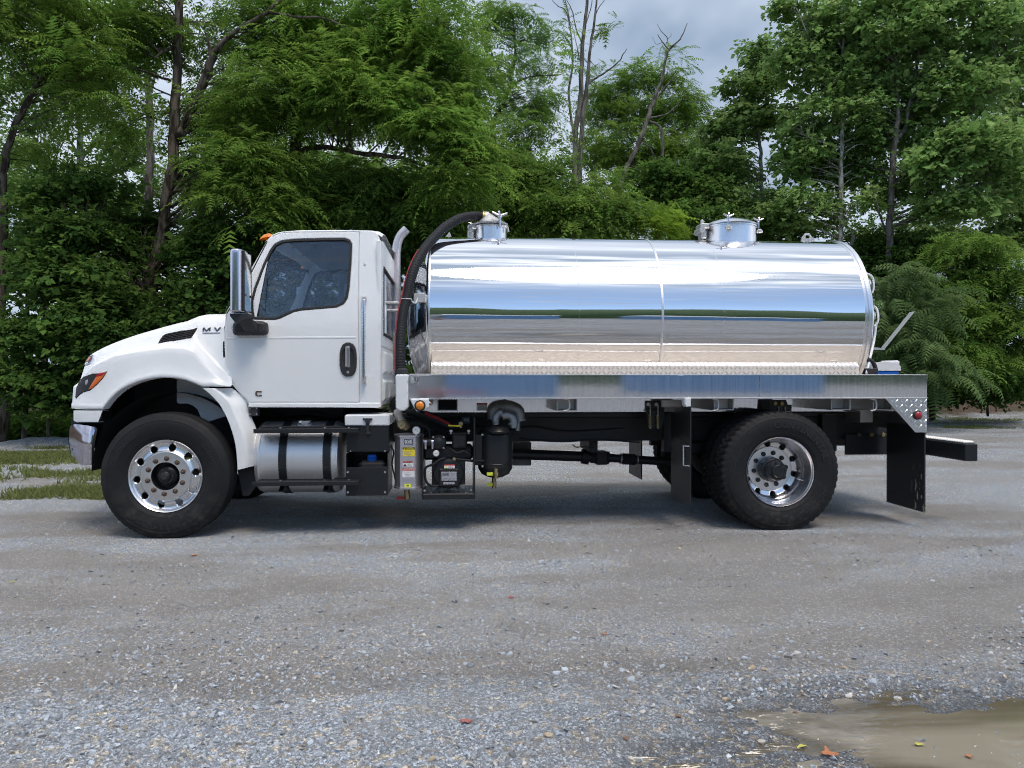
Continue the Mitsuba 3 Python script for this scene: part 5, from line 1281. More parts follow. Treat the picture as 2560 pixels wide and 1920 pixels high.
for v in (1185, 1211):
    y_ = 0.13 if v < 1200 else 0.28
    a_, b_ = at(1217, v + 4, y_), at(1232, v - 4, y_)
    put(FD, 'valve_lever', box(a_[0], b_[0], y_ - 0.012, y_, a_[1], b_[1], 0.003), 'tag_lime')
for v in (1087, 1153, 1166):
    put(FD, 'mount_bolt', nut(pt(1206, v, 0.2), 0.010, 0.02, 'y'), 'dull_alloy')
put(FD, 'mount_arm', [box(at(1186, 1090, 0.4)[0], at(1204, 1090, 0.4)[0], 0.2, 0.4, at(1190, 1160, 0.3)[1], at(1190, 1085, 0.3)[1])], 'black_paint')
P('frame_box', [box(at(1281, 1150, 1.4)[0], at(1327, 1150, 1.4)[0], 1.35, 1.9, at(1300, 1163, 1.4)[1], at(1300, 1105, 1.4)[1])], 'grey_trim')
P('cast_elbow', [tube(spline([pt(995, 1026, 0.12), pt(997, 1040, 0.14), pt(1003, 1056, 0.18)], 12), 0.036, 16)], 'dull_alloy', 50)
P('brass_coupling', [tube([pt(1002, 1054, 0.14), pt(1016, 1068, 0.2)], [0.040, 0.036], 12), nut(pt(1004, 1062, 0.12), 0.04, 0.03)], 'brass')
# warning label on the inner sill, maker's plate on the skirt
sticker(TK, 'sill_sticker', 1192, 1007.5, 1218, 1026.5, 0.4985, 'sticker_white', [('header', 'sticker_red', 'b', [(0, 0.76, 1, 1)]), ('lettering', 'sticker_white', 't', ('▲ CAUTION', 0.1, 0.81, 0.14, 0.8)), ('small_print', 'print_grey', 'b', lines(4, 0.1, 0.9, 0.06, 0.7))])
sticker(TK, 'maker_plate', 1026, 940.5, 1047.5, 962, -0.008, 'sticker_white', [('panel', 'sticker_navy', 'b', [(0.03, 0.03, 0.97, 0.97)])])
mk = TK + '__maker_plate'
x0, z0 = at(1026, 962, -0.008)
x1, z1 = at(1047.5, 940.5, -0.008)
w_, h_ = x1 - x0, z1 - z0
put(mk, 'lettering', [text_on('R', x0 + 0.18 * w_, -0.013, z0 + 0.50 * h_, 0.36 * h_, 0.0006, True, 0.30 * w_), text_on('V', x0 + 0.58 * w_, -0.013, z0 + 0.70 * h_, 0.2 * h_, 0.0006, True, 0.28 * w_), text_on('T', x0 + 0.60 * w_, -0.013, z0 + 0.46 * h_, 0.22 * h_, 0.0006, True, 0.24 * w_)] +
    [box(x0 + a_ * w_, x0 + b_ * w_, -0.0135, -0.0115, z0 + c_ * h_, z0 + d_ * h_, 0.0001) for a_, b_, c_, d_ in ((0.08, 0.13, 0.42, 0.95), (0.08, 0.55, 0.40, 0.45), (0.16, 0.82, 0.345, 0.385), (0.06, 0.40, 0.085, 0.125), (0.52, 0.96, 0.085, 0.125))] + [text_on('Vacuum Trucks', x0 + 0.08 * w_, -0.013, z0 + 0.20 * h_, 0.12 * h_, 0.0006, True, 0.84 * w_)], 'sticker_white', False)

# ------------------------------------------------------------------ rear suspension pads, flaps, bumper
x0, x1 = at(1614, 1002, 0.46)[0], at(1654, 1002, 0.46)[0]
SP = P('spring_mount', [plate(pl([(1615, 1002), (1651, 1001.5), (1653, 1014), (1662, 1014), (1660, 1052), (1655, 1070), (1625, 1072), (1616, 1040)], 0.47), 0.47, 0.012, 0.002), box(x0, x1, 0.44, 0.50, at(1630, 1028, 0.45)[1], at(1630, 1024, 0.45)[1])], 'black_paint')
for u in (1625.5, 1645):
    a_, b_ = pt(u, 1069, 0.44), pt(u, 1038, 0.44)
    put(SP, 'coil_spring', helix((a_[0], 0.44), 0.017, a_[2], b_[2], 6.5, 0.0042), 'spring_gold', 50)
    put(SP, 'spring_rod', rod(a_ + [0, 0, -0.01], pt(u, 1010, 0.44), 0.006), 'dull_alloy')
    put(SP, 'bolt_head', disc((pt(u - 3, 1011, 0.44)[0], 0.45, pt(u - 3, 1011, 0.44)[2]), 0.018, 0.02, n=18), 'dull_alloy')
S2 = P('spring_mount', [plate(pl([(1928, 1000), (1965, 999.5), (1970, 1012), (1980, 1012), (1979, 1028), (1926, 1027)], 0.34), 0.34, 0.012, 0.002)], 'black_paint')
for u in (1939.5, 1956):
    put(S2, 'bolt_head', disc((at(u, 1009, 0.32)[0], 0.325, at(u, 1009, 0.32)[1]), 0.018, 0.02, n=18), 'spring_gold')
    put(S2, 'spring_rod', rod(pt(u + 7, 1034, 0.33), pt(u + 7, 1017, 0.33), 0.006), 'dull_alloy')
for f in (False, True):
    g = far if f else (lambda m: m)
    x = at(1727, 1265, 0.02)[0]
    zb2 = at(1727, 1266, 0.02)[1]
    fl = P('front_mud_flap', g(box(x - 0.006, x + 0.006, 0.02, 0.62, zb2, ZBk - 0.03, 0.002)), 'flap_rubber')
    if not f:
        put(fl, 'clip', tube([pt(1726, 1116, 0.03), pt(1709, 1115, 0.14), pt(1709, 1164, 0.14), pt(1726, 1165, 0.03)], 0.006, 8), 'plastic_white')
    x = at(2313, 1282, 0.02)[0]
    zb2 = at(2313, 1282, 0.02)[1]
    P('rear_mud_flap', g(box(x - 0.007, x + 0.007, 0.02, 0.62, zb2, ZBk - 0.25, 0.002)), 'flap_rubber')
# bumper beam across the back with a grip top
xa_, zt_ = at(2414, 1110, 0.06)
xb_ = at(2440, 1110, 0.06)[0]
zb2 = at(2427, 1153, 0.06)[1]
RB = P('rear_bumper', box(xa_, xb_ + 0.02, 0.06, WID - 0.06, zb2, zt_, 0.006), 'black_paint')
put(RB, 'grip_strip', [box(xa_ + 0.006, xb_ + 0.012, 0.10, WID - 0.10, zt_ + 0.001, zt_ + 0.012, 0.003)] + [hull([[xa_ + 0.003, y, zt_ + 0.0125], [xa_ + 0.003, y + 0.018, zt_ + 0.0125], [xa_ + 0.016, y + 0.009, zt_ + 0.026], [xb_, y + 0.009, zt_ + 0.026], [xb_ + 0.01, y, zt_ + 0.0125], [xb_ + 0.01, y + 0.018, zt_ + 0.0125]]) for y in np.arange(0.1, 1.3, 0.036)], 'dull_alloy', False)
tx0, tx1 = at(2124, 1110, 0.62)[0], xa_
P('tail_plate', box(tx0, tx1 + 0.03, 0.70, 0.72, at(2160, 1137, 0.7)[1], at(2160, 1085, 0.7)[1]), 'black_paint')
P('tail_plate', [box(tx0, tx1 + 0.03, WID - 0.72, WID - 0.70, at(2160, 1137, 0.7)[1], at(2160, 1085, 0.7)[1])], 'black_paint')
for u in (2150, 2181, 2210):
    P('tail_bolt', disc((at(u, 1087, 0.68)[0], 0.685, at(u, 1087, 0.68)[1]), 0.019, 0.02, n=18), 'spring_gold' if u > 2160 else 'lug_steel')
P('tail_channel', box(at(2148, 1040, 0.5)[0], at(2180, 1040, 0.5)[0], 0.48, 0.9, at(2160, 1056, 0.5)[1], at(2160, 1024, 0.5)[1], 0.004), 'dull_alloy')
P('tail_brace', hull([pt(2190, 1050, 0.9), pt(2204, 1048, 0.9), pt(2215, 1080, 0.9), pt(2205, 1078, 0.9), pt(2190, 1050, 0.95), pt(2204, 1048, 0.95), pt(2215, 1080, 0.95), pt(2205, 1078, 0.95)]), 'polished_alloy')
P('valve_box', box(at(2060, 1040, 1.2)[0], at(2230, 1040, 1.2)[0], 1.0, 1.5, zr0 + 0.02, zr1 + 0.05), 'chassis_black')

# cooler on the rear of the bed
CO = thing('cooler', 'small blue cooler with a white lid on the back of the flatbed', 'cooler')
x0, x1 = at(2180, 925, 1.5)[0], at(2254, 925, 1.5)[0]
zc0 = at(2220, 927, 1.5)[1]
put(CO, 'body', box(x0 + 0.01, x1 - 0.02, 1.50, 1.85, ZT - 0.004, zc0 + 0.01, 0.02), 'plastic_blue', 40)
put(CO, 'lid', hull([[x, y, z] for y in (1.49, 1.86) for x, z in [(x0, zc0), (x1 - 0.015, zc0), (x1 - 0.015, zc0 + 0.045), (x1 - 0.05, zc0 + 0.085), (x0 + 0.15, zc0 + 0.10), (x0, zc0 + 0.09)]]), 'plastic_white', 40)
put(CO, 'handle', box(x1 - 0.06, x1, 1.52, 1.84, zc0 + 0.05, zc0 + 0.115, 0.02), 'plastic_white', 40)


# ================================================================== ground
def dirt_mask(x, y, L):
    """Packed dirt (1) or loose gravel (0); L is numpy or drjit."""
    w = 0.22 * L.sin(0.55 * x + 0.9) + 0.12 * L.sin(1.3 * x + 2.0) + 0.05 * L.sin(3.1 * x)
    a = L.exp(-((y + 1.95 + w) / 0.80) ** 2) * (0.85 + 0.15 * L.sin(0.8 * x - 0.6)) + 0.55 * L.exp(-((y + 0.62 - 0.8 * w) / 0.14) ** 2)
    b = L.exp(-((y - 0.45 - 0.6 * w) / 0.20) ** 2) * 0.7
    c = L.exp(-((y - 2.9 + w) / 0.25) ** 2) * 0.5 + L.exp(-((y + 4.35 + 0.4 * w) / 0.16) ** 2) * 0.4 * (0.5 + 0.5 * L.sin(0.9 * x + 2.2))
    return a + b + c


def tree_line(x):
    return 11.0 + 0.34 * (x + 10.1)


PUD = [deep(u, v, F * HC / (v - HZ))[:2] for u, v in [(1895, 1796), (1912, 1772), (1965, 1762), (2060, 1763), (2170, 1757), (2250, 1754), (2330, 1764), (2370, 1756), (2480, 1750), (2640, 1746), (2760, 1800), (2760, 1960), (2520, 2040), (2270, 1990), (2190, 1905), (2120, 1880), (2040, 1868), (1965, 1832), (1930, 1806)]]
PUD = np.array(sg.Polygon(PUD).buffer(0.02).exterior.coords)[:-1]
pud_poly = sg.Polygon(PUD)


FILM = sg.Polygon([deep(u, v, F * HC / (v - HZ))[:2] for u, v in [(1560, 1850), (1680, 1822), (1830, 1818), (1960, 1836), (2060, 1880), (2200, 1930), (2240, 2020), (1700, 2020), (1480, 1960), (1500, 1890)]])


def film_at(x, y):
    import shapely
    p = shapely.points(np.ravel(x), np.ravel(y))
    d = shapely.distance(FILM.exterior, p)
    return np.clip(np.where(shapely.contains(FILM, p), d, 0).reshape(np.shape(x)) / 0.10, 0, 1)


def pud_dist(x, y):
    import shapely
    p = shapely.points(np.ravel(x), np.ravel(y))
    d = shapely.distance(pud_poly.exterior, p)
    return np.where(shapely.contains(pud_poly, p), -d, d).reshape(np.shape(x))


def ground_z(x, y):
    p = np.stack([np.asarray(x, float) * 0.8, np.asarray(y, float) * 1.6, np.zeros(np.shape(x))], -1)
    near = np.clip((-0.6 - y) / 1.2, 0, 1)
    h = 0.022 * (meshkit.fbm(p, 3, 5) - 0.5) * near
    d = pud_dist(x, y)
    x, y = np.asarray(x, float), np.asarray(y, float)
    rough = meshkit.fbm(np.stack([x * 9, y * 16, x * 0 + 2], -1), 4, 12) - 0.5
    shore = np.clip(1.4 - np.abs(d) / 0.28, 0, 1)
    h = h * np.clip((d - 0.02) / 0.35, 0, 1) + np.where(d < 0, -0.0135 - 0.045 * np.clip(-d / 0.45, 0, 1) ** 1.3, 0.014 * np.clip(d / 0.30, 0, 1) - 0.0135) * np.clip(1.3 - d / 0.6, 0, 1) + 0.024 * rough * shore
    fl = film_at(x, y)
    h = h * (1 - fl) + fl * (-0.0135 + 0.022 * (meshkit.fbm(np.stack([x * 7 + y * 5, y * 26 - x * 4, x * 0 + 6], -1), 4, 15) - 0.46))
    far_ = np.clip((y - tree_line(x)) / 4, 0, 1)
    h = h + 0.42 * np.clip((y - tree_line(x) + 1.6) / 2.2, 0, 1) * np.clip((x - 5) / 5, 0, 1) * (0.6 + 0.8 * meshkit.noise(np.stack([x * 0.6, y * 0.6, x * 0], -1), 9))
    return h + 0.25 * far_ * (meshkit.fbm(np.stack([x * 0.2, y * 0.2, x * 0 + 3], -1), 3, 2) - 0.3) + 0.05 * np.clip((y - 3) / 6, 0, 1) * (meshkit.noise(np.stack([x * 0.7, y * 0.7, x * 0], -1), 8) - 0.5)


def ground_color(p, n, uv):
    x, y = p.x, p.y
    wx, wy = x + 0.012 * N_(x * 40, y * 40), y
    d1, e1, r1 = mikit.voronoi(wx * 98, wy * 98)
    d2, e2, r2 = mikit.voronoi(wx * 34 + 5.3, wy * 34)
    big = FB(x * 0.35, y * 0.9, 4.0, 4)
    dm = dr.clip(dirt_mask(x, y, dr) * (0.65 + 1.0 * big) + 0.9 * SS(0.50, 0.66, FB(x * 0.5 + 9, y * 1.7, 1.0, 4)) + 0.35 * SS(0.5, 0.65, FB(x * 3 + 3, y * 5, 2.0, 3)), 0, 1)
    g = 0.245 + 0.45 * r1 * r1 + 0.20 * SS(0.80, 1.0, r2) * SS(0.5, 0.2, d2)
    stone = MIX(mi.Color3f(g * 0.92, g * 1.0, g * 1.10), mi.Color3f(g * 1.08, g * 0.99, g * 0.86), SS(0.72, 0.9, r2))
    stone = stone * (0.45 + 0.55 * SS(0.03, 0.32, e1 - d1))
    speck = SS(0.83, 0.97, r1)
    earth = MIX((0.210, 0.192, 0.172), (0.325, 0.302, 0.276), FB(x * 2.2, y * 6, 8.0, 4)) * (0.72 + 0.5 * r1 * SS(0.5, 0.1, d1)) + mi.Color3f(0.16, 0.16, 0.165) * speck
    c = MIX(stone, earth, 0.86 * dm)
    # damp mud round the puddle
    wet = SS(1.7, 0.2, dr.sqrt(dr.square((x - 2.05) * 0.62) + dr.square((y + 3.78) * 1.55)) + 0.5 * (big - 0.5))
    c = c * (1 - 0.40 * wet * mi.Color3f(0.9, 0.95, 1.0))
    c = c * (1 - 0.38 * SS(-0.003, -0.013, p.z) * SS(-2.6, -3.0, y))
    tl = y - (11.0 + 0.34 * (x + 10.1))
    moss = 0.75 * SS(0.44, 0.66, 0.62 * FB(x * 0.8, y * 0.9, 6.0, 3) + 0.38 * FB(x * 7, y * 7, 2.0, 3)) * SS(-5.5, -3.0, tl) * SS(-1.0, -4.0, x) + SS(-1.6, -0.2, tl + 1.5 * (big - 0.5))
    c = MIX(c, MIX((0.15, 0.165, 0.07), (0.23, 0.21, 0.165), FB(x * 9, y * 9, 3.0, 3)), dr.clip(moss, 0, 1) * 0.85)
    litter = dr.maximum(SS(0.5, 2.2, tl + 1.2 * (big - 0.5)), SS(-1.9, -0.6, tl + 1.6 * (FB(x * 1.5, y * 1.5, 5.0, 3) - 0.5)) * SS(5, 9, x))
    c = MIX(c, MIX((0.045, 0.031, 0.020), (0.145, 0.098, 0.066), FB(x * 9, y * 9, 1.0)), litter)
    return c


def ground_bump(p, n, uv):
    d1, e1, r1 = mikit.voronoi(p.x * 98, p.y * 98)
    return (0.3 + 0.7 * r1) * SS(0.6, 0.1, d1) + 0.5 * FB(p.x * 12, p.y * 12, 0.0, 2)


scene['gravel_earth'] = two({'type': 'bumpmap', 'arbitrary': mikit.proc(ground_bump, 3e-3), 'scale': 0.011, 'bsdf': {'type': 'principled', 'base_color': mikit.proc(ground_color), 'roughness': 0.8, 'specular': 0.35}})


def lines_(a, b, fine0, fine1, step, far_):
    c = list(np.arange(fine0, fine1 + step / 2, step))
    s, lo = step, fine0
    while lo > a:
        s *= far_
        lo -= s
        c.insert(0, max(lo, a))
    s, hi = step, fine1
    while hi < b:
        s *= far_
        hi += s
        c.append(min(hi, b))
    return np.array(c)


gx_, gy_ = np.meshgrid(lines_(-900, 900, -0.2, 3.6, 0.027, 1.13), lines_(-900, 900, -4.55, -3.15, 0.017, 1.10), indexing='ij')
put('', 'ground', grid_mesh(np.stack([gx_, gy_, ground_z(gx_, gy_)], -1)), 'gravel_earth', True)
labels['ground'] = {'kind': 'structure'}


def water_bump(p, n, uv):
    rip = SS(2.15, 1.5, p.x) + 0.10
    return FB(p.x * 9 + 3 * N_(p.x * 5, p.y * 5), p.y * 34, 2.0, 3) * rip + 0.25 * FB(p.x * 3, p.y * 10, 1.0, 2)


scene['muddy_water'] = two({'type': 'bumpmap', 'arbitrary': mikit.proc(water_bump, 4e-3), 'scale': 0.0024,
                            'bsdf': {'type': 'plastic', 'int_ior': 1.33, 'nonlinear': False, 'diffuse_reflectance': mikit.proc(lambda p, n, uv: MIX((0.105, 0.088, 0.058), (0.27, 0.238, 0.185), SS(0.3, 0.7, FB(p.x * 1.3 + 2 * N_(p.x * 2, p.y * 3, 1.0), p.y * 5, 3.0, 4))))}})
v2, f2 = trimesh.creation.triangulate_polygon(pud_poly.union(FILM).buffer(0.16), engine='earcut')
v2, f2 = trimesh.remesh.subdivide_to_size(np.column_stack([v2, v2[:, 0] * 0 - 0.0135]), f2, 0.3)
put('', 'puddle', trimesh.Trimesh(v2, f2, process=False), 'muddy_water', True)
labels['puddle'] = {'kind': 'structure'}

# ------------------------------------------------------------------ stones
rng = np.random.default_rng(11)


def stone_kit(n, rnd, pts=8):
    kit = []
    for _ in range(n):
        p = rnd.normal(size=(pts, 3))
        p /= np.linalg.norm(p, axis=1, keepdims=True)
        p *= rnd.uniform(0.75, 1.1, (pts, 1))
        p *= np.array([1.0, rnd.uniform(0.6, 0.95), rnd.uniform(0.4, 0.75)])
        h = trimesh.convex.convex_hull(p)
        kit.append((np.array(h.vertices), np.array(h.faces)))
    return kit


def scatter(kit, pos, size, rnd, tint):
    V, Fc, C, at_ = [], [], [], 0
    which = rnd.integers(0, len(kit), len(pos))
    for k, (v, f) in enumerate(kit):
        i = np.nonzero(which == k)[0]
        if not len(i):
            continue
        a = rnd.uniform(0, 2 * np.pi, len(i))
        b = rnd.normal(0, 0.25, len(i))
        ca, sa, cb, sb = np.cos(a), np.sin(a), np.cos(b), np.sin(b)
        R = np.stack([np.stack([ca * cb, -sa, ca * sb], -1), np.stack([sa * cb, ca, sa * sb], -1), np.stack([-sb, 0 * sb, cb], -1)], 1)
        q = np.einsum('nij,vj->nvi', R, v) * size[i][:, None, None] + pos[i][:, None]
        V.append(q.reshape(-1, 3))
        Fc.append((f[None] + (np.arange(len(i)) * len(v))[:, None, None]).reshape(-1, 3) + at_)
        C.append(np.repeat(tint[i], len(v), 0))
        at_ += len(i) * len(v)
    return trimesh.Trimesh(np.concatenate(V), np.concatenate(Fc), process=False), np.concatenate(C)


n = 150000
Zs = np.sqrt(rng.uniform(2.15 ** 2, 7.2 ** 2, n))
us = rng.uniform(-0.82, 0.82, n)
gxs, gys = Zs * (us * CS + SN), -DIST + Zs * (CS - us * SN)
keep = rng.uniform(size=n) < np.clip(1.05 - 1.0 * dirt_mask(gxs, gys, np), 0.05, 1) * np.interp(Zs, [2.2, 3.6, 5.0, 7.2], [1.0, 1.0, 0.28, 0.10]) * np.clip(0.2 + 3.2 * (meshkit.fbm(np.stack([gxs * 0.9, gys * 1.8, gxs * 0], -1), 3, 21) - 0.38), 0.06, 1)
pdist = pud_dist(gxs, gys)
keep &= (pdist > 0.03) | (rng.uniform(size=n) < 0.06)
wetz = np.sqrt(((gxs - 1.45) * 0.8) ** 2 + ((gys + 3.85) * 1.9) ** 2) < 0.85
keep &= ~(wetz & (rng.uniform(size=n) < 0.75))
gxs, gys, Zs = gxs[keep], gys[keep], Zs[keep]
sz = np.clip(rng.lognormal(math.log(0.0068), 0.42, len(gxs)), 0.003, 0.022)
gz = np.maximum(ground_z(gxs, gys), np.where(pdist[keep] < 0, -0.0165, -1))
g0 = rng.uniform(0.18, 0.56, len(gxs)) ** 1.0
hue = rng.uniform(size=(len(gxs), 1))
base = np.where(hue < 0.72, np.array([[0.92, 1.0, 1.10]]), np.where(hue < 0.9, np.array([[1.05, 1.0, 0.93]]), np.array([[1.18, 1.0, 0.78]])))
tint = g0[:, None] * base * np.where(rng.uniform(size=(len(gxs), 1)) < 0.03, 1.4, 1.0)
kit = stone_kit(14, rng)
gm, gc = scatter(kit, np.stack([gxs, gys, gz + sz * 0.22], -1), sz, rng, np.clip(tint, 0, 0.75))
scene['stone_faces'] = two({'type': 'principled', 'base_color': {'type': 'mesh_attribute', 'name': 'vertex_color'}, 'roughness': 0.65, 'specular': 0.4})
put('', 'gravel', gm, 'stone_faces', False, color=gc)
labels['gravel'] = {'label': 'loose grey crushed stone spread over the yard', 'category': 'gravel', 'kind': 'stuff'}

big_stones = [(2115, 1670, 19, 'tan', 'tan stone on the gravel above the middle of the puddle'), (1880, 1670, 22, 'tan', 'rounded tan stone, left one of a pair well above the puddle'), (1912, 1674, 16, 'tan', 'smaller tan stone, right one of a pair well above the puddle'),
              (1815, 1744, 24, 'tan', 'large flat tan stone left of the puddle tip'), (2247, 1742, 20, 'pale', 'pale wedge shaped stone on the upper shore of the puddle'), (1905, 1851, 20, 'pale', 'bluish white stone on the wet mud below the puddle tip'),
              (1697, 1793, 19, 'brown', 'brown and white stone on the mud left of the puddle'), (1577, 1891, 18, 'pale', 'pale stone, left one of two touching stones at the bottom'), (1598, 1897, 20, 'grey', 'dark pointed stone, right one of two touching stones at the bottom'),
              (1568, 1850, 18, 'brown', 'rust brown stone at the left end of the wet mud'), (1370, 1845, 26, 'tan', 'biggest tan stone in the middle foreground'), (1280, 1895, 20, 'grey', 'dark grey stone at the bottom in the middle'), (1405, 1772, 22, 'blue', 'bluish grey block of stone in the middle foreground'),
              (1078, 1905, 22, 'tan', 'tan stone at the bottom edge left of the middle'), (1225, 1775, 14, 'pale', 'small pale stone below the black pump in the foreground'), (1842, 1725, 13, 'pale', 'small pale stone just above the puddle tip'), (2420, 1724, 18, 'grey', 'dark grey stone on the upper shore at the right'),
              (2500, 1875, 16, 'grey', 'dark stone standing in the puddle at the right edge'), (2380, 1800, 15, 'brown', 'brown stone standing in the middle of the puddle'), (1990, 1775, 15, 'brown', 'brown stone standing in the bright tip of the puddle'), (620, 1860, 14, 'pale', 'small pale stone in the lower left foreground'),
              (330, 1700, 12, 'blue', 'small bluish stone in the left foreground'), (870, 1770, 13, 'pale', 'pale stone in the foreground below the hood'), (455, 1895, 16, 'grey', 'dark grey stone at the bottom left')]
TONE = {'tan': (0.42, 0.34, 0.24), 'pale': (0.50, 0.47, 0.41), 'brown': (0.20, 0.13, 0.095), 'grey': (0.17, 0.18, 0.19), 'blue': (0.27, 0.31, 0.35)}
for k, c in TONE.items():
    scene[f'rock_{k}'] = two({'type': 'principled', 'base_color': mikit.proc(lambda p, n, uv, c=c: mi.Color3f(*c) * (0.75 + 0.5 * FB(p.x * 90, p.y * 90, p.z * 90, 3))), 'roughness': 0.7, 'specular': 0.35})
srng = np.random.default_rng(5)
rock_kit = stone_kit(12, srng, 22)
for i, (u, v, w, tone, lab) in enumerate(big_stones):
    c = ground_pt(u, v)
    s = w / 2.0 / F * (F * HC / (v - HZ))
    rv, rf = rock_kit[i % 12]
    m = trimesh.Trimesh(rv, rf)
    m = m.subdivide()
    q = np.array(m.vertices)
    q = q / np.ptp(q[:, 0]) * 2 * s
    q *= (1 + 0.10 * (meshkit.noise(q / s * 1.7 + i, 3)[:, None] - 0.5))
    m.vertices = q
    m.apply_transform(trimesh.transformations.rotation_matrix(srng.uniform(0, 1.2) - 0.6, [0, 0, 1]))
    c[2] = float(ground_z(np.array([c[0]]), np.array([c[1]]))[0]) + s * 0.28
    m.apply_translation(c)
    k = thing('stone', lab, 'stone', 'larger stones lying about the yard')
    scene[k] = mikit.ply(m, f'rock_{tone}', smooth=False)

# fallen leaves
mat('leaf_rust', (0.42, 0.16, 0.065), 0.6)
mat('leaf_red', (0.33, 0.10, 0.08), 0.6)
mat('leaf_yellow', (0.48, 0.45, 0.09), 0.6)


def fallen(u, v, w, m, label, a, curl=0.25, n=9, narrow=1.0):
    c = ground_pt(u, v)
    s = w / 2 / F * (F * HC / (v - HZ))
    th = np.linspace(0, 2 * np.pi, 27)[:-1]
    r = s * (0.78 + 0.22 * np.cos(5 * th)) * np.where(np.abs(th - np.pi) < 0.5, 0.75, 1)
    rings = []
    for k in (0.0, 0.35, 0.7, 1.0):
        x, y = k * r * np.cos(th), k * r * np.sin(th) * narrow
        z = s * curl * (np.abs(y) / s * 0.8 + 0.25 * np.sin(th * 3 + u) * k) + 0.003
        rings.append(np.stack([x * math.cos(a) - y * math.sin(a), x * math.sin(a) + y * math.cos(a), z], -1))
    P_ = np.array(rings)
    back = P_.copy()
    back[..., 2] -= 0.0012
    z0 = max(float(ground_z(np.array([c[0]]), np.array([c[1]]))[0]), -0.0135)
    m_ = cat([grid_mesh(P_, wrap=True), grid_mesh(back[::-1], wrap=True)])
    m_.apply_translation([c[0], c[1], z0 + 0.004])
    k = thing('fallen_leaf', label, 'leaf')
    scene[k] = mikit.ply(m_, m, smooth=40)


fallen(2077, 1886, 46, 'leaf_rust', 'curled orange brown leaf floating at the near edge of the puddle', 0.4, 0.5)
fallen(1164, 1811, 40, 'leaf_red', 'reddish brown leaf lying alone on the gravel in front of the truck', 0.2, 0.2, narrow=0.7)
fallen(2003, 1863, 42, 'leaf_yellow', 'long yellow leaf on the wet mud left of the orange leaf', 0.3, 0.2, narrow=0.35)
fallen(2300, 1858, 34, 'leaf_yellow', 'yellow green leaf floating in the middle of the puddle', 2.9, 0.2, narrow=0.4)
fallen(2425, 1888, 20, 'leaf_rust', 'small tan leaf floating on the right of the puddle', 0.8, 0.3)
fallen(484, 1391, 18, 'leaf_rust', 'small brown leaf in front of the front wheel', 0.3, 0.3)
fallen(1278, 1495, 18, 'leaf_red', 'small red brown leaf on the dirt track below the middle of the truck', 0.3, 0.2)
fallen(1512, 1592, 15, 'leaf_rust', 'tiny orange leaf on the dirt track below the front mud flap', 0.3, 0.2)
fallen(30, 1458, 14, 'leaf_yellow', 'tiny yellow green leaf at the left edge of the yard', 0.5, 0.2)

# ------------------------------------------------------------------ behind the camera, as the polished tank mirrors it
mat('blue_cladding', mikit.proc(lambda p, n, uv: MIX((0.085, 0.21, 0.40), (0.12, 0.26, 0.46), FB(p.x * 0.7, p.y * 0.7, p.z * 0.3))), 0.45)
mat('pale_cladding', (0.42, 0.43, 0.42), 0.5)
mat('roof_sheet', (0.62, 0.63, 0.63), 0.4)
mat('hill_green', mikit.proc(lambda p, n, uv: MIX((0.018, 0.045, 0.016), (0.045, 0.085, 0.03), FB(p.x * 0.12, p.z * 0.25, p.y * 0.1, 4))), 0.95)
mat('trailer_red', (0.42, 0.02, 0.018), 0.4)


def shed(label, u0, u1, y, h, m, dep=14):
    xa_, xb_ = at(u0, 960, -y)[0], at(u1, 960, -y)[0]
    k = thing('metal_shed', label, 'building')
    xs = np.arange(xa_, xb_ + 0.001, 0.15)
    zig = np.where(np.arange(len(xs)) % 4 < 2, 0.0, -0.035)
    put(k, 'front_wall', grid_mesh(np.stack([np.stack([xs, y + zig, xs * 0], -1), np.stack([xs, y + zig, xs * 0 + h], -1)])), m, False)
    put(k, 'side_walls', [box(xa_, xa_ + 0.1, y - dep, y - 0.05, 0, h), box(xb_ - 0.1, xb_, y - dep, y - 0.05, 0, h), box(xa_, xb_, y - dep, y - dep + 0.1, 0, h)], m, kind='stuff')
    put(k, 'roof', hull([[x, yy, z] for x in (xa_ - 0.3, xb_ + 0.3) for yy, z in ((y + 0.4, h), (y + 0.4, h + 0.12), (y - dep / 2, h + 1.3), (y - dep - 0.4, h), (y - dep - 0.4, h + 0.12))]), 'roof_sheet')


shed('long blue metal shed mirrored in the left half of the skirt', 1112, 1395, -52, 4.6, 'blue_cladding')
shed('blue metal shed mirrored in the right half of the skirt', 1632, 2060, -66, 4.4, 'blue_cladding')
shed('pale grey shed mirrored at the left end of the skirt', 880, 1096, -58, 4.4, 'pale_cladding')
hx_ = np.linspace(-900, 900, 181)
ridge = 52 + 16 * meshkit.fbm(np.stack([hx_ * 0.006, hx_ * 0, hx_ * 0 + 1], -1), 3, 4) + 3.0 * meshkit.noise(np.stack([hx_ * 0.11, hx_ * 0, hx_ * 0], -1), 2)
hills = np.stack([np.stack([hx_, -170 - k * 120 + hx_ * 0, ridge * s], -1) for k, s in [(0, 0), (0.02, 0.25), (0.25, 0.55), (0.6, 0.85), (1, 1), (1.6, 0.9), (3.0, 0)]])
hills[1:5, :, 2] += 3.0 * (meshkit.noise(np.stack([hills[1:5, :, 0] * 0.2, hills[1:5, :, 1] * 0.1, hills[1:5, :, 0] * 0], -1), 6) - 0.5)
put('', 'hills', grid_mesh(hills), 'hill_green', 60)
labels['hills'] = {'kind': 'structure'}
tr = thing('utility_trailer', 'small red utility trailer mirrored near the front of the tank', 'trailer')
txc, ty = at(1100, 960, 36)[0], -36.0
put(tr, 'bed', box(txc - 1.3, txc + 1.1, ty - 1.6, ty, 0.55, 0.68), 'trailer_red')
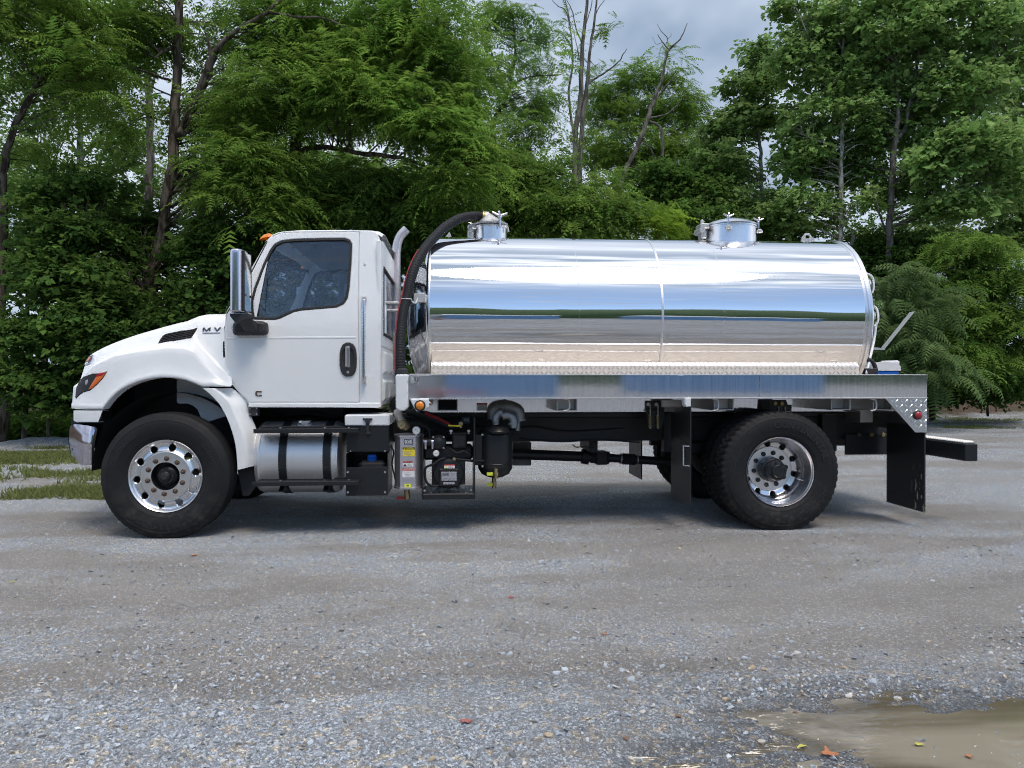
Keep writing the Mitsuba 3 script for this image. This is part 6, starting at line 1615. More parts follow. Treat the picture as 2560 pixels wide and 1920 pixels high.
put(tr, 'drawbar', hull([[txc + 1.1, ty - 1.3, 0.55], [txc + 1.1, ty - 0.3, 0.55], [txc + 1.1, ty - 1.3, 0.65], [txc + 1.1, ty - 0.3, 0.65], [txc + 2.7, ty - 0.85, 0.55], [txc + 2.7, ty - 0.75, 0.65]]), 'trailer_red')
for s in (-0.95, -0.1):
    for w_ in (0.02, -1.78):
        put(tr, 'wheel', lathe([(0, 0), (0.22, 0), (0.27, 0.03), (0.27, 0.15), (0.22, 0.18), (0, 0.18)], 'y', (txc + s, ty + w_ - 0.1, 0.27), 24), 'tyre_rubber')

# ================================================================== trees and undergrowth
scene['leaf_skin'] = {'type': 'principledthin', 'base_color': {'type': 'mesh_attribute', 'name': 'vertex_color'}, 'roughness': 0.55, 'diff_trans': 0.9, 'eta': 1.35}


def bark(name, a, b):
    scene[name] = two({'type': 'bumpmap', 'arbitrary': mikit.proc(lambda p, n, uv: FB(p.x * 30 + p.y * 17, p.y * 30, p.z * 5, 3), 5e-3), 'scale': 0.02,
                       'bsdf': {'type': 'diffuse', 'reflectance': mikit.proc(lambda p, n, uv: MIX(a, b, SS(0.35, 0.65, FB(p.x * 16 + p.y * 9, p.y * 16, p.z * 3, 3))))}})


bark('bark_dark', (0.050, 0.042, 0.034), (0.16, 0.138, 0.112))
bark('bark_grey', (0.085, 0.080, 0.070), (0.20, 0.185, 0.165))
bark('bark_pale', (0.19, 0.18, 0.14), (0.52, 0.51, 0.46))


def frond_pinnate(pairs=6):
    V, Fc = [], []
    for i in range(pairs):
        t = 0.14 + 0.80 * i / (pairs - 1)
        L = 0.235 * (1 - 0.55 * abs(2 * t - 1) ** 2.2)
        for s in (-1, 1):
            b = len(V)
            z = -0.30 * t * t
            V += [(t - 0.055, 0, z), (t + 0.06, 0, z - 0.01), (t + 0.09, s * L, z - 0.05 - 0.05 * (i % 2))]
            Fc.append((b, b + 1, b + 2) if s > 0 else (b, b + 2, b + 1))
    b = len(V)
    V += [(0.93, -0.045, -0.26), (0.93, 0.045, -0.26), (1.16, 0, -0.42)]
    Fc.append((b, b + 2, b + 1))
    return np.array(V), np.array(Fc)


def leaf_broad():
    """A lobed leaf of four triangles, folded along its midrib."""
    V = np.array([(0, 0, 0), (0.46, 0.42, 0.10), (1.0, 0, -0.14), (0.46, -0.42, 0.10), (0.62, 0, -0.03)])
    return V, np.array([(0, 4, 1), (1, 4, 2), (2, 4, 3), (3, 4, 0)])


def leaf_oval():
    V = np.array([(0, 0, 0), (0.45, 0.26, 0.05), (1.0, 0, -0.12), (0.45, -0.26, 0.05)])
    return V, np.array([(0, 2, 1), (0, 3, 2)])


def sumac():
    """A long frond with many narrow hanging leaflets."""
    V, Fc = [], []
    for i in range(9):
        t = 0.12 + 0.86 * i / 8
        L = 0.29 * (1 - 0.75 * abs(2 * t - 0.9) ** 2.4)
        for s in (-1, 1):
            b = len(V)
            z = 0.16 * math.sin(t * 2.6) - 0.30 * t * t
            V += [(t - 0.036, 0, z), (t + 0.040, 0, z), (t + 0.05, s * L, z - 0.15)]
            Fc.append((b, b + 1, b + 2) if s > 0 else (b, b + 2, b + 1))
    return np.array(V), np.array(Fc)


KITS = {'pinnate': frond_pinnate(6), 'broad': leaf_broad(), 'oval': leaf_oval(), 'sumac': sumac()}


def leaves(kit, pos, dirs, ups, size, col):
    v, f = KITS[kit]
    X = dirs / np.linalg.norm(dirs, axis=1, keepdims=True)
    Y = np.cross(ups, X)
    Y /= np.linalg.norm(Y, axis=1, keepdims=True) + 1e-9
    Zx = np.cross(X, Y)
    q = pos[:, None] + size[:, None, None] * (v[None, :, :1] * X[:, None] + v[None, :, 1:2] * Y[:, None] + v[None, :, 2:] * Zx[:, None])
    Fc = (f[None] + (np.arange(len(pos)) * len(v))[:, None, None]).reshape(-1, 3)
    return q.reshape(-1, 3), Fc, np.repeat(col, len(v), 0)


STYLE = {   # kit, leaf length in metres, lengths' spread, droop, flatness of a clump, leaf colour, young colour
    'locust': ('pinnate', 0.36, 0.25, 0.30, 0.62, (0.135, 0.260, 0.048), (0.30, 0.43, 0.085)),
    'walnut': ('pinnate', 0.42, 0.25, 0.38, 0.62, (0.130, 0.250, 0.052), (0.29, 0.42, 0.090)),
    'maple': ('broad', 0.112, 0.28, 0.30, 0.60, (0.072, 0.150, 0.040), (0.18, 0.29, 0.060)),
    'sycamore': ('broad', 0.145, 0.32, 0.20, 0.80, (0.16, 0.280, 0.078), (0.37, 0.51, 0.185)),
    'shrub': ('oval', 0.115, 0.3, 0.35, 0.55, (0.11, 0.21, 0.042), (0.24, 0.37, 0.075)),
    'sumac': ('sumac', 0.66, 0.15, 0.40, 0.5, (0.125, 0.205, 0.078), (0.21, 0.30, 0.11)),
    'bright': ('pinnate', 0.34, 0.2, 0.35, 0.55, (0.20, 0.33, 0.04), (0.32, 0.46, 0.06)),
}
THIN = 0.95
LOBES = {'sycamore': 1.55, 'maple': 1.05, 'locust': 1.2, 'walnut': 1.15}
CLEAR = []      # stems that stand free of leaves on the side of the yard: (u, v, Z, half width in pixels)


def to_px(p):
    X, Y = p[0], p[1] + DIST
    Z = X * SN + Y * CS
    return 1280 + F * (X * CS - Y * SN) / Z, HZ - F * (p[2] - HC) / Z, Z


def hides_stem(c, r):
    u, v, Z = to_px(c)
    for (a, b, Zs, w) in CLEAR:
        if Z < Zs + 0.35 * r and math.hypot(a - u, b - v) < w + 0.95 * r * F / Z:
            return True
    return False


def clear(pts, w=8):
    q = spline(np.array(pts, float), 14 * len(pts))
    CLEAR.extend((u, v, Z, w) for u, v, Z in q[:, :3])


FOLIAGE = [0]


def crown(style, clumps, per, rnd, tone=1.0):
    """clumps: (centre, radius). Each is a flattened spray of leaves, thick at its upper skin."""
    kit, size, spread, droop, flat, c0, c1 = STYLE[style]
    V, Fc, C, base = [], [], [], 0
    for c, r in clumps:
        pinn = kit in ('pinnate', 'sumac')
        m_ = 6 if pinn else 9
        ns = max(2, int(THIN * per * r * r / 0.36 / m_))
        n = ns * m_
        d = rnd.normal(size=(ns, 3))
        d /= np.linalg.norm(d, axis=1, keepdims=True)
        d[:, 2] = np.where(d[:, 2] < -0.30, -d[:, 2], d[:, 2])
        rad = r * (0.45 + 0.55 * rnd.uniform(size=ns) ** 0.55)
        lump = 1 + 0.40 * np.sin(d[:, 0] * 4 + c[0] * 3) * np.sin(d[:, 1] * 4 + c[1] * 5)
        pc = c + d * (rad * lump)[:, None] * np.array([1, 1, flat])
        pc[:, 2] -= 0.22 * r * ((d[:, :2] ** 2).sum(1) * (rad / r) ** 2)                 # sprays hang at the rim
        sd = d * [1, 1, 0.4] + rnd.normal(0, 0.35, (ns, 3)) + np.array([0, 0, -droop])
        sd /= np.linalg.norm(sd, axis=1, keepdims=True)
        su = np.array([0, 0, 1.0]) + 0.40 * d + rnd.normal(0, 0.22, (ns, 3))
        ss_ = np.cross(su, sd)
        ss_ /= np.linalg.norm(ss_, axis=1, keepdims=True) + 1e-9
        j = np.tile(np.arange(m_), ns)                                                   # a spray: leaves set along one twig, fanned to both sides
        I = np.repeat(np.arange(ns), m_)
        t = j / (m_ - 1.0)
        fan = np.where(j % 2 == 0, 1, -1) * (1.15 - 0.85 * t) + rnd.normal(0, 0.18, n)
        p = pc[I] + sd[I] * ((t - 0.5) * size * (1.0 if pinn else 2.6))[:, None] + rnd.normal(0, 0.04 * size if pinn else 0.25 * size, (n, 3))
        dirs = sd[I] * np.cos(fan)[:, None] + ss_[I] * np.sin(fan)[:, None] + rnd.normal(0, 0.12 if pinn else 0.3, (n, 3)) + np.array([0, 0, -0.3 * droop])
        ups = su[I] + rnd.normal(0, 0.16 if pinn else 0.38, (n, 3))
        sz_ = size * np.exp(rnd.normal(0, spread, n)) * 0.95
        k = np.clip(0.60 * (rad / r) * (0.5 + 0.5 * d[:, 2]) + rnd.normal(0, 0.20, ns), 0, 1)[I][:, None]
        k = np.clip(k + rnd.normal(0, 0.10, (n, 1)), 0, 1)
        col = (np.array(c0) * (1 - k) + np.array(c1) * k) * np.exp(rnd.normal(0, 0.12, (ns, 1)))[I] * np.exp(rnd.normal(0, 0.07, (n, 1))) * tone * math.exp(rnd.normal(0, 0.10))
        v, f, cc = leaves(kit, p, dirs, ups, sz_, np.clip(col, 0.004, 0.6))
        V.append(v)
        Fc.append(f + base)
        C.append(cc)
        base += len(v)
    m = trimesh.Trimesh(np.concatenate(V), np.concatenate(Fc), process=False)
    FOLIAGE[0] += len(m.faces)
    return m, np.concatenate(C)


def limb(p, r, sides=9, wob=0.0, n=None, seed=0):
    q = spline(np.column_stack([p, r]), n or max(8, 5 * len(p)))
    pts, rr = q[:, :3], np.maximum(q[:, 3], 0.004)
    if wob:
        pts = pts + wob * rr[:, None] * (meshkit.noise(np.stack([np.arange(len(pts)) * 0.6, np.full(len(pts), seed * 1.3), np.zeros(len(pts))], -1)[:, None, :] + np.array([[[0, 0, 0], [5, 0, 0], [9, 0, 3.0]]]), seed) - 0.5)
    return tube(pts, rr, sides)


def branch_to(stems, c, rnd, r0=0.035):
    """A bowed branch from the nearest lower point of the stems to the clump."""
    S = np.concatenate(stems)
    d = np.linalg.norm(S[:, :3] - c, axis=1) + np.maximum(0, S[:, 2] - c[2] + 0.2) * 2.5
    i = int(np.argmin(d))
    a, r = S[i, :3], min(S[i, 3] * 0.6, r0)
    m = (a + c) / 2 + np.array([rnd.normal(0, 0.12), rnd.normal(0, 0.12), 0.16 * np.linalg.norm(c - a) * 0.6])
    return limb([a, m, c], [r, r * 0.65, 0.006], 5, 0, 9)


def tree(name, label, style, stems, lobes, per, seed, bk='bark_dark', group=None, clump=0.62, tone=1.0, category='tree', branches=True, split=False):
    """stems: lists of (u, v, Z, radius) in photograph pixels, metres; lobes: (u, v, Z, ru, rv, thickness, number of clumps)."""
    rnd = np.random.default_rng(seed)
    t = thing(name, label, category, group)
    S, ms = [], []
    for j, st in enumerate(stems):
        p = np.array([deep(u, v, Z) for u, v, Z, r in st])
        r = np.array([q[3] for q in st])
        ms.append(limb(p, r, 12, 0.9, max(14, 6 * len(p)), seed + j))
        S.append(spline(np.column_stack([p, r]), 40))
    cl = []
    for (u, v, Z, ru, rv, th, n) in lobes:
        c = deep(u, v, Z)
        A, B = ru * Z / F, rv * Z / F
        for _ in range(int(n * LOBES.get(style, 1.0))):
            d = rnd.normal(size=3)
            d /= np.linalg.norm(d)
            k = rnd.uniform(0.25, 1.0) ** 0.5
            cl.append((c + np.array([d[0] * A, d[1] * th, d[2] * B]) * k, clump * rnd.uniform(0.65, 1.35)))
    cl = [(c, r) for c, r in cl if c[2] > 0.15 and not hides_stem(c, r)]
    if ms:
        put(t, 'trunk', ms[0], bk, 60)
        for m in ms[1:]:
            put(t, 'limb', m, bk, 60)
    if branches and S and cl:
        bs = [branch_to(S, c, rnd, 0.020) for c, r in cl if rnd.uniform() < 0.55]
        put(t, 'branches', bs, bk, 60, kind='stuff')
    if cl:
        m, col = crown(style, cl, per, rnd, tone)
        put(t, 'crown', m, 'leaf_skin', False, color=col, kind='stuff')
    return t


clear([(6, 700, 16), (10, 460, 16), (30, 345, 15.9), (75, 250, 15.8), (100, 205, 15.6), (122, 178, 15.5), (118, 110, 15.4)], 6)
clear([(372, 720, 17), (388, 660, 17), (410, 564, 17), (430, 416, 17), (439, 325, 17), (443, 217, 17), (448, 108, 17), (450, 0, 17)], 14)
clear([(458, 325, 17), (481, 271, 16.9), (506, 217, 16.8), (528, 152, 16.7), (560, 108, 16.6), (640, 35, 16.5)], 13)
clear([(665, 36, 16.4), (692, 10, 16.4), (720, -10, 16.4)], 6)
clear([(700, 38, 16.3), (752, 45, 16.3), (806, 47, 16.3)], 4)
clear([(772, 372, 17.8), (830, 371, 17.6), (920, 386, 17.3), (995, 394, 17.1), (1050, 412, 17)], 3)
clear([(374, 480, 21), (375, 300, 21), (371, 235, 21)], 5)
clear([(203, 400, 32), (203, 325, 32)], 5)
clear([(1437, 400, 27), (1440, 325, 27), (1449, 253, 27), (1453, 163, 27), (1460, 72, 27), (1468, 0, 27)], 16)
clear([(1449, 430, 27), (1458, 289, 27), (1475, 126, 27)], 8)
clear([(1562, 437, 27), (1594, 365, 27), (1619, 300, 27), (1652, 202, 27), (1670, 127, 27)], 9)
clear([(2100, 590, 24.5), (2102, 434, 24.5), (2104, 330, 24.5)], 7)
clear([(2221, 590, 24), (2226, 506, 24), (2233, 398, 24)], 8)
clear([(2241, 318, 24), (2268, 275, 24), (2294, 150, 24)], 3)
clear([(1898, 360, 28), (1902, 470, 28)], 4)


tree('locust_tree', 'locust tree at the left edge whose dark trunk leans and forks towards the right', 'locust',
     [[(4, 1107, 16, .14), (6, 700, 16, .10), (10, 460, 16, .085), (30, 345, 15.9, .065), (75, 250, 15.8, .055), (100, 205, 15.6, .045)], [(100, 205, 15.6, .04), (122, 178, 15.5, .032), (118, 110, 15.4, .022), (95, 60, 15.3, .012)], [(100, 205, 15.6, .035), (60, 160, 15.5, .025), (30, 120, 15.4, .014)]],
     [(110, 110, 15.5, 190, 130, 1.2, 38), (235, 235, 15.2, 110, 100, 0.9, 18), (60, 270, 15.5, 110, 70, 0.9, 12), (40, 380, 15.9, 90, 70, 0.9, 14), (180, 350, 15.8, 90, 50, 0.8, 14), (60, 30, 15.6, 140, 60, 1.0, 20)], 46, 1, tone=0.85)
tree('locust_tree', 'large locust tree with a thick forked trunk behind the truck hood', 'locust',
     [[(366, 1098, 17, .23), (370, 743, 17, .145), (391, 647, 17, .125), (410, 564, 17, .12), (430, 416, 17, .112), (439, 325, 17, .115), (443, 217, 17, .098), (448, 108, 17, .092), (450, -30, 17, .08)],
      [(441, 350, 17, .10), (458, 325, 16.95, .105), (481, 271, 16.9, .095), (506, 217, 16.8, .09), (528, 152, 16.7, .085), (560, 108, 16.6, .055), (615, 65, 16.5, .045), (665, 36, 16.4, .042), (692, 10, 16.4, .035), (725, -20, 16.4, .03)],
      [(672, 34, 16.4, .03), (700, 38, 16.3, .028), (752, 45, 16.3, .025), (806, 47, 16.3, .022), (853, 65, 16.2, .017), (889, 98, 16.2, .01)], [(528, 140, 16.7, .04), (524, 110, 16.7, .03), (516, 84, 16.7, .02)],
      [(440, 118, 17, .035), (412, 130, 16.8, .028), (390, 146, 16.7, .016)], [(430, 205, 17, .03), (392, 190, 16.7, .028), (364, 180, 16.5, .018)]],
     [(330, 120, 17.6, 150, 150, 1.4, 46), (330, 330, 18.5, 110, 80, 0.9, 20), (560, 60, 17.4, 170, 110, 1.3, 36), (660, 230, 16.2, 130, 110, 0.9, 30), (570, 420, 16.0, 150, 75, 0.9, 34), (640, 500, 15.8, 90, 70, 0.8, 18), (510, 300, 17.6, 120, 90, 0.8, 16), (390, 30, 16.6, 110, 60, 0.8, 14)], 46, 2, tone=0.9)
tree('grey_tree', 'slim grey trunked tree just left of the forked locust', 'maple',
     [[(360, 1062, 21, .13), (370, 560, 21, .11), (374, 420, 21, .10), (375, 300, 21, .095), (371, 230, 21, .085), (366, 120, 21, .05)], [(372, 250, 21, .05), (400, 160, 21, .03), (420, 90, 21, .015)]],
     [(370, 300, 21.5, 120, 150, 1.0, 16), (340, 430, 21.4, 80, 70, 1.0, 9)], 60, 3, bk='bark_grey')
tree('sycamore_tree', 'distant pale trunk with pale forking limbs showing through the leaves at the left', 'sycamore',
     [[(200, 1030, 32, .16), (203, 600, 32, .14), (204, 390, 32, .13), (202, 325, 32, .11), (190, 200, 32, .07)], [(205, 400, 32, .08), (242, 352, 32, .07), (268, 318, 32, .05), (300, 240, 32, .03)], [(203, 395, 32, .06), (180, 360, 32, .05), (160, 310, 32, .03)], [(196, 260, 32, .05), (225, 60, 32, .04), (240, 0, 32, .03)]],
     [(200, 130, 32, 190, 150, 2.0, 18)], 60, 4, bk='bark_pale', clump=0.9)
tree('locust_tree', 'broad bright green locust tree with a long low limb above the cab', 'locust',
     [[(720, 1085, 18, .20), (732, 600, 18, .15), (742, 380, 18, .13), (760, 180, 18, .10), (800, -10, 18, .07)],
      [(742, 385, 18, .07), (772, 372, 17.8, .062), (830, 371, 17.6, .055), (920, 386, 17.3, .05), (995, 394, 17.1, .042), (1050, 412, 17, .03), (1105, 438, 16.9, .014)], [(925, 382, 17.3, .02), (968, 338, 17.1, .012)], [(996, 392, 17.1, .02), (1038, 364, 16.9, .010)], [(765, 200, 18, .06), (880, 110, 17.6, .045), (990, 60, 17.3, .03)], [(790, 60, 18, .05), (1000, 150, 17.3, .035), (1100, 120, 17.1, .02)]],
     [(850, 120, 17.5, 200, 130, 1.4, 58), (1040, 110, 17.3, 130, 130, 1.3, 48), (950, 285, 16.8, 190, 80, 1.0, 56), (1090, 330, 16.7, 110, 100, 0.9, 40), (1135, 430, 16.7, 80, 70, 0.8, 22), (800, 300, 17.5, 120, 60, 1.0, 18), (1155, 215, 17.4, 50, 110, 0.8, 16), (760, 20, 17.5, 130, 60, 1.0, 18)], 48, 5, tone=1.12)
tree('walnut_tree', 'shaded walnut tree behind the cab roof, under the long limb', 'walnut', [[(905, 1075, 19, .12), (900, 640, 19, .10), (905, 520, 19, .07), (915, 430, 19, .04)]],
     [(880, 500, 18.5, 190, 70, 1.0, 40), (1010, 520, 18.2, 130, 80, 0.9, 34), (1120, 540, 18.2, 100, 50, 0.8, 20), (740, 520, 17.4, 110, 70, 0.8, 26)], 42, 6, tone=0.95)
tree('walnut_tree', 'open crowned tree with sparse twigs against the sky, left of the bare stems', 'walnut',
     [[(1245, 1058, 23, .16), (1256, 560, 23, .11), (1262, 427, 23, .09), (1230, 330, 23, .07), (1270, 225, 23, .05), (1288, 130, 23, .035), (1280, 30, 23, .02)], [(1262, 235, 23, .045), (1300, 203, 23, .035), (1340, 192, 23, .025), (1402, 188, 23, .012)], [(1262, 430, 23, .07), (1286, 378, 23, .05), (1320, 365, 23, .025)], [(1285, 140, 23, .02), (1325, 120, 23, .014), (1380, 105, 23, .008)]],
     [(1225, 45, 23, 60, 50, 0.7, 13), (1295, 65, 23, 40, 55, 0.6, 9), (1330, 165, 23, 75, 22, 0.6, 10), (1385, 95, 23, 28, 16, 0.4, 5), (1215, 180, 23, 50, 60, 0.8, 12), (1300, 265, 23, 95, 40, 0.9, 20), (1380, 255, 23, 40, 30, 0.7, 8), (1250, 350, 22.5, 90, 60, 0.9, 20), (1350, 345, 22.5, 90, 50, 0.9, 18), (1405, 175, 23, 26, 18, 0.4, 4)], 30, 7, clump=0.50, tone=1.05)
tree('dead_tree', 'tall bare grey tree with several straight upright stems against the sky', 'locust',
     [[(1440, 1043, 27, .16), (1434, 560, 27, .12), (1435, 416, 27, .10), (1440, 325, 27, .095), (1449, 253, 27, .085), (1453, 163, 27, .075), (1460, 72, 27, .06), (1468, 0, 27, .05), (1478, -60, 27, .03)],
      [(1446, 560, 27, .09), (1449, 434, 27, .085), (1458, 289, 27, .075), (1468, 202, 27, .065), (1475, 126, 27, .05), (1486, 54, 27, .04), (1492, -20, 27, .025)], [(1438, 345, 27, .05), (1431, 318, 27, .05), (1422, 231, 27, .04), (1431, 163, 27, .032), (1426, 72, 27, .024), (1410, -10, 27, .015)],
      [(1463, 217, 27, .04), (1486, 199, 27, .035), (1515, 181, 27, .03), (1547, 155, 27, .022), (1557, 138, 27, .018), (1567, 124, 27, .01)], [(1455, 262, 27, .03), (1482, 231, 27, .022), (1489, 210, 27, .012)], [(1428, 90, 27, .02), (1415, 32, 27, .018), (1395, 18, 27, .013), (1380, 3, 27, .008)],
      [(1455, 110, 27, .025), (1440, 75, 27, .02), (1430, 30, 27, .015), (1412, -5, 27, .01)], [(1478, 100, 27, .02), (1490, 35, 27, .016), (1510, 3, 27, .01)], [(1453, 170, 27, .02), (1440, 110, 27, .014), (1428, 60, 27, .008)], [(1465, 60, 27, .02), (1477, 20, 27, .015), (1482, -20, 27, .01)],
      [(1424, 240, 27, .014), (1405, 225, 27, .01), (1395, 228, 27, .006)], [(1472, 150, 27, .016), (1486, 165, 27, .01), (1500, 158, 27, .006)]],
     [(1432, 80, 27, 22, 30, 0.3, 6), (1447, 150, 27, 22, 40, 0.3, 6), (1518, 73, 27, 22, 5, 0.3, 4), (1425, 195, 27, 22, 25, 0.3, 5), (1482, 170, 27, 12, 20, 0.3, 3)], 22, 8, bk='bark_grey', clump=0.36)
tree('dead_tree', 'bare crooked tree leaning to the right with a forked tip against the sky', 'locust',
     [[(1545, 1045, 27, .13), (1552, 520, 27, .10), (1562, 437, 27, .085), (1594, 365, 27, .08), (1619, 300, 27, .075), (1630, 260, 27, .062), (1652, 202, 27, .052), (1663, 155, 27, .042), (1670, 127, 27, .036), (1695, 105, 27, .026), (1706, 87, 27, .02), (1717, 60, 27, .01)],
      [(1670, 124, 27, .022), (1656, 108, 27, .018), (1643, 88, 27, .010)], [(1664, 112, 27, .016), (1668, 98, 27, .014), (1652, 80, 27, .010), (1642, 62, 27, .006)], [(1622, 297, 27, .04), (1666, 286, 27, .03), (1702, 254, 27, .014)], [(1625, 305, 27, .04), (1648, 318, 27, .05), (1656, 350, 27, .055), (1655, 392, 27, .06)],
      [(1628, 272, 27, .04), (1645, 240, 27, .035), (1670, 210, 27, .028), (1695, 181, 27, .012)], [(1600, 355, 27, .03), (1622, 368, 27, .025), (1640, 400, 27, .012)], [(1672, 130, 27, .012), (1683, 118, 27, .01), (1698, 118, 27, .005)], [(1666, 100, 27, .01), (1676, 92, 27, .007), (1676, 84, 27, .004)], [(1655, 108, 27, .01), (1640, 112, 27, .006), (1630, 95, 27, .004)]],
     [], 10, 9, bk='bark_grey')
tree('walnut_tree', 'leafy young walnut behind the middle of the tank, in front of the bare stems', 'walnut', [[(1400, 1070, 20, .10), (1402, 620, 20, .07), (1405, 480, 20, .04)]],
     [(1310, 440, 20.3, 85, 50, 0.9, 26), (1430, 450, 20, 120, 45, 0.9, 34), (1530, 450, 20.3, 60, 45, 0.8, 18), (1290, 545, 19.6, 140, 45, 0.8, 40), (1430, 545, 19.5, 140, 50, 0.8, 44), (1540, 530, 19.8, 60, 55, 0.7, 18), (1220, 450, 20.3, 50, 60, 0.8, 14)], 46, 10, tone=0.95, clump=0.55)
tree('ailanthus_bush', 'bright yellow green bush peeping over the tank between the two hatches', 'bright', [[(1640, 1075, 19.5, .06), (1640, 640, 19.5, .04), (1642, 560, 19.5, .02)]], [(1628, 540, 19.4, 50, 22, 0.6, 14), (1655, 585, 19.3, 60, 25, 0.6, 12)], 44, 11, clump=0.45, category='bush')
tree('locust_tree', 'rounded locust crown behind the leaning bare tree', 'locust', [[(1640, 1035, 31, .18), (1645, 520, 31, .13), (1640, 380, 31, .10), (1645, 260, 31, .05)], [(1640, 390, 31, .06), (1560, 300, 31, .04)], [(1642, 380, 31, .06), (1720, 300, 31, .04)]],
     [(1640, 195, 31, 75, 28, 1.2, 18), (1580, 280, 31, 80, 45, 1.3, 24), (1690, 280, 31, 60, 60, 1.3, 22), (1505, 275, 31.5, 50, 45, 1.3, 15), (1570, 375, 30, 150, 45, 1.4, 34), (1700, 370, 30.5, 60, 50, 1.3, 16), (1540, 225, 31.5, 30, 14, 1.0, 5)], 44, 12, clump=0.68, tone=0.98)
tree('maple_tree', 'dense dark green tree behind the rear hatch, with small leaves', 'maple', [[(1720, 1040, 28, .15), (1722, 560, 28, .10), (1720, 420, 28, .06)]],
     [(1700, 480, 27, 130, 55, 1.1, 44), (1750, 560, 25.5, 130, 45, 1.0, 40), (1950, 585, 26.5, 120, 40, 0.9, 30), (1640, 460, 27.5, 90, 45, 1.0, 24), (1780, 430, 28, 70, 60, 1.0, 22)], 205, 13, tone=1.15, clump=0.6)
tree('sycamore_tree', 'narrow sycamore with a pointed top, left of the white trunk', 'sycamore', [[(1900, 1040, 28, .12), (1903, 560, 28, .09), (1902, 440, 28, .07), (1898, 360, 28, .06), (1886, 312, 28, .05), (1880, 200, 28, .035), (1886, 120, 28, .015)], [(1884, 310, 28, .03), (1850, 240, 28, .02), (1830, 200, 28, .01)], [(1896, 350, 28, .03), (1925, 280, 28, .02), (1930, 220, 28, .01)]],
     [(1892, 150, 28, 38, 40, 0.7, 13), (1876, 230, 28, 65, 45, 0.9, 22), (1860, 320, 28, 85, 50, 1.0, 28), (1840, 420, 27.5, 110, 50, 1.1, 34), (1850, 510, 27, 130, 45, 1.1, 36), (1915, 300, 28, 30, 50, 0.7, 10), (1790, 350, 28, 40, 40, 0.8, 10)], 150, 14, bk='bark_pale', tone=0.95, clump=0.44)
tree('sycamore_tree', 'sycamore with a slim white trunk behind the rear of the tank', 'sycamore',
     [[(2098, 1052, 24.5, .10), (2099, 700, 24.5, .085), (2100, 597, 24.5, .078), (2102, 434, 24.5, .07), (2104, 325, 24.5, .06), (2100, 200, 24.5, .045), (2110, 60, 24.5, .03)], [(2102, 300, 24.5, .04), (2060, 180, 24.5, .03), (2010, 70, 24.5, .02), (1975, -10, 24.5, .012)], [(2102, 250, 24.5, .035), (2150, 140, 24.5, .025), (2170, 30, 24.5, .012)], [(2102, 370, 24.5, .035), (2050, 355, 24.3, .025), (2010, 340, 24.2, .015)]],
     [(2075, 70, 25, 75, 80, 1.0, 34), (2015, 170, 25, 60, 70, 0.9, 22), (1972, 130, 25, 26, 40, 0.5, 8), (1962, 30, 25, 30, 32, 0.5, 8), (2100, 210, 24.8, 80, 70, 1.0, 30), (2040, 300, 24.8, 90, 60, 1.0, 32), (2000, 400, 25, 80, 60, 1.0, 30), (2060, 430, 25.4, 90, 50, 0.8, 20), (2010, 530, 24.6, 100, 45, 0.9, 34), (2160, 400, 25.2, 60, 70, 0.8, 16), (2150, 530, 24.2, 50, 50, 0.7, 12)], 150, 15, bk='bark_pale', tone=1.08, clump=0.44)
tree('sycamore_tree', 'largest sycamore, filling the upper right corner with broad pale leaves', 'sycamore',
     [[(2214, 1055, 24, .15), (2219, 700, 24, .115), (2222, 597, 24, .105), (2226, 506, 24, .10), (2233, 398, 24, .09), (2241, 318, 24, .08), (2244, 270, 24, .06), (2235, 120, 24, .035), (2240, 0, 24, .02)], [(2238, 350, 24, .07), (2258, 328, 24, .06), (2268, 275, 24, .05), (2290, 180, 24, .04), (2296, 60, 24, .025)], [(2228, 470, 24, .05), (2320, 360, 23.6, .04), (2430, 280, 23.3, .025), (2500, 200, 23.2, .015)], [(2224, 540, 24, .04), (2330, 500, 23.3, .03), (2440, 430, 22.8, .018)], [(2222, 590, 24, .035), (2200, 540, 23.8, .03), (2180, 470, 23.6, .018)]],
     [(2230, 70, 24, 120, 100, 1.3, 52), (2370, 60, 24, 110, 90, 1.3, 44), (2500, 110, 24, 100, 120, 1.3, 46), (2400, 220, 23.5, 120, 70, 1.1, 44), (2270, 210, 24.2, 90, 60, 1.0, 26), (2175, 300, 24.2, 60, 60, 0.8, 16), (2440, 375, 22.5, 100, 50, 0.7, 40), (2320, 420, 23, 80, 50, 0.8, 24), (2200, 170, 25.5, 120, 110, 1.0, 30), (2330, 330, 25.5, 150, 80, 1.0, 26), (2150, 420, 26, 90, 70, 0.8, 16), (2480, 500, 25.5, 90, 50, 0.8, 14), (2520, 420, 23.5, 80, 90, 1.0, 30), (2360, 520, 23.2, 110, 35, 0.8, 26), (2290, 330, 24.4, 70, 50, 0.8, 14), (2240, 460, 24.6, 60, 60, 0.8, 12)], 150, 16, bk='bark_grey', tone=1.15, clump=0.47)
tree('walnut_tree', 'low leafy walnut shrub at the right edge behind the bumper', 'walnut', [[(2470, 1040, 25.0, .04), (2465, 850, 23.6, .035), (2450, 700, 22, .03)], [(2466, 860, 22, .05), (2390, 720, 22, .03)]],
     [(2420, 630, 21.6, 100, 38, 0.7, 30), (2510, 690, 21.4, 80, 55, 0.7, 30), (2380, 710, 21.8, 70, 50, 0.7, 22), (2460, 800, 21.2, 110, 60, 0.7, 44), (2545, 830, 21, 60, 80, 0.7, 26), (2420, 900, 21.0, 110, 50, 0.6, 30)], 46, 17, tone=0.95, clump=0.5, category='shrub')
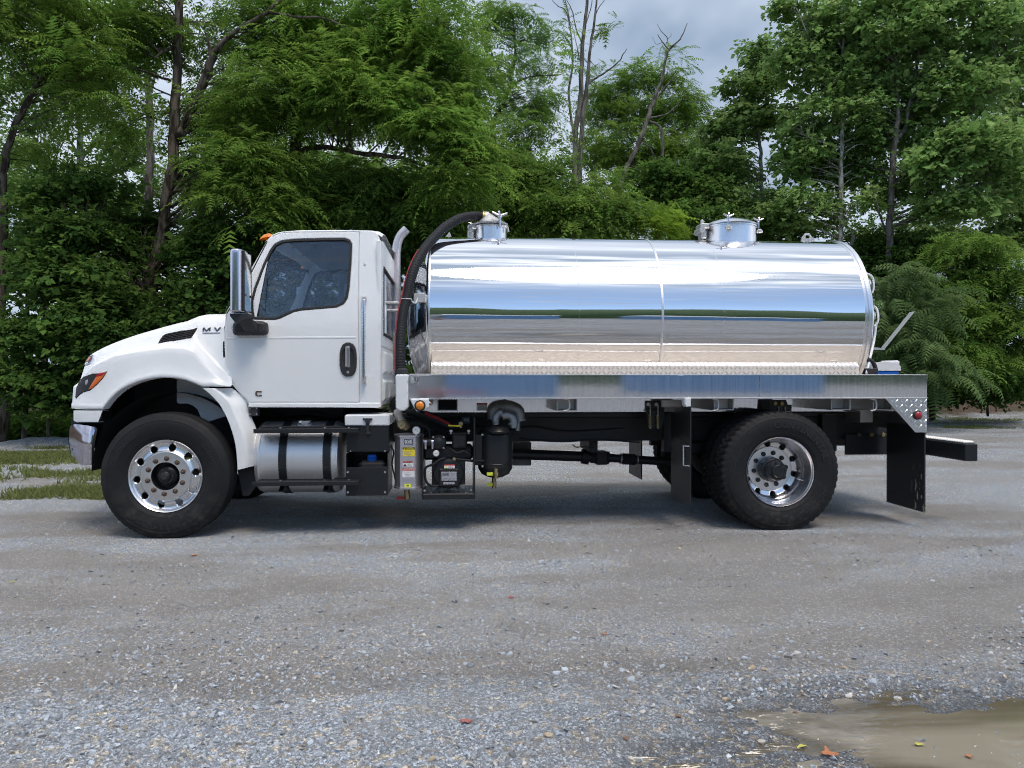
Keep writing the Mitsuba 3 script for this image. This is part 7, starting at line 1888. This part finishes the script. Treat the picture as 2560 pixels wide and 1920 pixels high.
tree('sumac_shrub', 'sumac shrub with long drooping fronds just right of the tank', 'sumac', [[(2270, 1062, 20, .035), (2265, 900, 20, .03), (2262, 780, 20, .02), (2262, 720, 20, .012)], [(2266, 900, 20, .025), (2300, 830, 19.9, .02), (2315, 770, 19.9, .012)], [(2266, 930, 20, .025), (2225, 860, 19.9, .018), (2215, 800, 19.9, .012)]],
     [(2258, 715, 19.9, 45, 28, 0.4, 9), (2310, 760, 19.8, 50, 36, 0.4, 10), (2240, 800, 19.8, 45, 40, 0.4, 10), (2300, 860, 19.6, 60, 45, 0.4, 13), (2240, 900, 19.7, 50, 40, 0.4, 10), (2335, 930, 19.6, 50, 30, 0.4, 8)], 20, 18, clump=0.46, category='shrub', branches=False)
tree('maple_tree', 'dark understory maple behind the sumac at the right', 'maple', [[(2330, 1050, 24.5, .10), (2330, 800, 24.5, .08), (2325, 650, 24.5, .05)]],
     [(2250, 640, 24.5, 90, 50, 0.9, 34), (2170, 660, 25, 60, 90, 0.9, 26), (2300, 800, 24, 100, 90, 0.8, 46), (2220, 900, 23, 70, 80, 0.7, 30), (2480, 930, 23, 100, 50, 0.6, 30), (2330, 960, 22.5, 80, 40, 0.5, 22)], 215, 19, tone=0.95)
# the dark undergrowth at the left
for lab, stems, lobes, sd, tone in [
    ('dark leafy maple sapling at the left edge under the leaning locust', [[(60, 1105, 15.6, .05), (70, 800, 15.6, .04), (60, 600, 15.6, .02)]], [(50, 560, 15.6, 90, 60, 0.7, 26), (60, 700, 15.2, 110, 70, 0.7, 36), (50, 850, 14.9, 90, 60, 0.5, 22)], 31, 1.0),
    ('dark spreading maple between the left edge and the forked trunk', [[(230, 1100, 15.9, .06), (225, 800, 15.9, .05), (215, 600, 15.9, .025)]], [(190, 470, 16.2, 100, 40, 0.7, 20), (190, 600, 15.7, 120, 50, 0.7, 36), (200, 720, 15.3, 120, 60, 0.7, 42), (240, 850, 14.9, 110, 70, 0.6, 40)], 32, 1.05),
    ('shaded maple sapling at the foot of the forked trunk, above the hood', [[(330, 1098, 15.7, .05), (335, 850, 15.7, .04), (345, 740, 15.7, .02)]], [(330, 650, 15.9, 80, 50, 0.6, 20), (320, 780, 15.3, 110, 60, 0.6, 36), (430, 790, 15.4, 100, 45, 0.6, 30), (330, 900, 14.9, 120, 60, 0.5, 30), (390, 690, 18.4, 90, 90, 0.5, 34), (300, 560, 18.6, 80, 60, 0.5, 14), (400, 580, 18.8, 60, 60, 0.4, 12)], 33, 0.75),
    ('shaded shrub in front of the windscreen, right of the forked trunk', [[(540, 1090, 16.6, .05), (530, 800, 16.6, .04), (520, 680, 16.6, .02)]], [(520, 620, 16.3, 100, 50, 0.7, 30), (520, 720, 15.9, 120, 60, 0.7, 30), (600, 640, 16.4, 80, 70, 0.7, 26), (480, 560, 16.8, 70, 40, 0.6, 14), (620, 780, 16.2, 100, 50, 0.6, 20)], 34, 1.0),
    ('dark shrub behind the cab window', [[(720, 1085, 17.2, .05), (720, 800, 17.2, .04), (730, 650, 17.2, .02)]], [(720, 620, 17.1, 120, 60, 0.7, 26), (820, 650, 17.4, 110, 60, 0.7, 18), (760, 750, 16.9, 140, 50, 0.7, 10)], 35, 0.55),
    ('dark shrub between the cab and the tank, behind the exhaust stack', [[(1000, 1078, 18.6, .05), (1000, 800, 18.6, .04), (1000, 650, 18.6, .02)]], [(960, 640, 18.3, 90, 60, 0.7, 26), (1060, 600, 18.4, 90, 60, 0.7, 24), (980, 780, 18.0, 110, 70, 0.6, 22), (1010, 900, 17.8, 90, 60, 0.5, 22), (1020, 990, 17.6, 90, 40, 0.4, 14)], 36, 0.9),
    ('leafy low bush at the right edge under the walnut shrub', [[(2490, 1030, 25, .02), (2490, 980, 25, .015), (2490, 920, 24.6, .01)]], [(2450, 945, 23.6, 130, 45, 0.5, 32), (2540, 930, 23.6, 60, 60, 0.5, 16), (2340, 975, 24, 80, 32, 0.4, 18), (2480, 990, 24.2, 110, 18, 0.4, 14)], 38, 1.2),
    ('low dark shrub by the front bumper at the left', [[(120, 1108, 15.2, .03), (120, 960, 15.2, .02), (110, 900, 15.2, .012)]], [(110, 960, 15.0, 120, 45, 0.4, 22), (200, 1000, 15.0, 90, 40, 0.4, 16)], 37, 0.9)]:
    tree('maple_shrub', lab, 'maple', stems, lobes, 215, sd, tone=tone * 0.92, clump=0.50, category='shrub')

# ground cover and grass: nobody could count them
cov = np.random.default_rng(77)


def cover(name, label, category, style, spots, n, size, tone, hgt=0.35):
    """Low leafy weeds along a strip given by ground pixels (u, v)."""
    kit, c0, c1 = STYLE[style][0], np.array(STYLE[style][5]), np.array(STYLE[style][6])
    p, ht = [], []
    for (u0, v0, u1, v1, h) in spots:
        k = int(n / len(spots))
        uu, vv = cov.uniform(u0, u1, k), cov.uniform(v0, v1, k)
        g = np.array([ground_pt(a, b) for a, b in zip(uu, vv)])
        hh = h * cov.uniform(size=k) ** 0.8 * (0.5 + 0.8 * meshkit.noise(g * 1.3, 4))
        g[:, 2] = ground_z(g[:, 0], g[:, 1]) + hh
        p.append(g)
    p = np.concatenate(p)
    m = len(p)
    d = cov.normal(size=(m, 3)) * [1, 1, 0.25] + [0, 0, -0.15]
    up = np.array([0, 0, 1.0]) + cov.normal(0, 0.35, (m, 3))
    k = cov.uniform(size=(m, 1))
    v, f, c = leaves(kit, p, d, up, size * np.exp(cov.normal(0, 0.3, m)), (c0 * (1 - k) + c1 * k) * tone)
    put('', name, trimesh.Trimesh(v, f, process=False), 'leaf_skin', False, color=np.clip(c, 0.003, 0.6))
    labels[list(scene)[-1]] = {'label': label, 'category': category, 'kind': 'stuff'}


cover('ground_cover', 'low leafy weeds along the wood edge at the left', 'weeds', 'shrub', [(-60, 1096, 190, 1106, 0.75), (-60, 1094, 330, 1104, 0.5)], 5200, 0.12, 1.0)
cover('ground_cover', 'low brush and weeds along the wood edge at the right', 'weeds', 'maple', [(2240, 1020, 2680, 1026, 0.9)], 2600, 0.14, 0.8)


def grass(label, spots, n, h):
    V, Fc, C = [], [], []
    for (u0, v0, u1, v1, w) in spots:
        k = int(n * w)
        uu, vv = cov.uniform(u0, u1, k), cov.uniform(v0, v1, k)
        g = np.array([ground_pt(a, b) for a, b in zip(uu, vv)])
        dens = meshkit.fbm(np.stack([g[:, 0] * 0.9, g[:, 1] * 1.1, g[:, 0] * 0], -1), 3, 31)
        g = g[dens + cov.normal(0, 0.13, k) > 0.635]
        g[:, 2] = ground_z(g[:, 0], g[:, 1])
        for b in range(3):
            a = cov.uniform(0, 6.28, len(g))
            hh = h * cov.uniform(0.4, 1.2, len(g))
            o = g + np.stack([cov.normal(0, 0.03, len(g)), cov.normal(0, 0.03, len(g)), 0 * hh], -1)
            s = np.stack([np.cos(a), np.sin(a), 0 * a], -1)
            tip = o + np.stack([cov.normal(0, 0.5, len(g)) * hh, cov.normal(0, 0.5, len(g)) * hh, hh], -1)
            V.append(np.stack([o - s * 0.011, o + s * 0.011, tip], 1).reshape(-1, 3))
            cc = np.array([0.19, 0.225, 0.085]) * np.exp(cov.normal(0, 0.2, (len(g), 1))) + cov.uniform(0, 0.04, (len(g), 1)) * [1, 0.7, 0.2]
            C.append(np.repeat(cc, 3, 0))
    V = np.concatenate(V)
    put('', 'grass', trimesh.Trimesh(V, np.arange(len(V)).reshape(-1, 3), process=False), 'leaf_skin', False, color=np.clip(np.concatenate(C), 0, 1))
    labels[list(scene)[-1]] = {'label': label, 'category': 'grass', 'kind': 'stuff'}


for lab, stem, lobes, st, sd, tone in [
    ('pale green tree far behind the leaning locust at the left edge', [(110, 1030, 31, .14), (112, 650, 31, .11), (105, 480, 31, .06)], [(30, 680, 29, 100, 80, 1.2, 14), (260, 520, 30, 90, 70, 1.4, 12), (100, 440, 30, 160, 70, 1.5, 22), (90, 600, 30, 120, 70, 1.5, 14), (110, 250, 31, 150, 90, 1.5, 24), (40, 480, 29, 90, 60, 1.2, 12), (260, 380, 30.5, 100, 70, 1.3, 12)], 'sycamore', 51, 1.0),
    ('light green tree far behind the forked trunk', [(500, 1040, 29, .14), (498, 600, 29, .11), (505, 400, 29, .06)], [(300, 580, 29, 80, 70, 1.5, 12), (555, 300, 27.5, 100, 90, 1.5, 16), (470, 480, 28, 100, 80, 1.5, 18), (640, 370, 28, 80, 60, 1.4, 12)], 'walnut', 52, 0.85),
    ('dark tree far behind the long low limb', [(860, 1038, 28, .14), (860, 600, 28, .11), (865, 470, 28, .06)], [(820, 430, 27, 150, 45, 1.5, 22), (1010, 450, 27, 130, 50, 1.5, 20)], 'walnut', 53, 1.05),
    ('tree far behind the walnut shrub at the right edge', [(2470, 1025, 31, .14), (2472, 700, 31, .11), (2470, 560, 31, .06)], [(2470, 610, 31, 130, 40, 1.4, 16), (2300, 610, 31, 90, 45, 1.4, 12), (2540, 330, 30, 60, 120, 1.4, 16), (2540, 520, 30, 60, 60, 1.4, 10)], 'sycamore', 55, 0.85),
    ('hazy green tree far behind the rear hatch', [(1800, 1020, 34, .14), (1802, 700, 34, .11), (1800, 520, 34, .06)], [(1780, 500, 33, 150, 55, 1.6, 24), (1480, 390, 34, 100, 60, 1.6, 18), (2180, 560, 32, 80, 60, 1.5, 14)], 'maple', 54, 1.2)]:
    tree('distant_tree', lab, st, [stem], lobes, 60 if st == 'walnut' else 150, sd, clump=0.75, tone=tone)

grass('patchy short grass on the gravel at the left edge of the yard', [(-120, 1118, 330, 1160, 0.9), (-120, 1150, 330, 1250, 0.8), (200, 1150, 560, 1200, 0.3)], 40000, 0.085)
grass('small tufts of grass on the far gravel right of the truck', [(2360, 1036, 2560, 1072, 0.6)], 9000, 0.06)
# a low bank of loose gravel at the wood edge
mx = np.linspace(-1, 1, 60)
my = np.linspace(-1, 1, 24)
M1, M2 = np.meshgrid(mx, my, indexing='ij')
o = ground_pt(125, 1116)
Zm = 0.20 * np.clip(1 - M1 ** 2, 0, 1) ** 0.6 * np.clip(1 - M2 ** 2, 0, 1) ** 0.8 * (0.7 + 0.8 * meshkit.fbm(np.stack([M1 * 3, M2 * 2, M1 * 0], -1), 4, 4)) - 0.02
put('', 'gravel_bank', grid_mesh(np.stack([o[0] + M1 * 1.0 - M2 * 0.2, o[1] + M2 * 0.55 + M1 * 0.3, Zm], -1)), 'gravel_earth', True)
labels['gravel_bank'] = {'kind': 'structure'}
print('foliage triangles', FOLIAGE[0], 'gravel', len(gm.faces))
